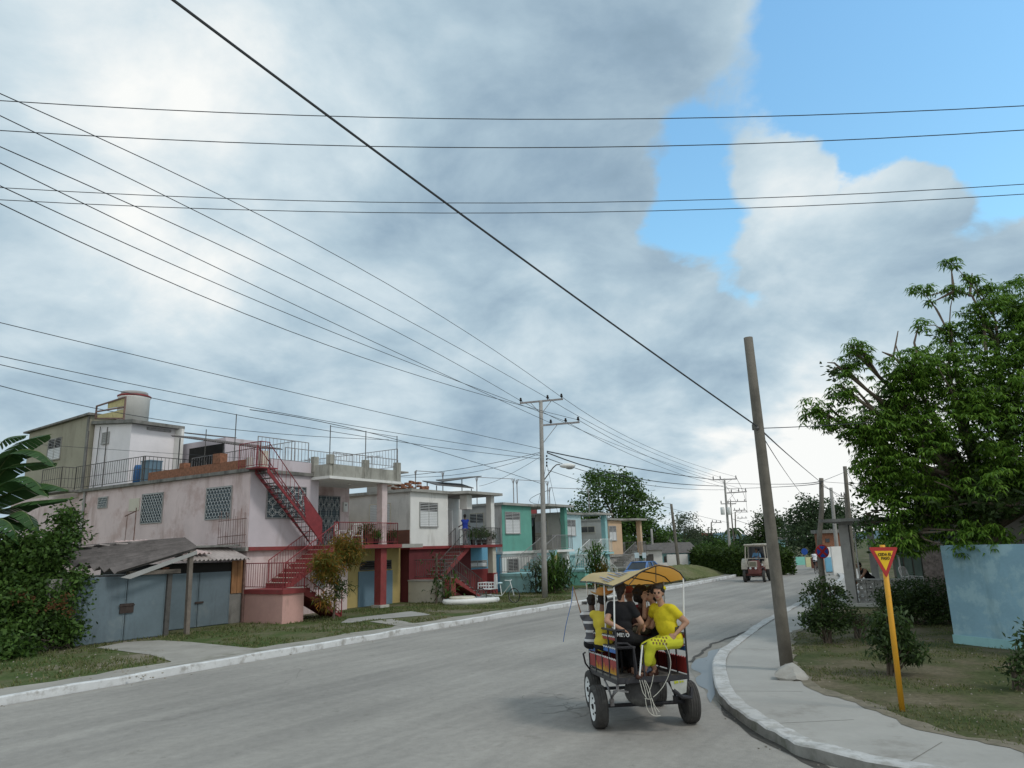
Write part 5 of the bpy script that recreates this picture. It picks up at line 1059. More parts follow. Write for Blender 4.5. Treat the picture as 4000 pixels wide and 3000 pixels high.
# chair on the porch
def simple_chair(name, label, base, rot, mat, rocking=False, cat='chair', group=None):
    t = thing(name, label, cat, base, rot, group); b = MB()
    b.box(-.24, .24, -.24, .24, .40, .43); b.build('seat', mat, t)
    b = MB(); b.tube([(-.22, .24, .43), (-.22, .36, .9), (-.15, .38, .98), (.15, .38, .98), (.22, .36, .9), (.22, .24, .43)], .018, 6)
    for k in range(5): b.tube([(-.16+k*.08, .25, .43), (-.14+k*.07, .37, .97)], .010, 5)
    b.build('backrest', mat, t)
    for sx in (-1, 1):
        for sy in (-1, 1):
            b = MB(); b.tube([(sx*.22, sy*.22, .41), (sx*.24, sy*.25, .04 if rocking else 0)], .016, 6); b.build('leg', mat, t)
    for sx in (-1, 1):
        b = MB(); b.tube([(sx*.25, .28, .66), (sx*.27, -.22, .64), (sx*.25, -.24, .42)], .016, 6); b.build('armrest', mat, t)
        if rocking:
            b = MB(); b.tube([(sx*.24, -.42, .10), (sx*.24, -.2, .03), (sx*.24, .1, .015), (sx*.24, .35, .05), (sx*.24, .52, .14)], .016, 6); b.build('rocker', mat, t)
    return t
q = G(*C3(1620, 660), ZV+.12); simple_chair('chair', 'pale plastic chair in the shade of the porch behind the hedge', PD(*C3(1620, 690), 27)*np.array([1, 1, 0])+np.array([0, 0, ZV+.5]), .5, m_louv_g)
simple_chair('rocking_chair', 'white iron rocking chair facing out beside the porch door of the pink house', W(11.9, 8.6, ZS), ROW+.4, m_metalwhite, True, group='rocking chairs on the pink house porch')
simple_chair('rocking_chair', 'white iron rocking chair at the front railing next to the potted fern', W(12.5, 8.3, ZS), ROW-.9, m_metalwhite, True, group='rocking chairs on the pink house porch')
def pot(label, u, v, z, h, mat, seed, r=.16):
    base = W(u, v, z); t = wthing('potted_plant', label, 'plant', base, 'potted plants on the porches'); b = MB(); b.lathe([(r*.7, z), (r, z+.28), (r*1.05, z+.3), (r*.8, z+.29)], 12, (base[0], base[1], 0)); b.build('pot', m_black, t, True)
    crown(t, mat, [(base[0], base[1], z+.3+h/2, h*.5, h*.5, h*.55)], 420, .14, seed, base, name='foliage', width=.35, clump=.1, fill=.9, noisecut=-1, droop=.3)
for i, (u, v, z, h, lb) in enumerate(((13.0, 8.3, ZS, .75, 'bushy dark potted fern behind the pink house porch railing'), (13.4, 7.95, ZS, .35, 'low potted plant at the foot of the pink house railing'), (14.5, 8.0, ZS, .3, 'small flowering pot at the far corner of the pink house porch'),
        (21.4, 8.1, 2.9, .6, 'potted plant directly right of the man in blue'), (22.0, 8.1, 2.9, .55, 'middle potted plant on the white house porch'), (22.6, 8.15, 2.9, .7, 'tall leafy potted plant near the white porch post'), (23.2, 8.1, 2.9, .45, 'black tub with a small plant at the end of the white house porch'))):
    pot(lb, u, v, z, h, lm_mid if i % 2 else lm_dark, 80+i)
# ------------------------------------------------------------------ signs
m_signred = paint('sign_red', (.42, .035, .035), .08, 4, rough=.4, bump=0); m_signyel = paint('sign_yellow', (.80, .50, .02), .05, 4, rough=.4, bump=0)
m_postyel = paint('yellow_post_paint', (.68, .34, .03), .08, 3, (.35, .2, .08), .2, 6, rough=.5, bump=.05); m_ink = paint('black_lettering', (.02, .02, .02), .05, bump=0)
m_signblue = paint('sign_blue', (.03, .10, .40), .08, 4, rough=.4, bump=0); m_back = paint('grey_sign_back', (.3, .3, .3), .05, bump=0)
b0 = G(*C3(1555, 1352), ZV); tp = PD(*C3(1465, 610), b0[1]-.02)
YS = wthing('yield_sign', 'red and yellow triangular give way sign on a leaning yellow post', 'sign', b0)
b = MB(); b.tube([b0-np.array([0, 0, .05]), tp+(tp-b0)*.22], .041, 12); b.build('post', m_postyel, YS, True)
c3 = [PD(*C3(*q), b0[1]-.07) for q in ((1373, 467), (1531, 466), (1471, 634))]; yy = -np.array([0, 1, 0])
cen = sum(c3)/3
def inset(poly, k): c = sum(poly)/len(poly); return [p+(c-p)*k for p in poly]
b = MB(); rp_ = []
for i in range(3):
    p, pm, pn = c3[i], c3[i-1], c3[(i+1) % 3]
    a = p+(pm-p)/np.linalg.norm(pm-p)*.035; d_ = p+(pn-p)/np.linalg.norm(pn-p)*.035; rp_ += [a, (a+d_)/2*.5+p*.5, d_]
b.prism(rp_[::-1], (0, .012, 0)); b.build('plate', m_signred, YS)
b = MB(); ins = inset(c3, .36); sh = [p+yy*.003 for p in ins]; b.prism(sh[::-1], (0, .0025, 0)); b.build('yellow_field', m_signyel, YS)
Rz = Matrix.Rotation(math.pi/2, 4, 'X'); rl = Matrix.Rotation(0.0, 4, 'Y')
ct = (c3[0]+c3[1])/2; lc = ct-np.array(b0)
text_part('CEDA EL', .062, m_ink, YS, (lc[0]+.004, lc[1]-.008, lc[2]-.112), rl @ Rz, bold=.0004, sx=.9); text_part('PASO', .062, m_ink, YS, (lc[0]+.008, lc[1]-.008, lc[2]-.172), rl @ Rz, bold=.0004, sx=.9)
b0 = G(1779, 1290, ZV); NS = wthing('no_stopping_sign', 'round blue no stopping sign with red cross on a crooked wooden pole', 'sign', b0)
b = MB(); P_ = [b0-np.array([0, 0, .1])]+[PD(x, y, b0[1]) for x, y in ((1777, 1250), (1772, 1215), (1770, 1160), (1775, 1100), (1774, 1033))]; b.tube(P_, [.15, .14, .125, .115, .11, .10], 10); b.build('pole', m_pole, NS, True)
sc = PD(1776.5, 1191.5, b0[1]-.22); R0 = .305
b = MB(); b.lathe([(R0, 0), (R0, .012)], 36, (sc[0], sc[1], sc[2]), 'y'); b.build('plate', m_signred, NS)
b = MB(); b.lathe([(R0*.82, -.004), (R0*.82, 0.0)], 36, (sc[0], sc[1]-.001, sc[2]), 'y'); b.build('blue_disc', m_signblue, NS)
b = MB()
for an in (math.pi/4, -math.pi/4): b.bar((sc[0]-math.cos(an)*R0*.84, sc[1]-.011-(.002 if an > 0 else 0), sc[2]-math.sin(an)*R0*.84), (sc[0]+math.cos(an)*R0*.84, sc[1]-.011-(.002 if an > 0 else 0), sc[2]+math.sin(an)*R0*.84), .006, .10)
b.build('red_cross', m_signred, NS)
for q in NS.children:
    if q.name.startswith('red_cross'): pass
def board(label, x0, y0, x1, y1, d, mat, lines, tmat, nm='notice_board', conv=KE, zb=0, legs=True):
    p0, p1 = PD(*conv(x0, y1), d), PD(*conv(x1, y0), d); base = np.array([(p0[0]+p1[0])/2, d, ZV]); t = wthing(nm, label, 'sign', base)
    b = MB(); b.box(p0[0], p1[0], d, d+.05, p0[2], p1[2]); b.build('panel', mat, t)
    if legs:
        for x in (p0[0]+.1, p1[0]-.1): b = MB(); b.box(x-.03, x+.03, d+.055, d+.11, ZV, p1[2]); b.build('post', m_metalgrey, t)
    n = len(lines); H_ = p1[2]-p0[2]; Wd = p1[0]-p0[0]
    for i, s in enumerate(lines):
        sz = min(H_/n*.85, Wd/max(1, len(s))*1.5); text_part(s, sz, tmat, t, (0, -.01, (p0[2]+p1[2])/2+H_*(.5-(i+.5)/n)*.9-ZV), Rz, bold=.012)
    return t
board('small white board with a black letter A above the blue notice', 1530, 1100, 1587, 1147, 72, m_white, ['A'], m_ink)
board('small white board with a black letter T beside the blue notice', 1563, 1152, 1615, 1208, 71.8, m_white, ['T'], m_ink)
board('blue notice board with white lettering in front of the hedge', 1447, 1150, 1558, 1208, 71.9, m_signblue, ['EMPRESA', 'PROVINCIAL', 'Servicios'], m_white)
m_pb = paint('pale_notice', (.55, .66, .72), .08, 8, bump=0)
board('left of two pale notices on posts before the peach house', 773, 1130, 817, 1190, 56, m_pb, [], m_ink)
board('right of two pale notices on posts before the peach house', 857, 1130, 893, 1190, 56.5, m_pb, [], m_ink)
# ------------------------------------------------------------------ poles and wires
def pole(name, label, base, top, r0, r1, mat, group='utility poles along the street'):
    t = wthing(name, label, 'utility pole', base, group); b = MB(); n = 5; base = np.array(base); top = np.array(top)
    b.tube([base-np.array([0, 0, .1])+(top-base)*i/n for i in range(n+1)], [r0+(r1-r0)*i/n for i in range(n+1)], 12); b.build('shaft', mat, t, True); return t
def crossarm(t, a, b_, ins, w=.09, brace=None, col_=m_metalgrey, ih=.28):
    b = MB(); b.bar(a, b_, w); ca = b.build('crossarm', col_, t)
    for p in ins: b = MB(); p = np.array(p); b.lathe([(.025, 0), (.025, .08), (.075, .10), (.08, .16), (.05, .18), (.06, .24), (.03, ih)], 8, tuple(p)); b.build('insulator', m_dark, ca)
    if brace: b = MB(); [b.tube(q, .018, 5) for q in brace]; b.build('brace', col_, ca)
bp_b = G(1701, 1448, ZV); bp_t = PD(1615, 720, bp_b[1]-.1); BP = pole('utility_pole', 'tall thick leaning weathered pole at the pavement corner', bp_b, bp_t, .135, .098, m_pole)
b = MB(); c = PD(1636, 925, bp_b[1]-.16); b.lathe([(.125, -.06), (.125, .06)], 12, tuple(PD(1637, 922, bp_b[1]))); b.ball(tuple(c), .05, 6); b.build('cable_clamp', m_metaldark, BP)
b = MB(); rb = G(*C3(955, 1180), ZV); b.ball((rb[0], rb[1], ZV+.07), .27, 9, (1.15, .8, .62)); b.jitter(.11, 4, 3); b.solo('rock', m_conc, 'pale lump of concrete at the foot of the leaning pole', 'rock', (rb[0], rb[1], ZV))
b0 = G(1177, 1291, ZV); t0 = PD(1168, 862, b0[1]); d = b0[1]
P1 = pole('utility_pole', 'tall grey street pole with double crossarms and a lamp, nearest on the left side', b0, t0, .15, .10, m_polec)
pp = lambda x, y, dd=0: PD(x, y, d+dd)
crossarm(P1, pp(1123, 871), pp(1216, 862), [pp(1125, 870), pp(1183, 864), pp(1213, 861)], brace=[[pp(1145, 869), pp(1169, 895)], [pp(1193, 863), pp(1169, 895)]])
crossarm(P1, pp(1169, 919), pp(1252, 912), [pp(1190, 917), pp(1222, 914), pp(1249, 911)], brace=[[pp(1205, 916), pp(1171, 960)]])
b = MB(); b.tube([pp(1176, 1036), pp(1195, 1010), pp(1202, 1004), pp(1210, 1003)], .03, 6); la = b.build('lamp_arm', m_metaldark, P1)
b = MB(); lc = pp(1226, 1006); b.ball(tuple(lc), .32, 12, (1.35, .6, .42)); lh = b.build('lamp_head', m_metalwhite, la, True)
b = MB(); b.ball(tuple(lc+np.array([.12, 0, -.06])), .24, 10, (1.1, .7, .6)); b.build('lamp_glass', m_louv_g, lh, True)
b = MB(); [b.lathe([(.03, -.05), (.05, 0), (.03, .05)], 8, tuple(pp(1181, y))) for y in (985, 992, 999, 1006)]; b.build('rack', m_dark, P1)
b0 = G(1579, 1219, ZV); d2 = b0[1]; p2 = lambda x, y, dd=0: PD(x, y, d2+dd)
P2 = pole('utility_pole', 'far street pole with crossarms and two grey transformer cans', b0, p2(1564.5, 1032), .17, .11, m_polec)
crossarm(P2, p2(1540, 1036.5), p2(1592, 1034.5), [p2(1541, 1036), p2(1556, 1035), p2(1590, 1034)], .12, [[p2(1551, 1036), p2(1565, 1045)], [p2(1582, 1035), p2(1567, 1045)]], ih=.4)
crossarm(P2, p2(1570, 1065), p2(1613, 1062), [p2(1580, 1064), p2(1596, 1063), p2(1611, 1062)], .12, [[p2(1587, 1064), p2(1571, 1084)]], ih=.4)
crossarm(P2, p2(1557, 1088.5), p2(1590, 1088), [p2(1558, 1088), p2(1573, 1088)], .1, ih=.35)
for x in (1561, 1575): b = MB(); c = p2(x, 1104, -.3); b.lathe([(.2, -.42), (.24, -.38), (.24, .38), (.18, .45)], 12, tuple(c)); b.build('transformer', m_metalwhite, P2, True)
def farpole(label, x0, y0, x1, y1, dd, arms=(), mat=m_pole, r=.13):
    b0 = PD(x1, y1, dd); b0[2] = 0; t = pole('utility_pole', label, b0, PD(x0, y0, dd), r, r*.75, mat)
    for (xa, ya, xb, yb, ni) in arms:
        A_, B_ = PD(xa, ya, dd), PD(xb, yb, dd); crossarm(t, A_, B_, [A_+(B_-A_)*(i+.3)/(ni-.4) for i in range(ni)], .12, [[A_+(B_-A_)*.5, PD(x0+.5, ya+9, dd)]], ih=.4)
    return t
kf = KF; 
farpole('distant pole with three crossarms behind the transformer pole', 1577.6, 1083, 1588, 1205, 118, [(1574, 1083.5, 1613, 1083.2, 3), (1584, 1102.5, 1611, 1102, 3)])
farpole('most distant crossarm pole in the line', 1588, 1105, 1590, 1200, 150, [(1588, 1106, 1616, 1106, 3), (1592, 1119.5, 1614, 1119, 3)], r=.16)
farpole('short pole with one crossarm left of the transformer pole', 1536.5, 1127, 1535, 1200, 120, [(1536.5, 1128, 1559, 1129, 3)])
farpole('thin bare stub pole above the far trees', 1529.5, 1138, 1530, 1180, 125)
farpole('plain wooden pole standing by the hedge without crossarms', 1449.6, 1086, 1468, 1229, 60, r=.14)
farpole('short pale concrete pole behind the peach house', 1407, 1140, 1409, 1180, 70, mat=m_polec)
farpole('concrete pole on the right pavement beyond the porch', 1794.4, 1051, 1813, 1236, 61, mat=m_polec, r=.17)
farpole('tall dark pole rising behind the porch roof', 1824.4, 1004, 1842, 1230, 45, r=.15)
farpole('short pole with bracket next to the tall dark pole', 1825.6, 1067, 1832, 1200, 75, [(1816, 1072, 1826, 1071, 2)], r=.16)
farpole('distant concrete pole right of the leaning pole', 1694.7, 1115, 1703, 1213, 93, mat=m_polec, r=.17)
NW = [0]
def wire(label, a, m_, b_, r=.012, name='overhead_wire', group='overhead wires'):
    A_, B_ = PD(*a), PD(*b_); dm = m_[2] if len(m_) > 2 else (a[2]+b_[2])/2; Mi = PD(m_[0], m_[1], dm); tm = .5
    # parameter of the middle point so that the span reads as one smooth curve
    la, lb = np.linalg.norm(Mi-A_), np.linalg.norm(B_-Mi); tm = la/(la+lb); K = (Mi-(1-tm)**2*A_-tm**2*B_)/(2*tm*(1-tm)); n = 14
    pts = [(1-t)**2*A_+2*t*(1-t)*K+t*t*B_ for t in [i/n for i in range(n+1)]]
    b = MB(); b.tube(pts, r, 5); b.solo(name, m_wire, label, 'wire', tuple(A_), group=group); NW[0] += 1
wire('thick black cable running steeply down from the top to the leaning pole', (345, -22, 6.2), (800, 318, 8.6), (1637, 922, bp_b[1]-.15), .017)
wire('continuation of the thick cable beyond the leaning pole', (1637, 922, bp_b[1]), (1700, 980, 30), (1826, 1085, 75), .02)
wire('thin stay wire behind the leaning pole', (1640, 930, bp_b[1]), (1690, 1010, 30), (1765, 1110, 70), .012)
wire('short line from the leaning pole into the large tree', (1650, 925, bp_b[1]), (1800, 918), (1960, 906, 20), .010)
for y0, y1, y2, lb, r in ((217, 257.5, 227, 'topmost near level wire across the sky', .0125), (281.5, 319, 279, 'second near level wire across the sky', .0125), (405, 438.5, 396, 'upper of the lower pair of level wires', .010), (431.5, 460, 417.5, 'lowest level wire across the sky', .010)):
    wire(lb, (-20, y0-1, 16), (1106, y1, 17), (2240, y2, 16), r)
d = G(1177, 1291, ZV)[1]
for (a, m_, b_, lb) in (((-20, 193), (640, 505), (1213, 858), 'highest wire from the upper left to the top crossarm'), ((-20, 240), (600, 545), (1183, 860), 'second wire from the upper left to the top crossarm'), ((-20, 308), (620, 598), (1125, 866), 'third wire from the upper left to the top crossarm'),
        ((-20, 342), (560, 622), (1190, 914), 'fourth wire from the upper left to the lower crossarm'), ((-20, 392), (520, 635), (1222, 910), 'fifth wire from the upper left to the lower crossarm'), ((-20, 430), (560, 690), (1249, 907), 'sixth wire from the upper left to the lower crossarm')):
    wire(lb, a+(13,), m_+(22,), b_+(d,), .012)
for (a, m_, b_, lb) in (((-20, 692), (580, 835), (1170, 970), 'lower long wire from the left edge to the pole rack'), ((-20, 765), (500, 872), (1172, 985), 'second lower wire passing above the roof terrace'), ((-20, 783), (560, 905), (1172, 992), 'third lower wire passing above the roof terrace'),
        ((-20, 828), (400, 915), (840, 950), 'dark service line over the water tank'), ((540, 885), (800, 935), (1170, 1045), 'service line from the terrace to the near pole')):
    wire(lb, a+(20,), m_+(28,), b_+(d if b_[0] > 1000 else 36,), .012)
wire('faint line from the banana leaves over the balcony', (-20, 953, 26), (300, 975, 30), (700, 1000, 36), .008)
wire('service line from the pole down to the terrace rail', (1170, 976, d), (1000, 1012), (760, 1035, 36), .014)
wire('second service line from the pole down to the roof aerials', (1170, 978, d), (1010, 1022), (860, 1030, 39), .012)
wire('thin line from the pole to the white house roof', (1170, 985, d), (1080, 1035), (1035, 1050, 44), .010)
wire('drop line hanging beside the lamp pole', (1181, 1000, d), (1160, 1100, d+.3), (1152, 1118, 44), .010)
wire('curving drop line right of the lamp pole', (1181, 1000, d), (1196, 1070, d+1), (1215, 1118, 48), .010)
d2 = G(1579, 1219, ZV)[1]
for (a, m_, b_, lb, r) in (((1182, 975), (1400, 1016), (1541, 1036), 'thick bundled cable from the near pole to the far pole', .035), ((1182, 978), (1390, 1036), (1562, 1050), 'second thick bundled cable sagging below the first', .035), ((1182, 990), (1400, 1048), (1566, 1058), 'thin cable below the bundled cables', .02)):
    wire(lb, a+(d,), m_+(62,), b_+(d2,), r)
for (a, m_, b_, lb) in (((1213, 857), (1400, 965), (1590, 1030), 'top right span between the two crossarm poles'), ((1183, 860), (1380, 965), (1556, 1031), 'top middle span between the two crossarm poles'), ((1125, 866), (1330, 960), (1541, 1032), 'top left span between the two crossarm poles'),
        ((1249, 907), (1440, 1003), (1611, 1058), 'lower right span between the two crossarm poles'), ((1222, 910), (1420, 1006), (1596, 1060), 'lower middle span between the two crossarm poles'), ((1182, 1015), (1420, 1090), (1577, 1130), 'low thin span passing the large green tree'), ((1182, 1060), (1330, 1092), (1449, 1088), 'line from the near pole to the plain wooden pole')):
    wire(lb, a+(d,), m_+(60,), b_+(d2 if b_[0] > 1500 else 60,), .014)
wire('wire from the far pole across to the sign pole', (1566, 1044, d2), (1680, 1046, 60), (1774, 1039, 33), .022)
wire('second wire from the far pole across to the sign pole', (1566, 1056, d2), (1680, 1052, 60), (1774, 1043, 33), .022)
wire('pale line from the sign pole to the tall dark pole', (1774, 1040, 33), (1800, 1030), (1824, 1020, 45), .012)
wire('line from the sign pole to the bracket pole', (1774, 1048, 33), (1800, 1062), (1824, 1075, 75), .018)
wire('line from the sign pole towards the shrub side house', (1774, 1040, 33), (1810, 1043), (1860, 1045, 30), .008)
wire('line from the tall dark pole to the right house roof', (1824, 1010, 45), (1838, 1035), (1850, 1060, 31), .012)
for (a, m_, b_, lb) in (((1590, 1031, 88), (1603, 1058), (1611, 1082, 118), 'right span beyond the transformer pole'), ((1556, 1032, 88), (1575, 1060), (1590, 1083, 118), 'middle span beyond the transformer pole'), ((1611, 1060, 88), (1612, 1083), (1614, 1104, 150), 'outer span beyond the transformer pole')):
    wire(lb, a, m_, b_, .025)
wire('faint cable from the far pole towards the dark dense tree', (1580, 1120, 118), (1610, 1130), (1640, 1138, 110), .03)
# ------------------------------------------------------------------ far houses
def fhouse(name, label, x0, x1, yb, yt, d, depth, wall, roof, rh=.25, wins=(), over=.3, group=None, gable=False, doors=()):
    p0, p1 = PD(x0, yb, d), PD(x1, yt, d); zt = p1[2]; zb = 0; base = np.array([p0[0], d, 0]); t = wthing(name, label, 'house', base, group)
    b = MB(); b.box(p0[0], p1[0], d, d+depth, zb, zt); b.build('wall', wall, t)
    b = MB()
    if gable: b.prism([(p0[0]-over, d-over, zt), (p0[0]-over, d+depth*.5, zt+rh), (p0[0]-over, d+depth, zt)], (p1[0]-p0[0]+2*over, 0, 0))
    else: b.box(p0[0]-over, p1[0]+over, d-over, d+depth, zt+.003, zt+rh)
    b.build('roof', roof, t)
    for (a, c, e, f_) in wins:
        q0, q1 = PD(a, e, d), PD(c, f_, d); b = MB(); b.box(q0[0], q1[0], d-.04, d-.003, min(q0[2], q1[2]), max(q0[2], q1[2])); b.build('window', m_glass, t)
    for (a, c, f_) in doors:
        q0, q1 = PD(a, 1200, d), PD(c, f_, d); b = MB(); b.box(q0[0], q1[0], d-.04, d-.003, .12, q1[2]); b.build('door', m_metaldark, t)
    return t
e = lambda x, y: KE(x, y)
m_tile = paint('old_tiles', (.13, .115, .105), .25, 4, (.05, .04, .035), .4, 4, bump=.5)
fhouse('flat_roofed_house', 'small white flat roofed house behind the tiled houses', e(925, 0)[0], e(1185, 0)[0], e(0, 1050)[1], e(0, 972)[1], 76, 5, m_white, m_slabdark, .15, [(e(975, 0)[0], e(1035, 0)[0], e(0, 1022)[1], e(0, 998)[1])])
fhouse('low_house', 'low white walled house with grey roof and dark doorway', e(870, 0)[0], e(1065, 0)[0], e(0, 1230)[1], e(0, 1098)[1], 64, 6, m_white, m_tile, .45, gable=True, doors=[(e(895, 0)[0], e(972, 0)[0], e(0, 1145)[1])])
fhouse('low_house', 'low turquoise walled house with dark tiled roof left of the letter boards', e(1070, 0)[0], e(1440, 0)[0], e(0, 1230)[1], e(0, 1128)[1], 68, 7, m_aqua, m_tile, .95, gable=True, wins=[(e(1150, 0)[0], e(1330, 0)[0], e(0, 1215)[1], e(0, 1150)[1])][:0], doors=[(e(1085, 0)[0], e(1112, 0)[0], e(0, 1170)[1])])
b = MB(); q0, q1 = PD(*e(1125, 1210), 67.6), PD(*e(1345, 1145), 67.6); b.box(q0[0], q1[0], 67.7, 67.9, 0.1, q1[2]); b.solo('white_wall', m_white, 'white painted wall panel before the turquoise house', 'wall', (q0[0], 67.7, .1))
fhouse('far_house', 'tiny red roofed house above the far trees', e(1480, 0)[0], e(1590, 0)[0], e(0, 970)[1], e(0, 945)[1], 140, 6, m_white, m_brickred, .5)
for i, (xa, xb, ya, yt, dd_, wm, lb) in enumerate(((1590, 1612, 1210, 1186, 150, m_aqua, 'distant aqua wall at the vanishing end of the street'), (1613, 1635, 1205, 1189, 160, m_white, 'distant white house at the vanishing end of the street'), (1555, 1578, 1215, 1190, 140, m_brickred, 'distant red walled house behind the hedge end'), (1536, 1556, 1215, 1193, 130, m_brown, 'distant brown house behind the letter boards'))):
    fhouse('far_house', lb, xa, xb, ya, yt, dd_, 6, wm, m_tile, .6, group='tiny far houses')
c3 = lambda x, y: C3(x, y)
fhouse('two_storey_house', 'teal and white far house behind the leaning pole', c3(884, 0)[0], c3(922, 0)[0], c3(0, 550)[1], c3(0, 425)[1], 95, 1.6, m_aqua, m_slabdark, .3, [(c3(888, 0)[0], c3(898, 0)[0], c3(0, 500)[1], c3(0, 445)[1])])
fhouse('brick_house', 'unplastered brick house behind the porch roof', c3(1130, 0)[0], c3(1245, 0)[0], c3(0, 570)[1], c3(0, 388)[1], 66, 1.2, m_brick, m_slabdark, .3, [(c3(1140, 0)[0], c3(1160, 0)[0], c3(0, 440)[1], c3(0, 420)[1])])
for i, (xa, xb, yt, dd_, mt, lb) in enumerate(((940, 966, 493, 88, m_white, 'white wall beside the distant concrete pole'), (985, 1035, 518, 80, m_mint, 'pale green low garden wall far along the right pavement'), (1036, 1066, 520, 74, paint('pale_yellow_wall', (.6, .6, .35), .1), 'pale yellow low garden wall far along the right pavement'), (1067, 1115, 522, 70, m_brown, 'dark red low garden wall left of the sign pole'),
        (1140, 1180, 465, 60, m_white, 'white and blue gate wall right of the sign pole'), (1181, 1226, 462, 56, m_white, 'white painted wall behind the concrete pole'))):
    q0, q1 = PD(*c3(xa, 560), dd_), PD(*c3(xb, yt), dd_); b = MB(); b.box(q0[0], q1[0], dd_, dd_+.2, 0, q1[2]); b.solo('garden_wall', mt, lb, 'wall', (q0[0], dd_, 0), group='walls along the far right pavement')
b = MB(); q0, q1 = PD(*c3(1142, 575), 59.9), PD(*c3(1176, 520), 59.9); b.box(q0[0], q1[0], 59.85, 59.95, .1, q1[2]); b.solo('blue_gate', m_skyblue, 'bright blue metal gate right of the round sign', 'gate', (q0[0], 59.9, .1))
q = PD(*c3(1027, 490), 70); t = wthing('road_sign', 'small distant round blue sign by the far pavement', 'sign', (q[0], 70, ZV)); b = MB(); b.lathe([(.3, 0), (.3, .02)], 20, tuple(q), 'y'); b.build('plate', m_signblue, t); b = MB(); b.tube([(q[0], 70.05, ZV), (q[0], 70.05, q[2]+.2)], .03, 6); b.build('post', m_metalgrey, t)
# roof things on the row
def aerial(label, u, v, z, h, w, group='clothes line frames and aerials on the roofs'):
    t = rthing('aerial', label, 'aerial', (u, v, z), group); b = MB(); b.tube([(u, v, z), (u, v, z+h)], .025, 5); b.build('mast', m_metalgrey, t); b = MB(); b.tube([(u, v-w/2, z+h-.1), (u, v+w/2, z+h-.1)], .018, 5)
    for k in range(4): b.tube([(u-.25, v-w/2+k*w/3, z+h-.1), (u+.25, v-w/2+k*w/3, z+h-.1)], .01, 4)
    b.build('antenna', m_metalgrey, t)
def lineframe(label, u0, v0, u1, v1, z, h, group='clothes line frames and aerials on the roofs'):
    t = rthing('line_frame', label, 'frame', (u0, v0, z), group)
    for (u, v) in ((u0, v0), (u1, v1)):
        b = MB(); b.tube([(u, v, z), (u, v, z+h)], .035, 5); b.tube([(u, v, z+h-.35), (u-.25, v-.3, z+h)], .02, 5); b.tube([(u, v, z+h-.35), (u+.25, v+.3, z+h)], .02, 5); b.build('post', m_metalgrey, t)
    b = MB(); b.tube([(u0, v0, z+h), (u1, v1, z+h)], .022, 5); b.build('line', m_metalgrey, t)
aerial('aerial mast among the bricks on the white house roof', 17.8, 12.5, 5.87, 2.2, 1.2); aerial('television aerial on the pink house rear roof', 12.0, 15, ZR+.14, 2.0, 1.4); aerial('low aerial behind the pink terrace parapet', 13.2, 12.5, ZR+.14, 1.3, .8)
lineframe('line frame on the white house roof', 21.0, 12, 23.0, 11.5, 5.87, 1.5)
lineframe('left line frame on the teal house roof', 26.6, 11.5, 29.5, 10.5, 5.45, 1.85)
lineframe('right line frame on the teal house roof', 29.8, 10.4, 32.6, 9.6, 5.45, 1.8)
lineframe('line frame on the pale blue house roof', 34.4, 10.5, 38.2, 9.2, 5.05, 1.9)
SPn = rthing('lean_to_roof', 'dark slatted panels propped on the white house roof', 'roof panel', (21.5, 10, 5.87)); 
b = MB(); b.prism([(19.8, 9.4, 6.25), (22.8, 9.0, 6.2), (23.2, 10.2, 6.55), (20.2, 10.8, 6.6)], (0, 0, .05)); b.prism([(20.6, 9.6, 6.5), (23.5, 8.9, 6.95), (23.7, 10.0, 7.0), (21.2, 10.6, 6.7)], (0, 0, .05)); b.build('panels', m_metaldark, SPn)
b = MB(); [b.tube([(u, v, 5.87), (u, v, z)], .03, 5) for u, v, z in ((19.9, 9.5, 6.25), (22.7, 9.1, 6.2), (23.1, 10.1, 6.9), (20.4, 10.6, 6.6))]; b.build('legs', m_metaldark, SPn)
rg = random.Random(2)
for k, (u, v, lb) in enumerate(((17.3, 9.6, 'heap of red bricks at the near corner of the white house roof'), (18.6, 9.3, 'small heap of red bricks further along the white house roof'))):
    b = MB()
    for i in range(26 if k == 0 else 9): a, c_, z_ = rg.gauss(0, .45 if k == 0 else .12), rg.gauss(0, .4 if k == 0 else .12), rg.uniform(0, .42)*(1 if k == 0 else .5); b.box(u+a, u+a+.28, v+c_, v+c_+.16, 5.87+z_, 5.87+z_+.12)
    b.jitter(.04, 3); b.solo('brick_pile', m_brick, lb, 'bricks', (u, v, 5.87), True)
b = MB(); b.box(16.9, 17.9, 10.5, 12, 5.87, 6.9); b.box(16.7, 18.3, 10.2, 12.2, 6.902, 6.98); b.solo('roof_hut', m_conc, 'small grey roof hut behind the bricks on the white house', 'hut', (17.4, 11, 5.87), True)
b = MB(); b.box(32.2, 34.2, 11.5, 12.5, 5.05, 5.5); b.solo('red_parapet', m_brickred, 'red brick parapet on the roof before the large tree', 'parapet', (33, 12, 5.05), True)
# verge things
sl = G(*C2(610, 768), ZV)
b = MB(); b.lathe([(1.25, 0), (1.28, .12), (1.24, .22)], 40, (0, 0, 0)); b.v = [(p[0]*1.15, p[1]*.75, p[2]) for p in b.v]; b.jitter(.03, 3); o = b.build('manhole_slab', paint('limewashed_concrete', (.76, .76, .74), .06, 2, (.4, .38, .34), .2, 3), None, True); o.location = tuple(sl); o.rotation_euler = (0, 0, .5); tag(o, 'round whitewashed concrete slab on the grass', 'slab')
b = MB(); b.lathe([(.62, .222), (.64, .27), (.6, .31)], 30); b.solo('manhole_cover', m_cream, 'smaller cream concrete lid lying on the whitewashed slab', 'lid', (0, 0, 0)).location = tuple(sl+np.array([-.45, .1, 0]))
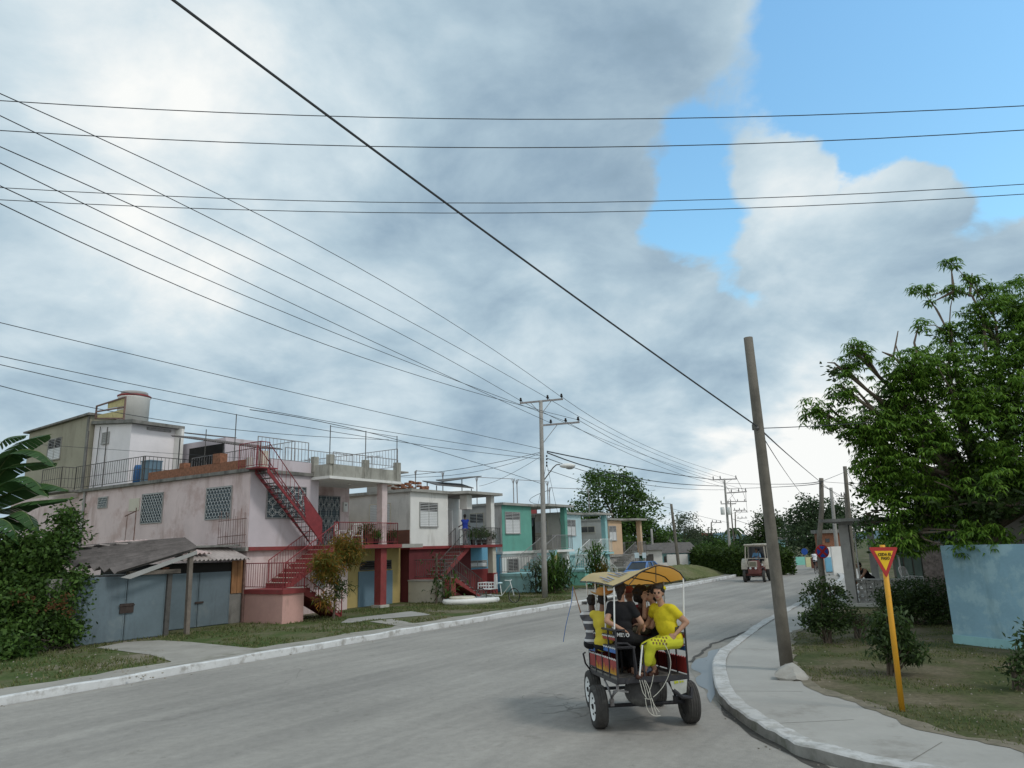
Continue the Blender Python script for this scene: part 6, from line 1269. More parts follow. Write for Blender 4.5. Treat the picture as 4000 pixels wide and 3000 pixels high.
# ------------------------------------------------------------------ people
def N_(v): v = np.array(v, float); return v/(np.linalg.norm(v)+1e-9)
def blobmesh(name, prims, vox, mat, parent, off, sm=4, disp=0.0, dsc=6.0, smooth=True):
    mb = MB()
    for p in prims:
        if p[0] == 'c':
            _, a, b, r1, r2 = p[:5]; a, b = np.array(a, float), np.array(b, float); t = b-a; L_ = np.linalg.norm(t)
            if L_ < 1e-4: continue
            t /= L_; pts = [a-t*r1*.98, a-t*r1*.7, a-t*r1*.2, a, b, b+t*r2*.2, b+t*r2*.7, b+t*r2*.98]; mb.tube(pts, [r1*.18, r1*.72, r1*.98, r1, r2, r2*.98, r2*.72, r2*.18], 12)
        else:
            _, c, r = p[:3]; R = p[3] if len(p) > 3 else np.eye(3); k = len(mb.v); mb.ball((0, 0, 0), 1.0, 16, r)
            for i in range(k, len(mb.v)): mb.v[i] = tuple(R @ np.array(mb.v[i])+np.array(c))
    A = np.array(mb.v)-np.array(off); me = bpy.data.meshes.new('tmp'); me.from_pydata(A.tolist(), [], mb.f); me.update()
    o = bpy.data.objects.new('tmp', me); col.objects.link(o)
    m = o.modifiers.new('r', 'REMESH'); m.mode = 'VOXEL'; m.voxel_size = vox
    if sm: m = o.modifiers.new('s', 'SMOOTH'); m.iterations = sm; m.factor = .5
    dg = bpy.context.evaluated_depsgraph_get(); dg.update(); me2 = bpy.data.meshes.new_from_object(o.evaluated_get(dg)); bpy.data.objects.remove(o); bpy.data.meshes.remove(me)
    if disp:
        co = np.empty(len(me2.vertices)*3); me2.vertices.foreach_get('co', co); co = co.reshape(-1, 3); nn_ = np.empty(len(me2.vertices)*3); me2.vertices.foreach_get('normal', nn_); nn_ = nn_.reshape(-1, 3)
        d = np.array([mnoise.noise(Vector(x*dsc)) for x in co]); co = co+nn_*(d*disp)[:, None]; me2.vertices.foreach_set('co', co.reshape(-1))
    me2.name = name; me2.materials.clear(); me2.materials.append(mat)
    if smooth: me2.polygons.foreach_set('use_smooth', [True]*len(me2.polygons))
    r = bpy.data.objects.new(name, me2); col.objects.link(r); r.parent = parent; OFF[r.name] = tuple(off); return r
def ik(a, b, l1, l2, hint):
    a, b = np.array(a, float), np.array(b, float); d = b-a; D = np.linalg.norm(d)
    if D > (l1+l2)*.995: b = a+d/D*(l1+l2)*.995; d = b-a; D = np.linalg.norm(d)
    x = (l1*l1-l2*l2+D*D)/(2*D); h = math.sqrt(max(0, l1*l1-x*x)); t = d/D; hn = np.array(hint, float); hn = hn-t*(hn@t); hn = N_(hn); return a+t*x+hn*h, b
def cloth(name, c, var=.1, rough=.9): return paint(name, c, var, 8, rough=rough, bump=.3, bscale=40)
m_sk1 = paint('tan_skin', (.40, .23, .155), .06, 8, rough=.5, bump=.05); m_sk2 = paint('brown_skin', (.20, .105, .065), .06, 8, rough=.5, bump=.05); m_sk3 = paint('dark_skin', (.09, .05, .035), .06, 8, rough=.5, bump=.05)
m_hair = paint('dark_hair', (.018, .014, .012), .3, 30, rough=.6, bump=.6, bscale=90); m_eye = paint('eye_dark', (.015, .012, .01), 0, bump=0, rough=.2); m_lip = paint('lips', (.30, .10, .08), .05, bump=0)
def hand(pr, w, hd, pn, s=1.0, curl=.5):
    hd = N_(hd); pn = N_(np.array(pn)-hd*(np.array(pn)@hd)); sd = np.cross(hd, pn); R = np.array([sd, hd, pn]).T
    pr.append(('c', w, w+hd*.03*s, .026*s, .03*s)); pr.append(('e', w+hd*.055*s, (.04*s, .048*s, .017*s), R))
    for k, (o, l) in enumerate(((-.03, .062), (-.010, .074), (.011, .07), (.030, .056))):
        b = w+hd*.09*s+sd*o*s; d1 = N_(hd+pn*curl*.7); d2 = N_(hd*(1-curl)+pn*curl*1.4); m_ = b+d1*l*.5*s; pr.append(('c', b-hd*.01, m_, .0098*s, .009*s)); pr.append(('c', m_, m_+d2*l*.55*s, .009*s, .0078*s))
    t0 = w+hd*.035*s-sd*.03*s; t1 = t0+N_(hd*.7-sd*.75+pn*.3)*.035*s; pr.append(('c', t0, t1, .013*s, .011*s)); pr.append(('c', t1, t1+N_(hd-sd*.15+pn*.4)*.03*s, .011*s, .009*s))
def person(label, pelvis, face, lean, look, wl, wr, al, ar, skin, shirt, pants, shoes, sleeve=.5, leg=1.0, hair='short', build=1.0, fem=False, s=1.0, hatm=None, knee=None, elb=(None, None), foot=None, group=None, base=None, vox=.012, nod=0.0, shirtlen=.08, neckline=.0, curls=(.5, .5), stripes=None):
    pv_ = np.array(pelvis, float); f = N_([face[0], face[1], 0]); sd = np.array([f[1], -f[0], 0])   # sd = person's right
    up = N_(np.array([0, 0, 1.])+f*lean[0]+sd*lean[1]); fw = N_(f-up*(f@up)); bw = build
    base = np.array(base if base is not None else (pv_[0], pv_[1], min(al[2], ar[2]))); t = wthing('person', label, 'person', base, group)
    waist = pv_+up*.16*s; chest = pv_+up*.33*s; nk = pv_+up*.50*s; hd0 = nk+N_(up+fw*.25)*.11*s
    lk = N_([look[0], look[1], 0]); hu = N_(np.array([0, 0, 1.])*.8+up*.35-lk*nod); lf = N_(lk-hu*(lk@hu)); hr = np.cross(lf, hu); H_ = hd0+hu*.085*s+lf*.015
    RH_ = np.array([hr, lf, hu]).T; RT = np.array([np.cross(fw, up), fw, up]).T
    shL, shR = chest+up*.12*s-sd*.165*s*bw**.5, chest+up*.12*s+sd*.165*s*bw**.5; sw = .17 if not fem else .155
    hL, hR = pv_-sd*.09*s*bw-up*.02, pv_+sd*.09*s*bw-up*.02
    torso = [('e', pv_+up*.01, (.165*bw*s, .125*bw*s, .12*s), RT), ('e', waist, (.135*bw*s, .10*bw*s, .13*s), RT), ('e', chest, (.16*bw*s, .108*bw*s, .16*s), RT), ('c', shL, shR, .062*s, .062*s), ('c', pv_, chest, .11*s*bw, .10*s*bw)]
    if fem: torso += [('e', chest+fw*.06*bw*s+sd*.065*s*k+up*.015, (.075*s, .05*s, .07*s), RT) for k in (-1, 1)]
    if bw > 1.1: torso += [('e', waist+fw*.03*s+up*.03, (.14*bw*s, .105*bw*s, .16*s), RT)]
    arms = []; legs = []; hands = []; sl = []; pl = []; sh_ = []
    for k, (S_, w, hn) in enumerate(((shL, wl, elb[0]), (shR, wr, elb[1]))):
        sgn = -1 if k == 0 else 1; hn = hn if hn is not None else (sd*sgn*.6-up*.6-fw*.4); E_, w = ik(S_-up*.01, w, .275*s, .245*s, hn)
        ar_ = 1+(bw-1)*.8; arms += [('c', S_, E_, .052*s*ar_, .042*s*ar_), ('c', E_, w, .041*s*ar_, .027*s)]; hand(arms, w, N_(w-E_), N_(-sd*sgn*.7-np.array([0, 0, .7])), s, curls[k])
        a = S_; q = S_+(E_-S_)*min(1, sleeve*1.0); sl.append(('c', a, q, .070*s*ar_, .060*s*ar_))
        if sleeve > 1: sl.append(('c', E_, E_+(w-E_)*(sleeve-1), .056*s, .044*s))
    for k, (h_, a) in enumerate(((hL, al), (hR, ar))):
        sgn = -1 if k == 0 else 1; hn = knee if knee is not None else f+np.array([0, 0, .5]); K, a = ik(h_, a, .42*s, .42*s, hn); lw = 1+(bw-1)*.9
        legs += [('c', h_, K, .088*s*lw, .058*s*lw), ('c', K, K+(a-K)*.35, .058*s*lw, .056*s*lw), ('c', K+(a-K)*.35, a, .056*s*lw, .036*s)]; ft = N_(foot if foot is not None else f)
        legs += [('c', a-np.array([0, 0, .03]), a+ft*.13*s-np.array([0, 0, .045]), .038*s, .028*s)]; sh_.append([('c', a+np.array([0, 0, .0]), a-np.array([0, 0, .035]), .045*s, .045*s), ('c', a-np.array([0, 0, .045])-ft*.02, a+ft*.15*s-np.array([0, 0, .052]), .043*s, .036*s)])
        if leg <= 1: pl += [('c', h_, K, .102*s*lw, .072*s*lw), ('c', K, K+(a-K)*leg, .072*s*lw, (.062 if leg > .8 else .068)*s*lw)] if leg > 0.02 else [('c', h_, h_+(K-h_)*.7, .102*s*lw, .09*s*lw)]
    head = [('c', nk-up*.05, hd0, .056*s, .052*s), ('e', H_+hu*.022*s-lf*.012, (.074*s, .092*s, .092*s), RH_), ('e', H_-hu*.035*s+lf*.022*s, (.058*s, .066*s, .072*s), RH_), ('e', H_-hu*.012*s+lf*.092*s, (.014*s, .018*s, .022*s), RH_), ('c', H_+hu*.018*s+lf*.082*s, H_-hu*.012*s+lf*.097*s, .010*s, .013*s),
            ('e', H_-hu*.085*s+lf*.055*s, (.026*s, .024*s, .02*s), RH_), ('c', H_+hu*.032*s+lf*.078*s-hr*.035*s, H_+hu*.032*s+lf*.078*s+hr*.035*s, .012*s, .012*s)]+[('e', H_-hu*.008*s+hr*.074*s*k-lf*.008, (.010*s, .020*s, .032*s), RH_) for k in (-1, 1)]
    body = blobmesh('body', torso+arms+legs+head, vox, skin, t, base, 3)
    for k in (-1, 1): b = MB(); b.ball(tuple(H_+hu*.010*s+lf*.083*s+hr*.032*s*k), .0135*s, 8); b.build('eye', m_eye, body, True, off=base)
    b = MB(); k0 = len(b.v); b.ball((0, 0, 0), 1.0, 10, (.024*s, .008*s, .008*s)); b.v = [tuple(RH_ @ np.array(q)+H_-hu*.052*s+lf*.088*s) for q in b.v]; b.build('mouth', m_lip, body, True, off=base)
    if hair:
        base_h = [('e', H_+hu*.036*s-lf*.022*s, (.084*s, .094*s, .088*s), RH_), ('e', H_-lf*.045*s, (.078*s, .066*s, .085*s), RH_)]
        if hair == 'afro': base_h = [('e', H_+hu*.04*s-lf*.035*s, (.155*s, .14*s, .15*s), RH_)]
        if hair == 'bun': base_h += [('e', H_+hu*.03*s-lf*.11*s, (.085*s, .07*s, .09*s), RH_), ('e', H_+hu*.055*s-lf*.03*s, (.10*s, .105*s, .092*s), RH_)]
        if hair == 'curly': base_h += [('e', H_-hu*.03*s-lf*.05*s, (.10*s, .075*s, .09*s), RH_), ('e', H_+hu*.07*s-lf*.03, (.095*s, .09*s, .075*s), RH_)]
        if hair == 'tied': base_h += [('c', H_-lf*.08*s, H_-lf*.09*s-hu*.13*s, .05*s, .03*s)]
        # a hairline: cut away what would cover the face
        o = blobmesh('hair', base_h, .012, m_hair, t, base, 2, .016 if hair != 'afro' else .035, 26 if hair != 'afro' else 14)
        bm = bmesh.new(); bm.from_mesh(o.data); cut = [v for v in bm.verts if ((np.array(v.co)+base-H_)@lf) > .052*s and ((np.array(v.co)+base-H_)@hu) < .062*s]; bmesh.ops.delete(bm, geom=cut, context='VERTS'); bm.to_mesh(o.data); bm.free()
    top = [('e', q[1], tuple(x*1.09+.006 for x in q[2]), q[3]) if q[0] == 'e' else ('c', q[1], q[2], q[3]*1.1, q[4]*1.1) for q in torso]
    top[3] = ('c', shL-sd*.0, shR, (.071 if sleeve > 0 else .058)*s, (.071 if sleeve > 0 else .058)*s) if sleeve > 0 else ('c', shL+sd*.06, shR-sd*.06, .068*s, .068*s)
    o = blobmesh('shirt', top+(sl if sleeve > 0 else []), vox, shirt, t, base, 7, .014, 9)
    if leg >= 0: blobmesh('trousers', [('e', pv_-up*.01, (.18*bw*s, .138*bw*s, .115*s), RT)]+pl, vox, pants, t, base, 3, .01, 8)
    if shoes is not None:
        for q in sh_: blobmesh('shoe', q, .010, shoes, t, base, 2)
    t_info = dict(H=H_, hu=hu, lf=lf, hr=hr, chest=chest, waist=waist, up=up, fw=fw, sd=sd, base=base, pv=pv_, R=RT); return t, t_info
def stripe_shirt(name, ca, cb, n, ax=(0, 0, 1), frac=.5):
    m, nt, b = newmat(name); N, L = nt.nodes, nt.links; tc = N.new('ShaderNodeTexCoord'); sp = N.new('ShaderNodeSeparateXYZ'); L.new(tc.outputs['Object'], sp.inputs[0])
    q = N.new('ShaderNodeMath'); q.operation = 'MULTIPLY'; L.new(sp.outputs[2], q.inputs[0]); q.inputs[1].default_value = n
    fr = N.new('ShaderNodeMath'); fr.operation = 'FRACT'; L.new(q.outputs[0], fr.inputs[0]); g = N.new('ShaderNodeMath'); g.operation = 'GREATER_THAN'; L.new(fr.outputs[0], g.inputs[0]); g.inputs[1].default_value = frac
    x = N.new('ShaderNodeMixRGB'); L.new(g.outputs[0], x.inputs[0]); x.inputs[1].default_value = ca+(1,); x.inputs[2].default_value = cb+(1,); L.new(x.outputs[0], b.inputs['Base Color']); b.inputs['Roughness'].default_value = .9; return m
# ------------------------------------------------------------------ horse cart (local frame: x right, y forward, origin under the rear edge)
CY = math.radians(6.5); CO = np.array([1.95, 11.3, 0.0]); cr_, cf_ = np.array([math.cos(CY), math.sin(CY), 0]), np.array([-math.sin(CY), math.cos(CY), 0])
SH_ = .065
def cw(x, y, z, body=True): return CO+cr_*x+cf_*y+np.array([0, 0, z-(SH_*y if body else 0)])
CT_ = thing('horse_cart', 'red and blue passenger cart with yellow canopy and six riders, seen from behind', 'cart', CO, CY)
class CB_(MB):
    def done(s, name, mat, parent=None, shear=True, **k):
        if shear: s.v = [(x, y, z-SH_*y) for x, y, z in s.v]
        return s.build(name, mat, parent or CT_, **k)
m_cframe = paint('black_painted_tube', (.035, .035, .04), .3, 8, (.12, .08, .05), .2, 12, rough=.45, bump=.05); m_cred = paint('cart_red', (.36, .045, .04), .15, 6, (.15, .05, .04), .25, 8, rough=.5, bump=.1)
m_cblue = paint('cart_blue', (.05, .16, .45), .15, 6, rough=.5, bump=.05); m_cyel = paint('cart_yellow', (.75, .42, .05), .2, 9, rough=.5, bump=0); m_cfloor = paint('worn_floor', (.20, .19, .17), .2, 5, (.08, .07, .06), .3, 6)
m_rope = paint('pale_rope', (.55, .54, .47), .1, 20, bump=0); m_cdark = paint('cart_underside', (.02, .02, .02), .2, bump=0)
L_ = 2.0; HW_ = .53
b = CB_(); b.box(-HW_, HW_, 0, L_, .76, .79); b.done('floor', m_cfloor)
b = CB_(); b.box(-HW_, HW_, -.012, -.002, .72, .8); b.box(-HW_-.01, -HW_, 0, L_, .70, .76); b.box(HW_, HW_+.01, 0, L_, .70, .76); b.done('floor_edge', m_cframe)
b = CB_()
for x in (-.4, .4): b.tube([(x, -.02, .735), (x, L_+.1, .735)], .03, 6)
for y in (.02, .6, 1.2, 1.85): b.tube([(-HW_, y, .73), (HW_, y, .73)], .025, 6)
b.done('chassis', m_cframe)
for sx in (-1, 1):
    X = sx*HW_
    b = CB_()
    for y in (0, .48, .96, 1.44, 1.95): b.tube([(X, y, .74), (X, y, 1.46)], .015, 6)
    b.tube([(X, 0, 1.46), (X, 1.95, 1.46)], .018, 6); b.tube([(X, 0, 1.38), (X, 1.95, 1.38)], .011, 6); b.tube([(X, 0, 1.22), (X, 1.95, 1.22)], .011, 6); b.tube([(X, 0, .82), (X, 1.95, .82)], .012, 6)
    b.tube([(X, 0, 1.46), (X-sx*.14, 0, 1.46), (X-sx*.14, 0, 1.38)], .014, 6)
    b.done('side_frame', m_cframe)
    for (y0, y1) in ((.02, .46), (.5, .94), (.98, 1.42), (1.46, 1.93)):
        for (z0, z1, mt, nm) in ((.81, 1.05, m_cred, 'lower_panel'), (1.13, 1.21, m_cblue, 'blue_panel'), (1.31, 1.375, m_cred, 'upper_panel')):
            n = 8; poly = [(X-sx*.0, y0, z0), (X, y1, z0)]+[(X, y1-(y1-y0)*i/n, z1-(.022 if i % 2 else 0)) for i in range(n+1)]
            b = CB_(); b.prism(poly, (.012*sx*-1, 0, 0)); pn_ = b.done(nm, mt)
            if sx < 0:
                e = CB_()
                for i in range(n): e.tube([(X-.006, y1-(y1-y0)*i/n, z1-(.022 if i % 2 else 0)), (X-.006, y1-(y1-y0)*(i+1)/n, z1-(0 if i % 2 else .022))], .007, 4)
                e.done('white_edge', m_metalwhite, pn_)
    if sx < 0:
        b = CB_(); b.prism([(X-.004, 1.46, 1.07), (X-.004, 1.93, 1.07), (X-.004, 1.93, 1.2), (X-.004, 1.8, 1.3), (X-.004, 1.55, 1.27), (X-.004, 1.46, 1.18)], (-.006, 0, 0)); sp_ = b.done('sun_panel', m_cblue)
        b = CB_(); b.lathe([(.085, 0), (.085, -.004)], 14, (X-.012, 1.7, 1.17), 'x'); b.done('sun', m_cyel, sp_)
        rg = random.Random(3); 
        for (y0, y1) in ((.06, .42), (.54, .9), (1.02, 1.38)):
            b = CB_()
            for k in range(5): yy_ = y0+(y1-y0)*k/4.5; b.prism([(X-.006, yy_, .83), (X-.006, yy_+.05, .83), (X-.006, yy_+.03+rg.uniform(-.02, .02), .83+rg.uniform(.06, .13))], (-.003, 0, 0))
            b.box(X-.009, X-.006, y0, y1, .822, .834); b.done('flame_painting', m_cyel)
        b = CB_(); b.tube([(X-.02, 1.9, .76), (X-.1, 1.85, .86), (X-.14, 1.8, 1.02), (X-.1, 1.8, 1.04)], .016, 6); b.done('step', m_cframe)
    b = CB_(); b.box(*sorted((X-sx*.02, X-sx*.30)), .03, 1.6, 1.19, 1.225); b.done('bench', m_cred if sx > 0 else m_cframe, bevel=.008)
    b = CB_()
    for y in (.05, .8, 1.55): b.tube([(X-sx*.27, y, .79), (X-sx*.27, y, 1.19)], .014, 6)
    b.done('bench_legs', m_cframe)
b = CB_(); b.box(-HW_+.03, HW_-.03, 1.62, 1.9, 1.19, 1.225); b.done('driver_bench', m_cframe)
b = CB_(); b.box(-HW_, HW_, 1.94, 1.955, .8, 1.2); b.done('front_panel', m_cred)
b = CB_(); b.tube([(-HW_, 0, 1.28), (-.36, 0, 1.27), (-.27, 0, 1.2), (-.25, 0, 1.0), (-.24, 0, .79)], .015, 6); b.tube([(-HW_, 0, 1.22), (-.3, 0, 1.22)], .011, 6)
b.tube([(-.13, 0, .79), (-.13, 0, 1.24), (.02, 0, 1.31), (.16, 0, 1.22), (.24, 0, 1.1)], .015, 6); b.tube([(.26, 0, .79), (.26, 0, 1.22)], .014, 6); b.done('rear_rails', m_cframe)
b = CB_(); b.tube([(-.22, -.03, .78), (-.14, -.02, 1.24)], .013, 6); b.done('grab_pole', m_metalwhite)
# canopy: a twisted sheet
def ctop(s, t):
    rear = np.interp(s, [0, .1, .22, .42, .62, .82, .93, 1], [2.10, 2.14, 2.20, 2.31, 2.39, 2.35, 2.27, 2.15]); front = np.interp(s, [0, .12, .3, .45, .6, .8, 1], [2.22, 2.33, 2.36, 2.28, 2.17, 2.12, 2.12]); return rear*(1-t)+front*t+.02*math.sin(math.pi*t)*(1-s)
def cxy(s, t): return (-.52-.10*t+(.55+.52+.06+.02*t)*s, 0.02+t*2.0)
m_can, nt, bb_ = newmat('yellow_canvas'); bb_.inputs['Base Color'].default_value = (.74, .62, .34, 1); bb_.inputs['Roughness'].default_value = .7
tr_ = nt.nodes.new('ShaderNodeBsdfTranslucent'); tr_.inputs[0].default_value = (.75, .33, .03, 1); mx = nt.nodes.new('ShaderNodeMixShader'); mx.inputs[0].default_value = .42; nt.links.new(bb_.outputs[0], mx.inputs[1]); nt.links.new(tr_.outputs[0], mx.inputs[2]); nt.links.new(mx.outputs[0], nt.nodes['Material Output'].inputs[0])
b = CB_(); ns, ntt = 30, 16; V_ = []
for i in range(ns+1):
    for j in range(ntt+1): s_, t_ = i/ns, j/ntt; x, y = cxy(s_, t_); V_.append((x, y, ctop(s_, t_)+.006*math.sin(i*1.3)*math.sin(j*.9)))
b.raw(V_, [(i*(ntt+1)+j, (i+1)*(ntt+1)+j, (i+1)*(ntt+1)+j+1, i*(ntt+1)+j+1) for i in range(ns) for j in range(ntt)]); can = b.done('canopy', m_can, smooth=True)
b = CB_()
for j in (0, .33, .66, 1): b.tube([(cxy(i/14, j)[0], cxy(i/14, j)[1], ctop(i/14, j)-.015) for i in range(15)], .010, 5)
for i in (0, .5, 1): b.tube([(cxy(i, j/8)[0], cxy(i, j/8)[1], ctop(i, j/8)-.018) for j in range(9)], .010, 5)
b.tube([(cxy(.35, 0)[0], .02, ctop(.35, 0)-.02), (cxy(.75, 1)[0], 2.0, ctop(.75, 1)-.02)], .008, 5); b.tube([(cxy(.6, 0)[0], .02, ctop(.6, 0)-.03), (cxy(.95, .6)[0], 1.2, ctop(.95, .6)-.02)], .008, 5)
b.done('canopy_ribs', m_cframe)
b = CB_(); rg = random.Random(1)
for k in range(7):
    s0 = .04+k*.035+(.05 if k > 2 else 0); P_ = [(s0, .18), (s0+.02, .55 if k % 2 else .4)]; q = [(cxy(s_, t_)[0], cxy(s_, t_)[1], ctop(s_, t_)+.012) for s_, t_ in P_]; b.bar(q[0], q[1], .018, .004); b.bar((q[0][0], q[0][1]+.2, q[0][2]), (q[0][0]+.05, q[0][1]+.25, q[0][2]+.02), .014, .004)
b.done('faded_blue_painting', paint('faded_blue', (.30, .36, .50), .15, 9, bump=0), can)
for (x, y, s_, mt) in ((-HW_, .05, 0.02, m_metalwhite), (-HW_, .62, .03, m_metalwhite), (-HW_, 1.2, .04, m_metalwhite), (-HW_, 1.85, .06, m_metalwhite), (HW_, .03, .975, m_metalwhite), (HW_, .9, .97, m_louv_g), (HW_, 1.8, .96, m_louv_g)):
    b = CB_(); b.tube([(x, y, 1.45), (cxy(s_, y/2)[0], y, ctop(s_, y/2)-.02)], .012, 6); b.done('canopy_post', mt)
# wheels and running gear
def wheel(parent, x, y, z, r, w, side, rimm, tyre=m_black, spokes=5):
    b = MB(); b.lathe([(r*.60, -w*.38), (r*.64, -w*.44), (r*.8, -w*.5), (r*.95, -w*.45), (r*1.0, -w*.25), (r*1.0, w*.25), (r*.95, w*.45), (r*.8, w*.5), (r*.64, w*.44), (r*.60, w*.38), (r*.58, 0), (r*.60, -w*.38)], 36, (x, y, z), 'x', cap=False)
    for k in (-.28, -.1, .1, .28): b.lathe([(r*1.004, w*(k-.05)), (r*1.004, w*(k+.05))], 36, (x, y, z), 'x')
    b.f = b.f; wh = b.build('wheel', tyre, parent, True)
    b = MB(); b.lathe([(r*.66, -w*.46), (r*.6, -w*.43), (r*.52, -w*.36), (r*.40, -w*.36), (r*.2, -w*.42), (.001, -w*.42)], 28, (x, y, z), 'x', cap=False); b.v = [((p[0] if side < 0 else x-(p[0]-x)), p[1], p[2]) for p in b.v]; b.build('rim', rimm, wh, True)
    b = MB()
    for k in range(5): a = k*1.2566; b.ball((x+side*w*.36, y+r*.38*math.cos(a), z+r*.38*math.sin(a)), r*.06, 6)
    b.ball((x+side*w*.42, y, z), r*.14, 8, (.6, 1, 1)); b.build('hub', m_dark, wh, True); return wh
m_tyre = paint('dusty_tyre', (.055, .053, .05), .25, 12, (.12, .11, .10), .3, 6, rough=.85, bump=.5, bscale=60)
for (x, y, sd_) in ((-.71, .6, -1), (.71, .6, 1), (-.50, 1.95, -1), (.62, 1.95, 1)): wheel(CT_, x, y, .305, .305, .2, sd_, m_metalwhite, m_tyre)
b = MB(); b.tube([(-.66, .6, .305), (.66, .6, .305)], .028, 8); b.tube([(-.6, 1.95, .305), (.6, 1.95, .305)], .028, 8); b.build('axles', m_cframe, CT_)
for sx in (-1, 1):
    b = MB()
    for k, l in enumerate((.42, .34, .26, .18)): b.tube([(sx*.5, .6-l, .56-.03*0-k*.018+.04), (sx*.5, .6, .40-k*.016+.03), (sx*.5, .6+l, .56-k*.018+.04)], .014, 5)
    b.bar((sx*.5, .19, .60), (sx*.5, .19, .74), .035); b.bar((sx*.5, 1.0, .60), (sx*.5, 1.0, .70), .035); b.bar((sx*.5, .6, .30), (sx*.5, .6, .40), .06); b.tube([(sx*.5, .19, .60), (sx*.36, .1, .58)], .016, 6); b.build('leaf_spring', m_metalgrey if sx < 0 else m_cframe, CT_)
b = MB(); b.lathe([(.02, -.02), (.1, -.03), (.2, -.01), (.255, .03), (.275, .08), (.26, .15), (.2, .22), (.1, .25)], 28, (-.12, .12, 0), 'y'); b.v = [(x, y, .575+z*.82) for x, y, z in b.v]; b.lathe([(.17, .76), (.17, .66), (.12, .62)], 18, (.0, .3, 0)); b.build('rubber_bowl', paint('dull_rubber', (.055, .055, .055), .3, 6, (.12, .12, .11), .3, 4, rough=.75), CT_, True)
b = MB(); b.prism([(.24, -.03, .72), (.5, -.03, .74), (.47, -.03, .56), (.36, -.03, .53), (.26, -.03, .62)], (0, .01, 0)); pl_ = b.build('number_plate', paint('pale_grey_plate', (.42, .43, .40), .15, 12, bump=0), CT_)
b = MB(); [b.box(x, x+.025, -.036, -.031, .685+.006*k, .725) for k, x in enumerate((.30, .335, .38, .415))]; b.box(.30, .36, -.038, -.036, .70, .71); b.build('worn_yellow_marks', paint('green_yellow_ink', (.42, .45, .04), .1, bump=0), pl_)
b = MB(); b.tube([(.28, -.02, .6), (.42, 0, .5), (.56, .05, .47), (.6, .1, .6)], .03, 8); b.build('bent_bumper', m_cframe, CT_)
b = MB()
def rp(*q):
    out = []
    for i, (x, y) in enumerate(q): w = PD(1216.6+.25*x, 1189+.25*y, 11.22)-CO; out.append((w@cr_, w@cf_-.003*i, w[2]))
    return out
for q in (((660, 1120), (675, 1180), (690, 1230), (720, 1275)), ((680, 1120), (705, 1200), (715, 1275)), ((700, 1120), (720, 1190), (745, 1275)), ((710, 1125), (745, 1200), (760, 1280)), ((780, 1075), (765, 1150), (735, 1240)), ((710, 1280), (720, 1350), (745, 1400), (790, 1428), (840, 1425)), ((755, 1285), (765, 1360), (785, 1420)),
          ((765, 1285), (790, 1340), (830, 1395)), ((770, 1285), (785, 1350), (810, 1420)), ((705, 1280), (740, 1284), (770, 1280)), ((870, 800), (905, 870), (928, 960), (915, 1060), (870, 1160), (820, 1225), (775, 1265))): b.tube(smooth3(rp(*q), 4), .0048, 5)
b.build('rope', m_rope, CT_)
wb_ = cw(-.75, 1.75, 1.3); t = wthing('whip', 'thin wooden driving whip leaning at the left side of the cart', 'whip', cw(-.58, 1.7, .95)); wt = PD(1216.6+85*.25, 1189+310*.25, 13.2); wl_ = PD(1216.6+195*.25, 1189+690*.25, 13.1)
b = MB(); b.tube([wl_, wt], [.014, .007], 5); b.build('stick', m_orange, t); b = MB(); b.tube(smooth3([wt, PD(1216.6+70*.25, 1189+450*.25, 13.1), PD(1216.6+25*.25, 1189+640*.25, 13.0), PD(1216.6+0, 1189+790*.25, 13.0)], 5), .006, 5); b.build('cord', m_cblue, t)
b = CB_(); b.box(-.12, .12, .55, .85, .80, 1.0); 
# bags on the floor and lap
o = blobmesh('shopping_bag', [('e', cw(.02, .28, .92), (.08, .07, .11)), ('e', cw(-.02, .3, .87), (.09, .08, .07))], .012, paint('blue_white_plastic', (.25, .30, .42), .4, 14, rough=.35, bump=.3), None, tuple(cw(.02, .28, .8)), 3, .02, 20); o.location = tuple(cw(.02, .28, .8)); tag(o, 'blue and white plastic bag between the feet on the cart floor', 'bag')
o = blobmesh('handbag', [('e', cw(.1, .72, 1.42), (.17, .1, .075)), ('c', cw(-.02, .7, 1.42), cw(.22, .74, 1.42), .07, .07)], .012, paint('olive_bag', (.14, .125, .085), .2, 9), None, tuple(cw(.1, .72, 1.35)), 3, .012, 14); o.location = tuple(cw(.1, .72, 1.35)); tag(o, 'olive handbag held on the lap under the resting hand', 'bag')
# riders
def seat(px, py, Y, s=1.0, dx=0, dy=0): q = PD(px, py, Y); return (q[0]+dx, Y+dy, q[2]-.695*s)
def rot(v, a): a = math.radians(a); return (v[0]*math.cos(a)-v[1]*math.sin(a), v[0]*math.sin(a)+v[1]*math.cos(a))
m_yel = cloth('yellow_cloth', (.60, .50, .02), .1); m_yel2 = cloth('lime_leggings', (.52, .53, .035), .1); m_blk = cloth('black_cloth', (.012, .012, .014), .2); m_boot = paint('brown_boot', (.055, .022, .014), .2, 8, rough=.6)
# woman in yellow: rear right bench
pvA = PD(1216.6+905*.25, 1189+735*.25, 11.45)
A_, ia = person('woman in bright yellow top and spotted lime leggings, rear right of the cart', (pvA[0]+.05, 11.5, 1.285), (-.80, -.60), (.14, .13), (-.42, -.9), (2.33, 11.33, 1.375), (1.93, 11.62, 1.47), cw(-.12, .07, .86), cw(.10, .22, .86), m_sk1, m_yel, m_yel2, m_boot, sleeve=.45, leg=.62, hair='bun', build=1.13, fem=True, vox=.010,
    elb=((.9, .1, -.25), (-.3, .6, -.8)), knee=(-.55, -.55, 1.0), foot=(-.7, -.7, 0), nod=-.05)
trA = [o for o in A_.children if o.name.startswith('trousers')][0]
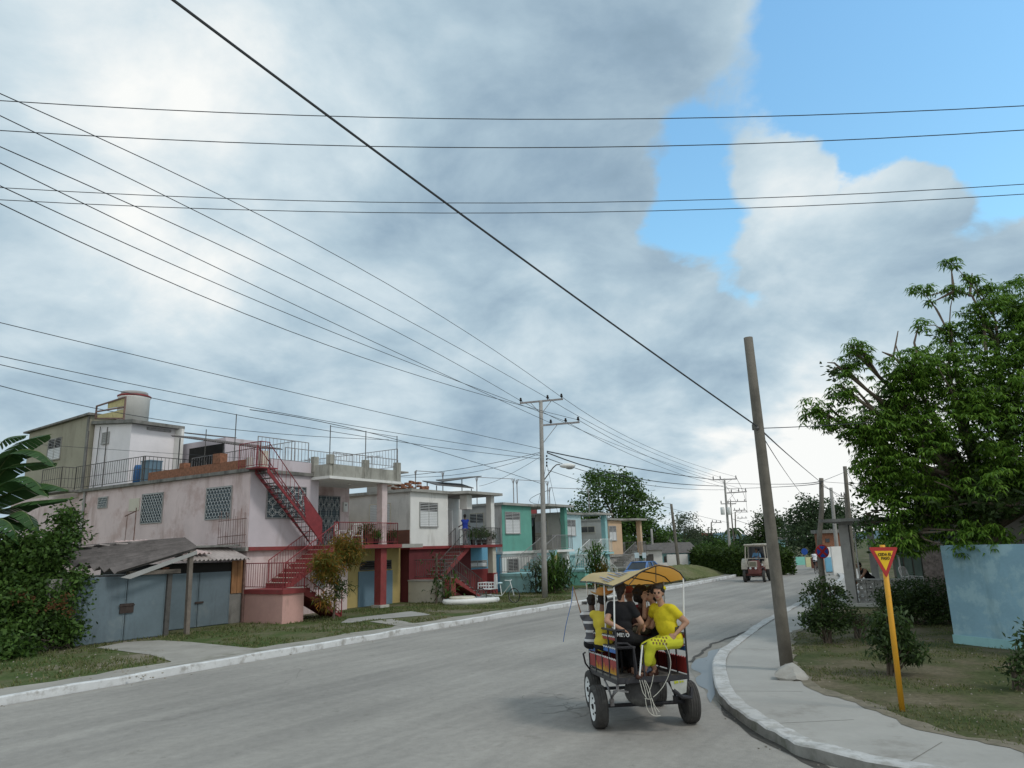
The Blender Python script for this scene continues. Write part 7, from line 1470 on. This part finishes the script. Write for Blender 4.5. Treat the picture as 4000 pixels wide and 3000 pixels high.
# dark dots on the leggings: small flat discs on the thigh
dg = bpy.context.evaluated_depsgraph_get(); dg.update(); b = MB()
from mathutils.bvhtree import BVHTree
bm = bmesh.new(); bm.from_mesh(trA.data); bvh = BVHTree.FromBMesh(bm)
for i in range(4):
    for j in range(5):
        px, py = 765+j*28+(i % 2)*14, 722+i*26+j*2; d = ray((1216.6+px*.25, 1189+py*.25)); o_ = Vector(CAM-ia['base']); h = bvh.ray_cast(o_, Vector(d).normalized())
        if h[0] is not None:
            n_ = np.array(h[1]); c = np.array(h[0])+n_*.003; a = N_(np.cross(n_, [0, 0, 1])); e = np.cross(n_, a); b.face(*[c+a*.015*math.cos(k)+e*.021*math.sin(k) for k in np.linspace(0, 2*math.pi, 8, endpoint=False)])
bm.free(); b.build('printed_dots', paint('brown_dots', (.20, .13, .04), .1, bump=0), trA, off=(0, 0, 0))
b = MB(); c = ia['H']+ia['hu']*.06-ia['lf']*.03+ia['hr']*-.09; b.ball(tuple(c), .035, 8, (1, .6, 1)); b.build('hair_flower', m_yel, A_, True)
b = MB(); b.tube([ia['chest']+ia['fw']*.11+ia['up']*.16-ia['sd']*.05, ia['chest']+ia['fw']*.12+ia['up']*.05], .016, 6); 
# woman in black: rear left bench, her back to us
Bk, ib = person('woman in black with white lettering at her waist, back turned, rear left bench', cw(-.34, .27, 1.35), (.52, .85), (.03, -.04), (.5, .86), cw(-.40, .15, 1.47), cw(-.08, .35, 1.42), cw(-.16, .5, .85), cw(-.04, .42, .85), m_sk1, m_blk, m_blk, None, sleeve=.5, leg=.8, hair='tied', fem=True, vox=.010,
    elb=((-1, -.2, -.2), (.5, -.5, -.5)), knee=(.5, .4, 1.0), foot=(.5, -.6, 0))
c = ib['pv']+ib['up']*.04-ib['fw']*.172+ib['sd']*.07; vm_ = Matrix((tuple(ib['sd'])+(0,), (0, 0, 0, 0), (0, 0, 0, 0), (0, 0, 0, 1)))
Rm = Matrix(((ib['sd'][0], ib['up'][0], -ib['fw'][0], 0), (ib['sd'][1], ib['up'][1], -ib['fw'][1], 0), (ib['sd'][2], ib['up'][2], -ib['fw'][2], 0), (0, 0, 0, 1)))
text_part('MEYO', .075, m_metalwhite, Bk, tuple(c-ib['base']), Rm, bold=.002)
# man with straw hat and yellow vest
Ch, ic = person('man in yellow shirt and orange straw hat on the left bench of the cart', seat(1300, 1295, 12.2, .97), (.55, .84), (.05, -.03), (.2, .98), cw(-.2, 1.2, 1.35), cw(-.1, 1.15, 1.35), cw(-.1, 1.2, .87), cw(-.02, 1.05, .87), m_sk2, cloth('mustard_cloth', (.58, .46, .05)), m_blk, m_boot, sleeve=.3, s=.97, vox=.014)
b = MB(); Hc = ic['H']; hz = Hc[2]+.07; b.lathe([(.20, hz+.02), (.17, hz), (.10, hz+.005), (.095, hz+.06), (.07, hz+.11), (.02, hz+.12)], 24, (Hc[0], Hc[1], 0)); b.v = [(x, y, z+.9*(x-Hc[0])**2*1.5) for x, y, z in b.v]; b.build('straw_hat', paint('orange_straw', (.52, .27, .09), .15, 14, bump=.5), Ch, True)
Dr, idr = person('driver in grey and white striped shirt at the front left of the cart', seat(1279, 1298, 12.85, .95), (-.1, 1), (.05, 0), (-.1, 1), cw(-.4, 2.0, 1.4), cw(-.15, 2.0, 1.4), cw(-.35, 2.05, .87), cw(-.15, 2.05, .87), m_sk3, stripe_shirt('grey_white_stripes', (.10, .10, .11), (.62, .62, .62), 7.0, frac=.72), m_blk, m_boot, sleeve=.6, s=.95, vox=.015)
Mm, im = person('man in maroon and white striped polo and reddish cap in the cart', seat(1362, 1283, 12.5, .97), (-.25, .97), (.08, .02), (-.55, .83), cw(-.15, 1.4, 1.35), cw(.2, 1.35, 1.35), cw(-.1, 1.5, .85), cw(.1, 1.5, .85), m_sk2, stripe_shirt('maroon_white_stripes', (.16, .012, .03), (.5, .5, .5), 6.5, frac=.62), m_blk, m_boot, sleeve=.5, build=1.08, vox=.013, hair=None, s=.97)
b = MB(); H = im['H']; z0 = H[2]+.02; b.lathe([(.086, z0), (.096, z0+.03), (.09, z0+.07), (.06, z0+.105), (.01, z0+.115)], 18, (H[0], H[1]-.01, 0)); b.v = [(x, y, z) for x, y, z in b.v]; cp_ = b.build('cap', paint('faded_red_cap', (.20, .055, .04), .15, 10), Mm, True)
b = MB(); lf = im['lf']; hr = im['hr']; b.prism([H+np.array([0, 0, .03])+lf*.08-hr*.06, H+np.array([0, 0, .02])+lf*.16-hr*.03, H+np.array([0, 0, .02])+lf*.16+hr*.03, H+np.array([0, 0, .03])+lf*.08+hr*.06], (0, 0, .008)); b.build('peak', paint('faded_red_peak', (.17, .05, .04), .1), cp_)
Af, iaf = person('woman with large black afro and dark brown dress in the middle of the cart', seat(1384, 1288, 12.1, .96), (-.2, .98), (.02, .02), (-.3, .95), cw(.0, 1.15, 1.32), cw(.25, 1.15, 1.32), cw(.05, 1.3, .87), cw(.2, 1.3, .87), m_sk3, cloth('dark_brown_cloth', (.055, .022, .018)), cloth('dark_brown_skirt', (.05, .02, .017)), m_boot, sleeve=0, leg=.5, hair='afro', fem=True, vox=.014, s=.96)
Sg, isg = person('woman in black vest with sunglasses, chin on her hand, right bench', seat(1414, 1285, 11.95, .98, .03), (-.90, -.30), (.10, .0), (-.85, -.52), cw(.02, .62, 1.50), cw(.10, .56, 1.86), cw(-.02, .75, .87), cw(.05, .85, .87), m_sk1, m_blk, m_blk, m_boot, sleeve=0, leg=.8, hair='curly', fem=True, vox=.012, elb=((-.3, -.6, -.8), (-.2, -.3, -1)))
b = MB(); H = isg['H']+isg['hu']*.055+isg['lf']*.075
for k in (-1, 1): b.ball(tuple(H+isg['hr']*.035*k), .026, 8, (1, 1, .7))
b.bar(H-isg['hr']*.08, H+isg['hr']*.08, .012, .012); b.build('sunglasses', m_eye, Sg, True)
# ------------------------------------------------------------------ other people
pm = W(20.75, 8.15, 0)
person('man in royal blue shirt and grey trousers standing on the white house porch', (pm[0], pm[1], 2.9+.90), tuple(-V[:2]*-.6+U[:2]*.5), (.05, 0), tuple(V[:2]*.7+U[:2]*.6), np.array([pm[0], pm[1], 3.95])+U*.30-V*.05, np.array([pm[0], pm[1], 3.95])-U*.05+V*.35, np.array([pm[0], pm[1], 2.99])-V*.1+U*.02, np.array([pm[0], pm[1], 2.99])+V*.08-U*.05, m_sk3, cloth('royal_blue', (.02, .045, .30)), cloth('grey_trousers', (.20, .19, .20)), m_boot, vox=.016)
lb0 = W(19.75, -12.75, ZV+.12)
ph = PD(*C3(1385, 640), 29.7); hA = PD(*C3(1308, 664), 29.3)
person('man in black vest leaning forward with both hands on the lattice wall', tuple(ph), (-1, -.25), (.95, 0), (-1, -.3), hA, hA+np.array([.12, -.05, 0]), np.array([ph[0]-.05, ph[1]+.1, ZV+.5]), np.array([ph[0]+.15, ph[1], ZV+.5]), m_sk1, m_blk, cloth('navy_trousers', (.015, .018, .03)), m_boot, sleeve=0, vox=.014, s=1.1, elb=((.2, -.2, -1), (.2, -.2, -1)), nod=.3, base=lb0)
# ------------------------------------------------------------------ bicycles, car, tractors
def spoked(parent, c, ax, r, mat=m_metalgrey, nm='wheel'):
    """thin bicycle wheel, centre c, rolling direction ax (unit, horizontal)"""
    b = MB(); c = np.array(c, float); ax = N_(ax); pts = [c+ax*r*math.cos(a)+np.array([0, 0, r*math.sin(a)]) for a in np.linspace(0, 2*math.pi, 29)]; b.tube(pts, .02, 6, cap=False); w = b.build(nm, m_black, parent)
    b = MB(); pts = [c+ax*(r-.02)*math.cos(a)+np.array([0, 0, (r-.02)*math.sin(a)]) for a in np.linspace(0, 2*math.pi, 25)]; b.tube(pts, .01, 5, cap=False)
    for a in np.linspace(0, 2*math.pi, 14, endpoint=False): b.tube([c, c+ax*(r-.02)*math.cos(a)+np.array([0, 0, (r-.02)*math.sin(a)])], .003, 3)
    b.ball(tuple(c), .03, 6); b.build('rim', mat, w); return w
fw_ = G(*C2(842, 766), ZV); rw_ = G(*C2(702, 762), ZV); ax = N_(fw_-rw_); R_ = .33; L3 = np.linalg.norm(fw_-rw_)
rw_ = fw_-ax*1.75; sdv = np.array([-ax[1], ax[0], 0]); up_ = np.array([0, 0, 1.]); TY = wthing('cargo_tricycle', 'white cargo tricycle with a pale slatted box parked on the grass', 'tricycle', (fw_+rw_)/2)
spoked(TY, fw_+up_*R_, ax, R_); [spoked(TY, rw_+up_*R_+sdv*k*.38, ax, R_) for k in (-1, 1)]
b = MB(); hd_ = fw_+up_*.95-ax*.22; st_ = fw_+up_*.85-ax*.85; bb = fw_+up_*.32-ax*.75
b.tube([fw_+up_*R_, hd_], .018, 6); b.tube([hd_-up_*.12, bb], .02, 6); b.tube([bb, st_], .018, 6); b.tube([bb, rw_+up_*R_], .02, 6); b.tube([rw_+up_*R_-sdv*.4, rw_+up_*R_+sdv*.4], .018, 6); b.tube([hd_+up_*.1-sdv*.28-ax*.12, hd_+up_*.08-sdv*.1, hd_+up_*.08+sdv*.1, hd_+up_*.1+sdv*.28-ax*.12], .014, 6); b.tube([hd_, hd_+up_*.1], .016, 6); b.build('frame', m_metalwhite, TY)
b = MB(); b.ball(tuple(st_+up_*.05), .13, 8, (1, .8, .4)); b.build('saddle', m_pale, TY, True)
b = MB(); b.prism([fw_-ax*1.02+up_*.62-sdv*.03, fw_-ax*1.22+up_*.62-sdv*.03, fw_-ax*1.18+up_*1.3-sdv*.03, fw_-ax*1.05+up_*1.35-sdv*.03], tuple(sdv*.06)); b.build('fork_cover', m_louv_w, TY)
b = MB(); c0 = rw_+up_*.62+ax*.1
for k in (-1, 1):
    for zz in (0, .15, .3): b.bar(c0-ax*.35+sdv*k*.3+up_*zz, c0+ax*.35+sdv*k*.3+up_*zz, .025, .035)
    for aa in (-.35, -.17, 0, .17, .35): b.bar(c0+ax*aa+sdv*k*.3, c0+ax*aa+sdv*k*.3+up_*.32, .035, .025)
for aa in (-.35, .35):
    for zz in (0, .15, .3): b.bar(c0+ax*aa-sdv*.3+up_*zz, c0+ax*aa+sdv*.3+up_*zz, .025, .035)
b.prism([c0-ax*.35-sdv*.3, c0+ax*.35-sdv*.3, c0+ax*.35+sdv*.3, c0-ax*.35+sdv*.3], (0, 0, .02)); b.build('slatted_box', m_louv_w, TY)
# cyclist far down the road
cb_ = G(*C3(1088, 612)); dirc = N_([.55, .83, 0]); BC = wthing('bicycle', 'bicycle ridden away by the cyclist in the white shirt', 'bicycle', cb_)
spoked(BC, cb_+up_*.33, dirc, .33); spoked(BC, cb_+up_*.33+dirc*1.05, dirc, .33); b = MB(); s_ = np.array([-dirc[1], dirc[0], 0])
b.tube([cb_+up_*.33, cb_+up_*.9+dirc*.2], .016, 5); b.tube([cb_+up_*.33, cb_+up_*.3+dirc*.45, cb_+up_*.85+dirc*.85], .018, 5); b.tube([cb_+up_*.3+dirc*.45, cb_+up_*.9+dirc*.25], .018, 5); b.tube([cb_+up_*.33+dirc*1.05, cb_+up_*1.0+dirc*.85], .016, 5); b.tube([cb_+up_*1.02+dirc*.82-s_*.28, cb_+up_*1.02+dirc*.82+s_*.28], .014, 5); b.build('frame', m_metaldark, BC)
b = MB(); b.ball(tuple(cb_+up_*.93+dirc*.22), .1, 6, (1, 1, .4)); b.build('saddle', m_black, BC, True)
person('cyclist in white shirt and dark shorts riding away from the camera', cb_+up_*1.04+dirc*.2, tuple(dirc[:2]), (.35, 0), tuple(dirc[:2]), cb_+up_*1.06+dirc*.74+s_*.25, cb_+up_*1.06+dirc*.74-s_*.25, cb_+up_*.30+dirc*.42+s_*.12, cb_+up_*.52+dirc*.5-s_*.12, m_sk2, cloth('white_cloth', (.70, .71, .74)), cloth('dark_shorts', (.03, .03, .04)), m_black, leg=.05, vox=.018, knee=tuple(dirc+up_*.4), base=cb_)
# blue car
def blob_car(name, label, base, rotz, body):
    t = thing(name, label, 'car', base, rotz)
    Lc, Wc = 4.0, 1.62
    secs = [(-2.0, .62, .36, .74, .60), (-1.93, .72, .26, .92, .74), (-1.5, .79, .22, 1.0, .80), (-1.0, .81, .22, 1.03, .81), (0, .81, .2, 1.02, .81), (.9, .81, .2, 1.0, .80), (1.5, .79, .22, .95, .78), (1.9, .72, .26, .85, .70), (2.0, .62, .35, .72, .6)]
    mb = MB(); ring = []
    for (y, w, z0, z1, w2) in secs: ring.append([(-w*.9, y, z0), (-w, y, z0+.1), (-w, y, (z0+z1)/2+.05), (-w2, y, z1-.05), (-w2*.88, y, z1), (w2*.88, y, z1), (w2, y, z1-.05), (w, y, (z0+z1)/2+.05), (w, y, z0+.1), (w*.9, y, z0)])
    V_ = [p for r in ring for p in r]; n = 10; F_ = [(i*n+k, i*n+(k+1) % n, (i+1)*n+(k+1) % n, (i+1)*n+k) for i in range(len(secs)-1) for k in range(n)]; F_ += [tuple(range(n))[::-1], tuple(range((len(secs)-1)*n, len(secs)*n))]
    mb.raw(V_, F_); mb.build('body', body, t, True)
    b = MB(); b.raw([(-.66, -1.55, 1.0), (.66, -1.55, 1.0), (.70, .8, 1.0), (-.70, .8, 1.0), (-.52, -1.02, 1.42), (.52, -1.02, 1.42), (.55, .15, 1.43), (-.55, .15, 1.43)], [(4, 5, 6, 7), (0, 1, 5, 4), (1, 2, 6, 5), (2, 3, 7, 6), (3, 0, 4, 7)]); cbn = b.build('cabin', m_glass, t, bevel=.02)
    b = MB(); b.prism([(-.53, -1.04, 1.425), (.53, -1.04, 1.425), (.56, .17, 1.435), (-.56, .17, 1.435)], (0, 0, .03))
    for sx in (-1, 1):
        for (p, q) in (((sx*.66, -1.56, 1.0), (sx*.53, -1.03, 1.43)), ((sx*.70, .8, 1.0), (sx*.56, .16, 1.43)), ((sx*.70, -.35, 1.0), (sx*.56, -.35, 1.43)), ((sx*.68, -1.2, 1.0), (sx*.54, -.95, 1.43))): b.bar(p, q, .06)
    b.build('roof', body, t)
    for sx in (-1, 1):
        b = MB(); b.lathe([(.075, 0), (.07, -.03), (.02, -.04)], 12, (sx*.56, -1.965, .70), 'y'); b.build('tail_light', m_signred, t, True)
        b = MB(); b.box(sx*.81-.02, sx*.81+.02, .35, .5, .85, .88); b.build('door_handle', m_metalwhite, t)
        for y in (-1.2, 1.25): wheel(t, sx*.70, y, .29, .29, .17, sx, m_louv_g)
    b = MB(); b.box(-.75, .75, -2.06, -1.98, .40, .50); b.box(-.55, -.5, -2.09, -2.06, .36, .52); b.box(.5, .55, -2.09, -2.06, .36, .52); b.build('bumper', m_metalwhite, t, bevel=.01)
    b = MB(); b.box(-.24, .24, -1.985, -1.965, .60, .72); b.build('number_plate', m_louv_w, t); return t
m_carblue = paint('car_blue_paint', (.085, .20, .46), .05, 3, (.15, .2, .3), .1, 3, rough=.3, bump=0, spec=.6)
cbase = PD(1366, 1270, 47.5); cbase = np.array([8.35, 48.5, ZV]); blob_car('parked_car', 'light blue old saloon car parked on the verge before the peach house', cbase, math.atan2(U[1], U[0])-math.pi/2, m_carblue)
# tractors facing the camera
m_trred = paint('faded_tractor_red', (.16, .055, .048), .2, 4, (.08, .05, .04), .45, 5, rough=.6); m_trcream = paint('tractor_cream', (.47, .43, .36), .12, 4, (.2, .16, .12), .4, 5, rough=.5)
def tractor(label, base, rotz, group):
    t = thing('tractor', label, 'tractor', base, rotz, group)      # faces local -y
    b = MB(); b.box(-.28, .28, -1.55, -.1, .85, 1.32); b.prism([(-.28, -1.55, 1.32), (.28, -1.55, 1.32), (.24, -1.5, 1.38), (-.24, -1.5, 1.38)], (0, 1.4, 0)); b.build('bonnet', m_trred, t, bevel=.03)
    b = MB(); b.box(-.27, .27, -1.6, -1.552, .98, 1.36); g = b.build('grille', m_trcream, t, bevel=.01); b = MB(); b.box(-.22, .22, -1.62, -1.602, 1.03, 1.31); b.build('grille_mesh', paint('grille_olive', (.20, .19, .14), .2, 30), g)
    for sx in (-1, 1): b = MB(); b.lathe([(.06, -.05), (.075, 0), (.04, .01)], 12, (sx*.17, -1.6, .90), 'y'); b.build('headlight', m_louv_w, t)
    b = MB(); b.box(-.33, .33, -1.6, 1.0, .55, .86); b.box(-.55, .55, -1.35, -1.2, .42, .55); b.build('chassis', m_trred, t)
    b = MB()
    for sx in (-1, 1):
        b.bar((sx*.52, -.35, .95), (sx*.66, -.22, 1.55), .07); b.bar((sx*.66, -.22, 1.55), (sx*.60, -.15, 2.35), .07); b.bar((sx*.66, .95, 1.3), (sx*.6, .95, 2.35), .07)
    b.bar((-.6, -.15, 2.33), (.6, -.15, 2.33), .06); b.bar((-.66, -.22, 1.5), (.66, -.22, 1.5), .05); b.build('cab_frame', m_trcream, t)
    b = MB(); b.box(-.7, .7, -.3, 1.1, 2.36, 2.46); b.build('cab_roof', m_trcream, t, bevel=.05)
    b = MB(); b.box(-.6, .6, .98, 1.0, 1.3, 2.3); b.build('rear_window', m_glass, t)
    b = MB(); b.box(-.25, .25, .35, .75, 1.15, 1.25); b.box(-.25, .25, .72, .8, 1.2, 1.6); b.build('seat', m_black, t)
    for sx in (-1, 1):
        wheel(t, sx*.62, -1.25, .37, .37, .2, sx, m_trcream, m_tyre); wheel(t, sx*.78, .55, .68, .68, .36, sx, m_trcream, m_tyre)
        b = MB(); pts = [(sx*.78, .55+.78*math.cos(a), .68+.78*math.sin(a)) for a in np.linspace(.3, 3.0, 9)]
        for i in range(8): b.prism([(sx*.58, pts[i][1], pts[i][2]), (sx*.99, pts[i][1], pts[i][2]), (sx*.99, pts[i+1][1], pts[i+1][2]), (sx*.58, pts[i+1][1], pts[i+1][2])], (0, 0, .03))
        b.build('mudguard', m_trcream, t)
    b = MB(); b.tube([(.75, -.25, 1.7), (1.0, -.35, 1.95)], .012, 5); b.box(.95, 1.05, -.37, -.33, 1.95, 2.2); b.build('mirror', m_trcream, t)
    b = MB(); b.tube([(.33, -.9, 1.3), (.36, -.9, 2.0)], .03, 6); b.build('exhaust', m_metaldark, t); return t
tg = (G(*C2(2097, 655))+G(*C2(2190, 655)))/2; yaw = math.atan2(tg[1], tg[0])-math.pi/2
yt_ = yaw-math.radians(9); bs_ = np.array([tg[0], tg[1], 0])+np.array([-math.sin(yt_), math.cos(yt_), 0])*1.25
t1 = tractor('cream cabbed red tractor coming towards the camera on the left lane', bs_, yt_, 'tractors on the road')
t2 = copy_tree(t1); t2.location = tuple(bs_+np.array([2.6, 6.5, 0])); t2['label'] = 'second tractor mostly hidden behind the leaning pole'
fb = np.array([-math.sin(yt_), math.cos(yt_), 0]); lr = np.array([math.cos(yt_), math.sin(yt_), 0]); sp = bs_+fb*.5+up_*1.36
person('tractor driver in light blue shirt behind the cab windscreen', sp, tuple(-fb[:2]), (.05, 0), tuple(-fb[:2]), sp-fb*.38+up_*.22+lr*.15, sp-fb*.38+up_*.22-lr*.15, bs_-fb*.0+up_*.95+lr*.15, bs_-fb*.0+up_*.95-lr*.15, m_sk2, cloth('light_blue_shirt', (.12, .26, .42)), m_blk, m_boot, vox=.02, sleeve=1.5)
b = MB(); b.tube([bs_+fb*.08+up_*1.5+(lr*math.cos(a)*.18+up_*math.sin(a)*.12+fb*math.sin(a)*.1) for a in np.linspace(0, 6.283, 13)], .012, 5, cap=False); o = b.build('steering_wheel', m_black, None, off=tuple(bs_))
o.parent = t1; o.matrix_parent_inverse = Matrix.Identity(4)
R3 = Matrix.Rotation(-yt_, 3, 'Z'); me = o.data
for v in me.vertices: v.co = R3 @ v.co
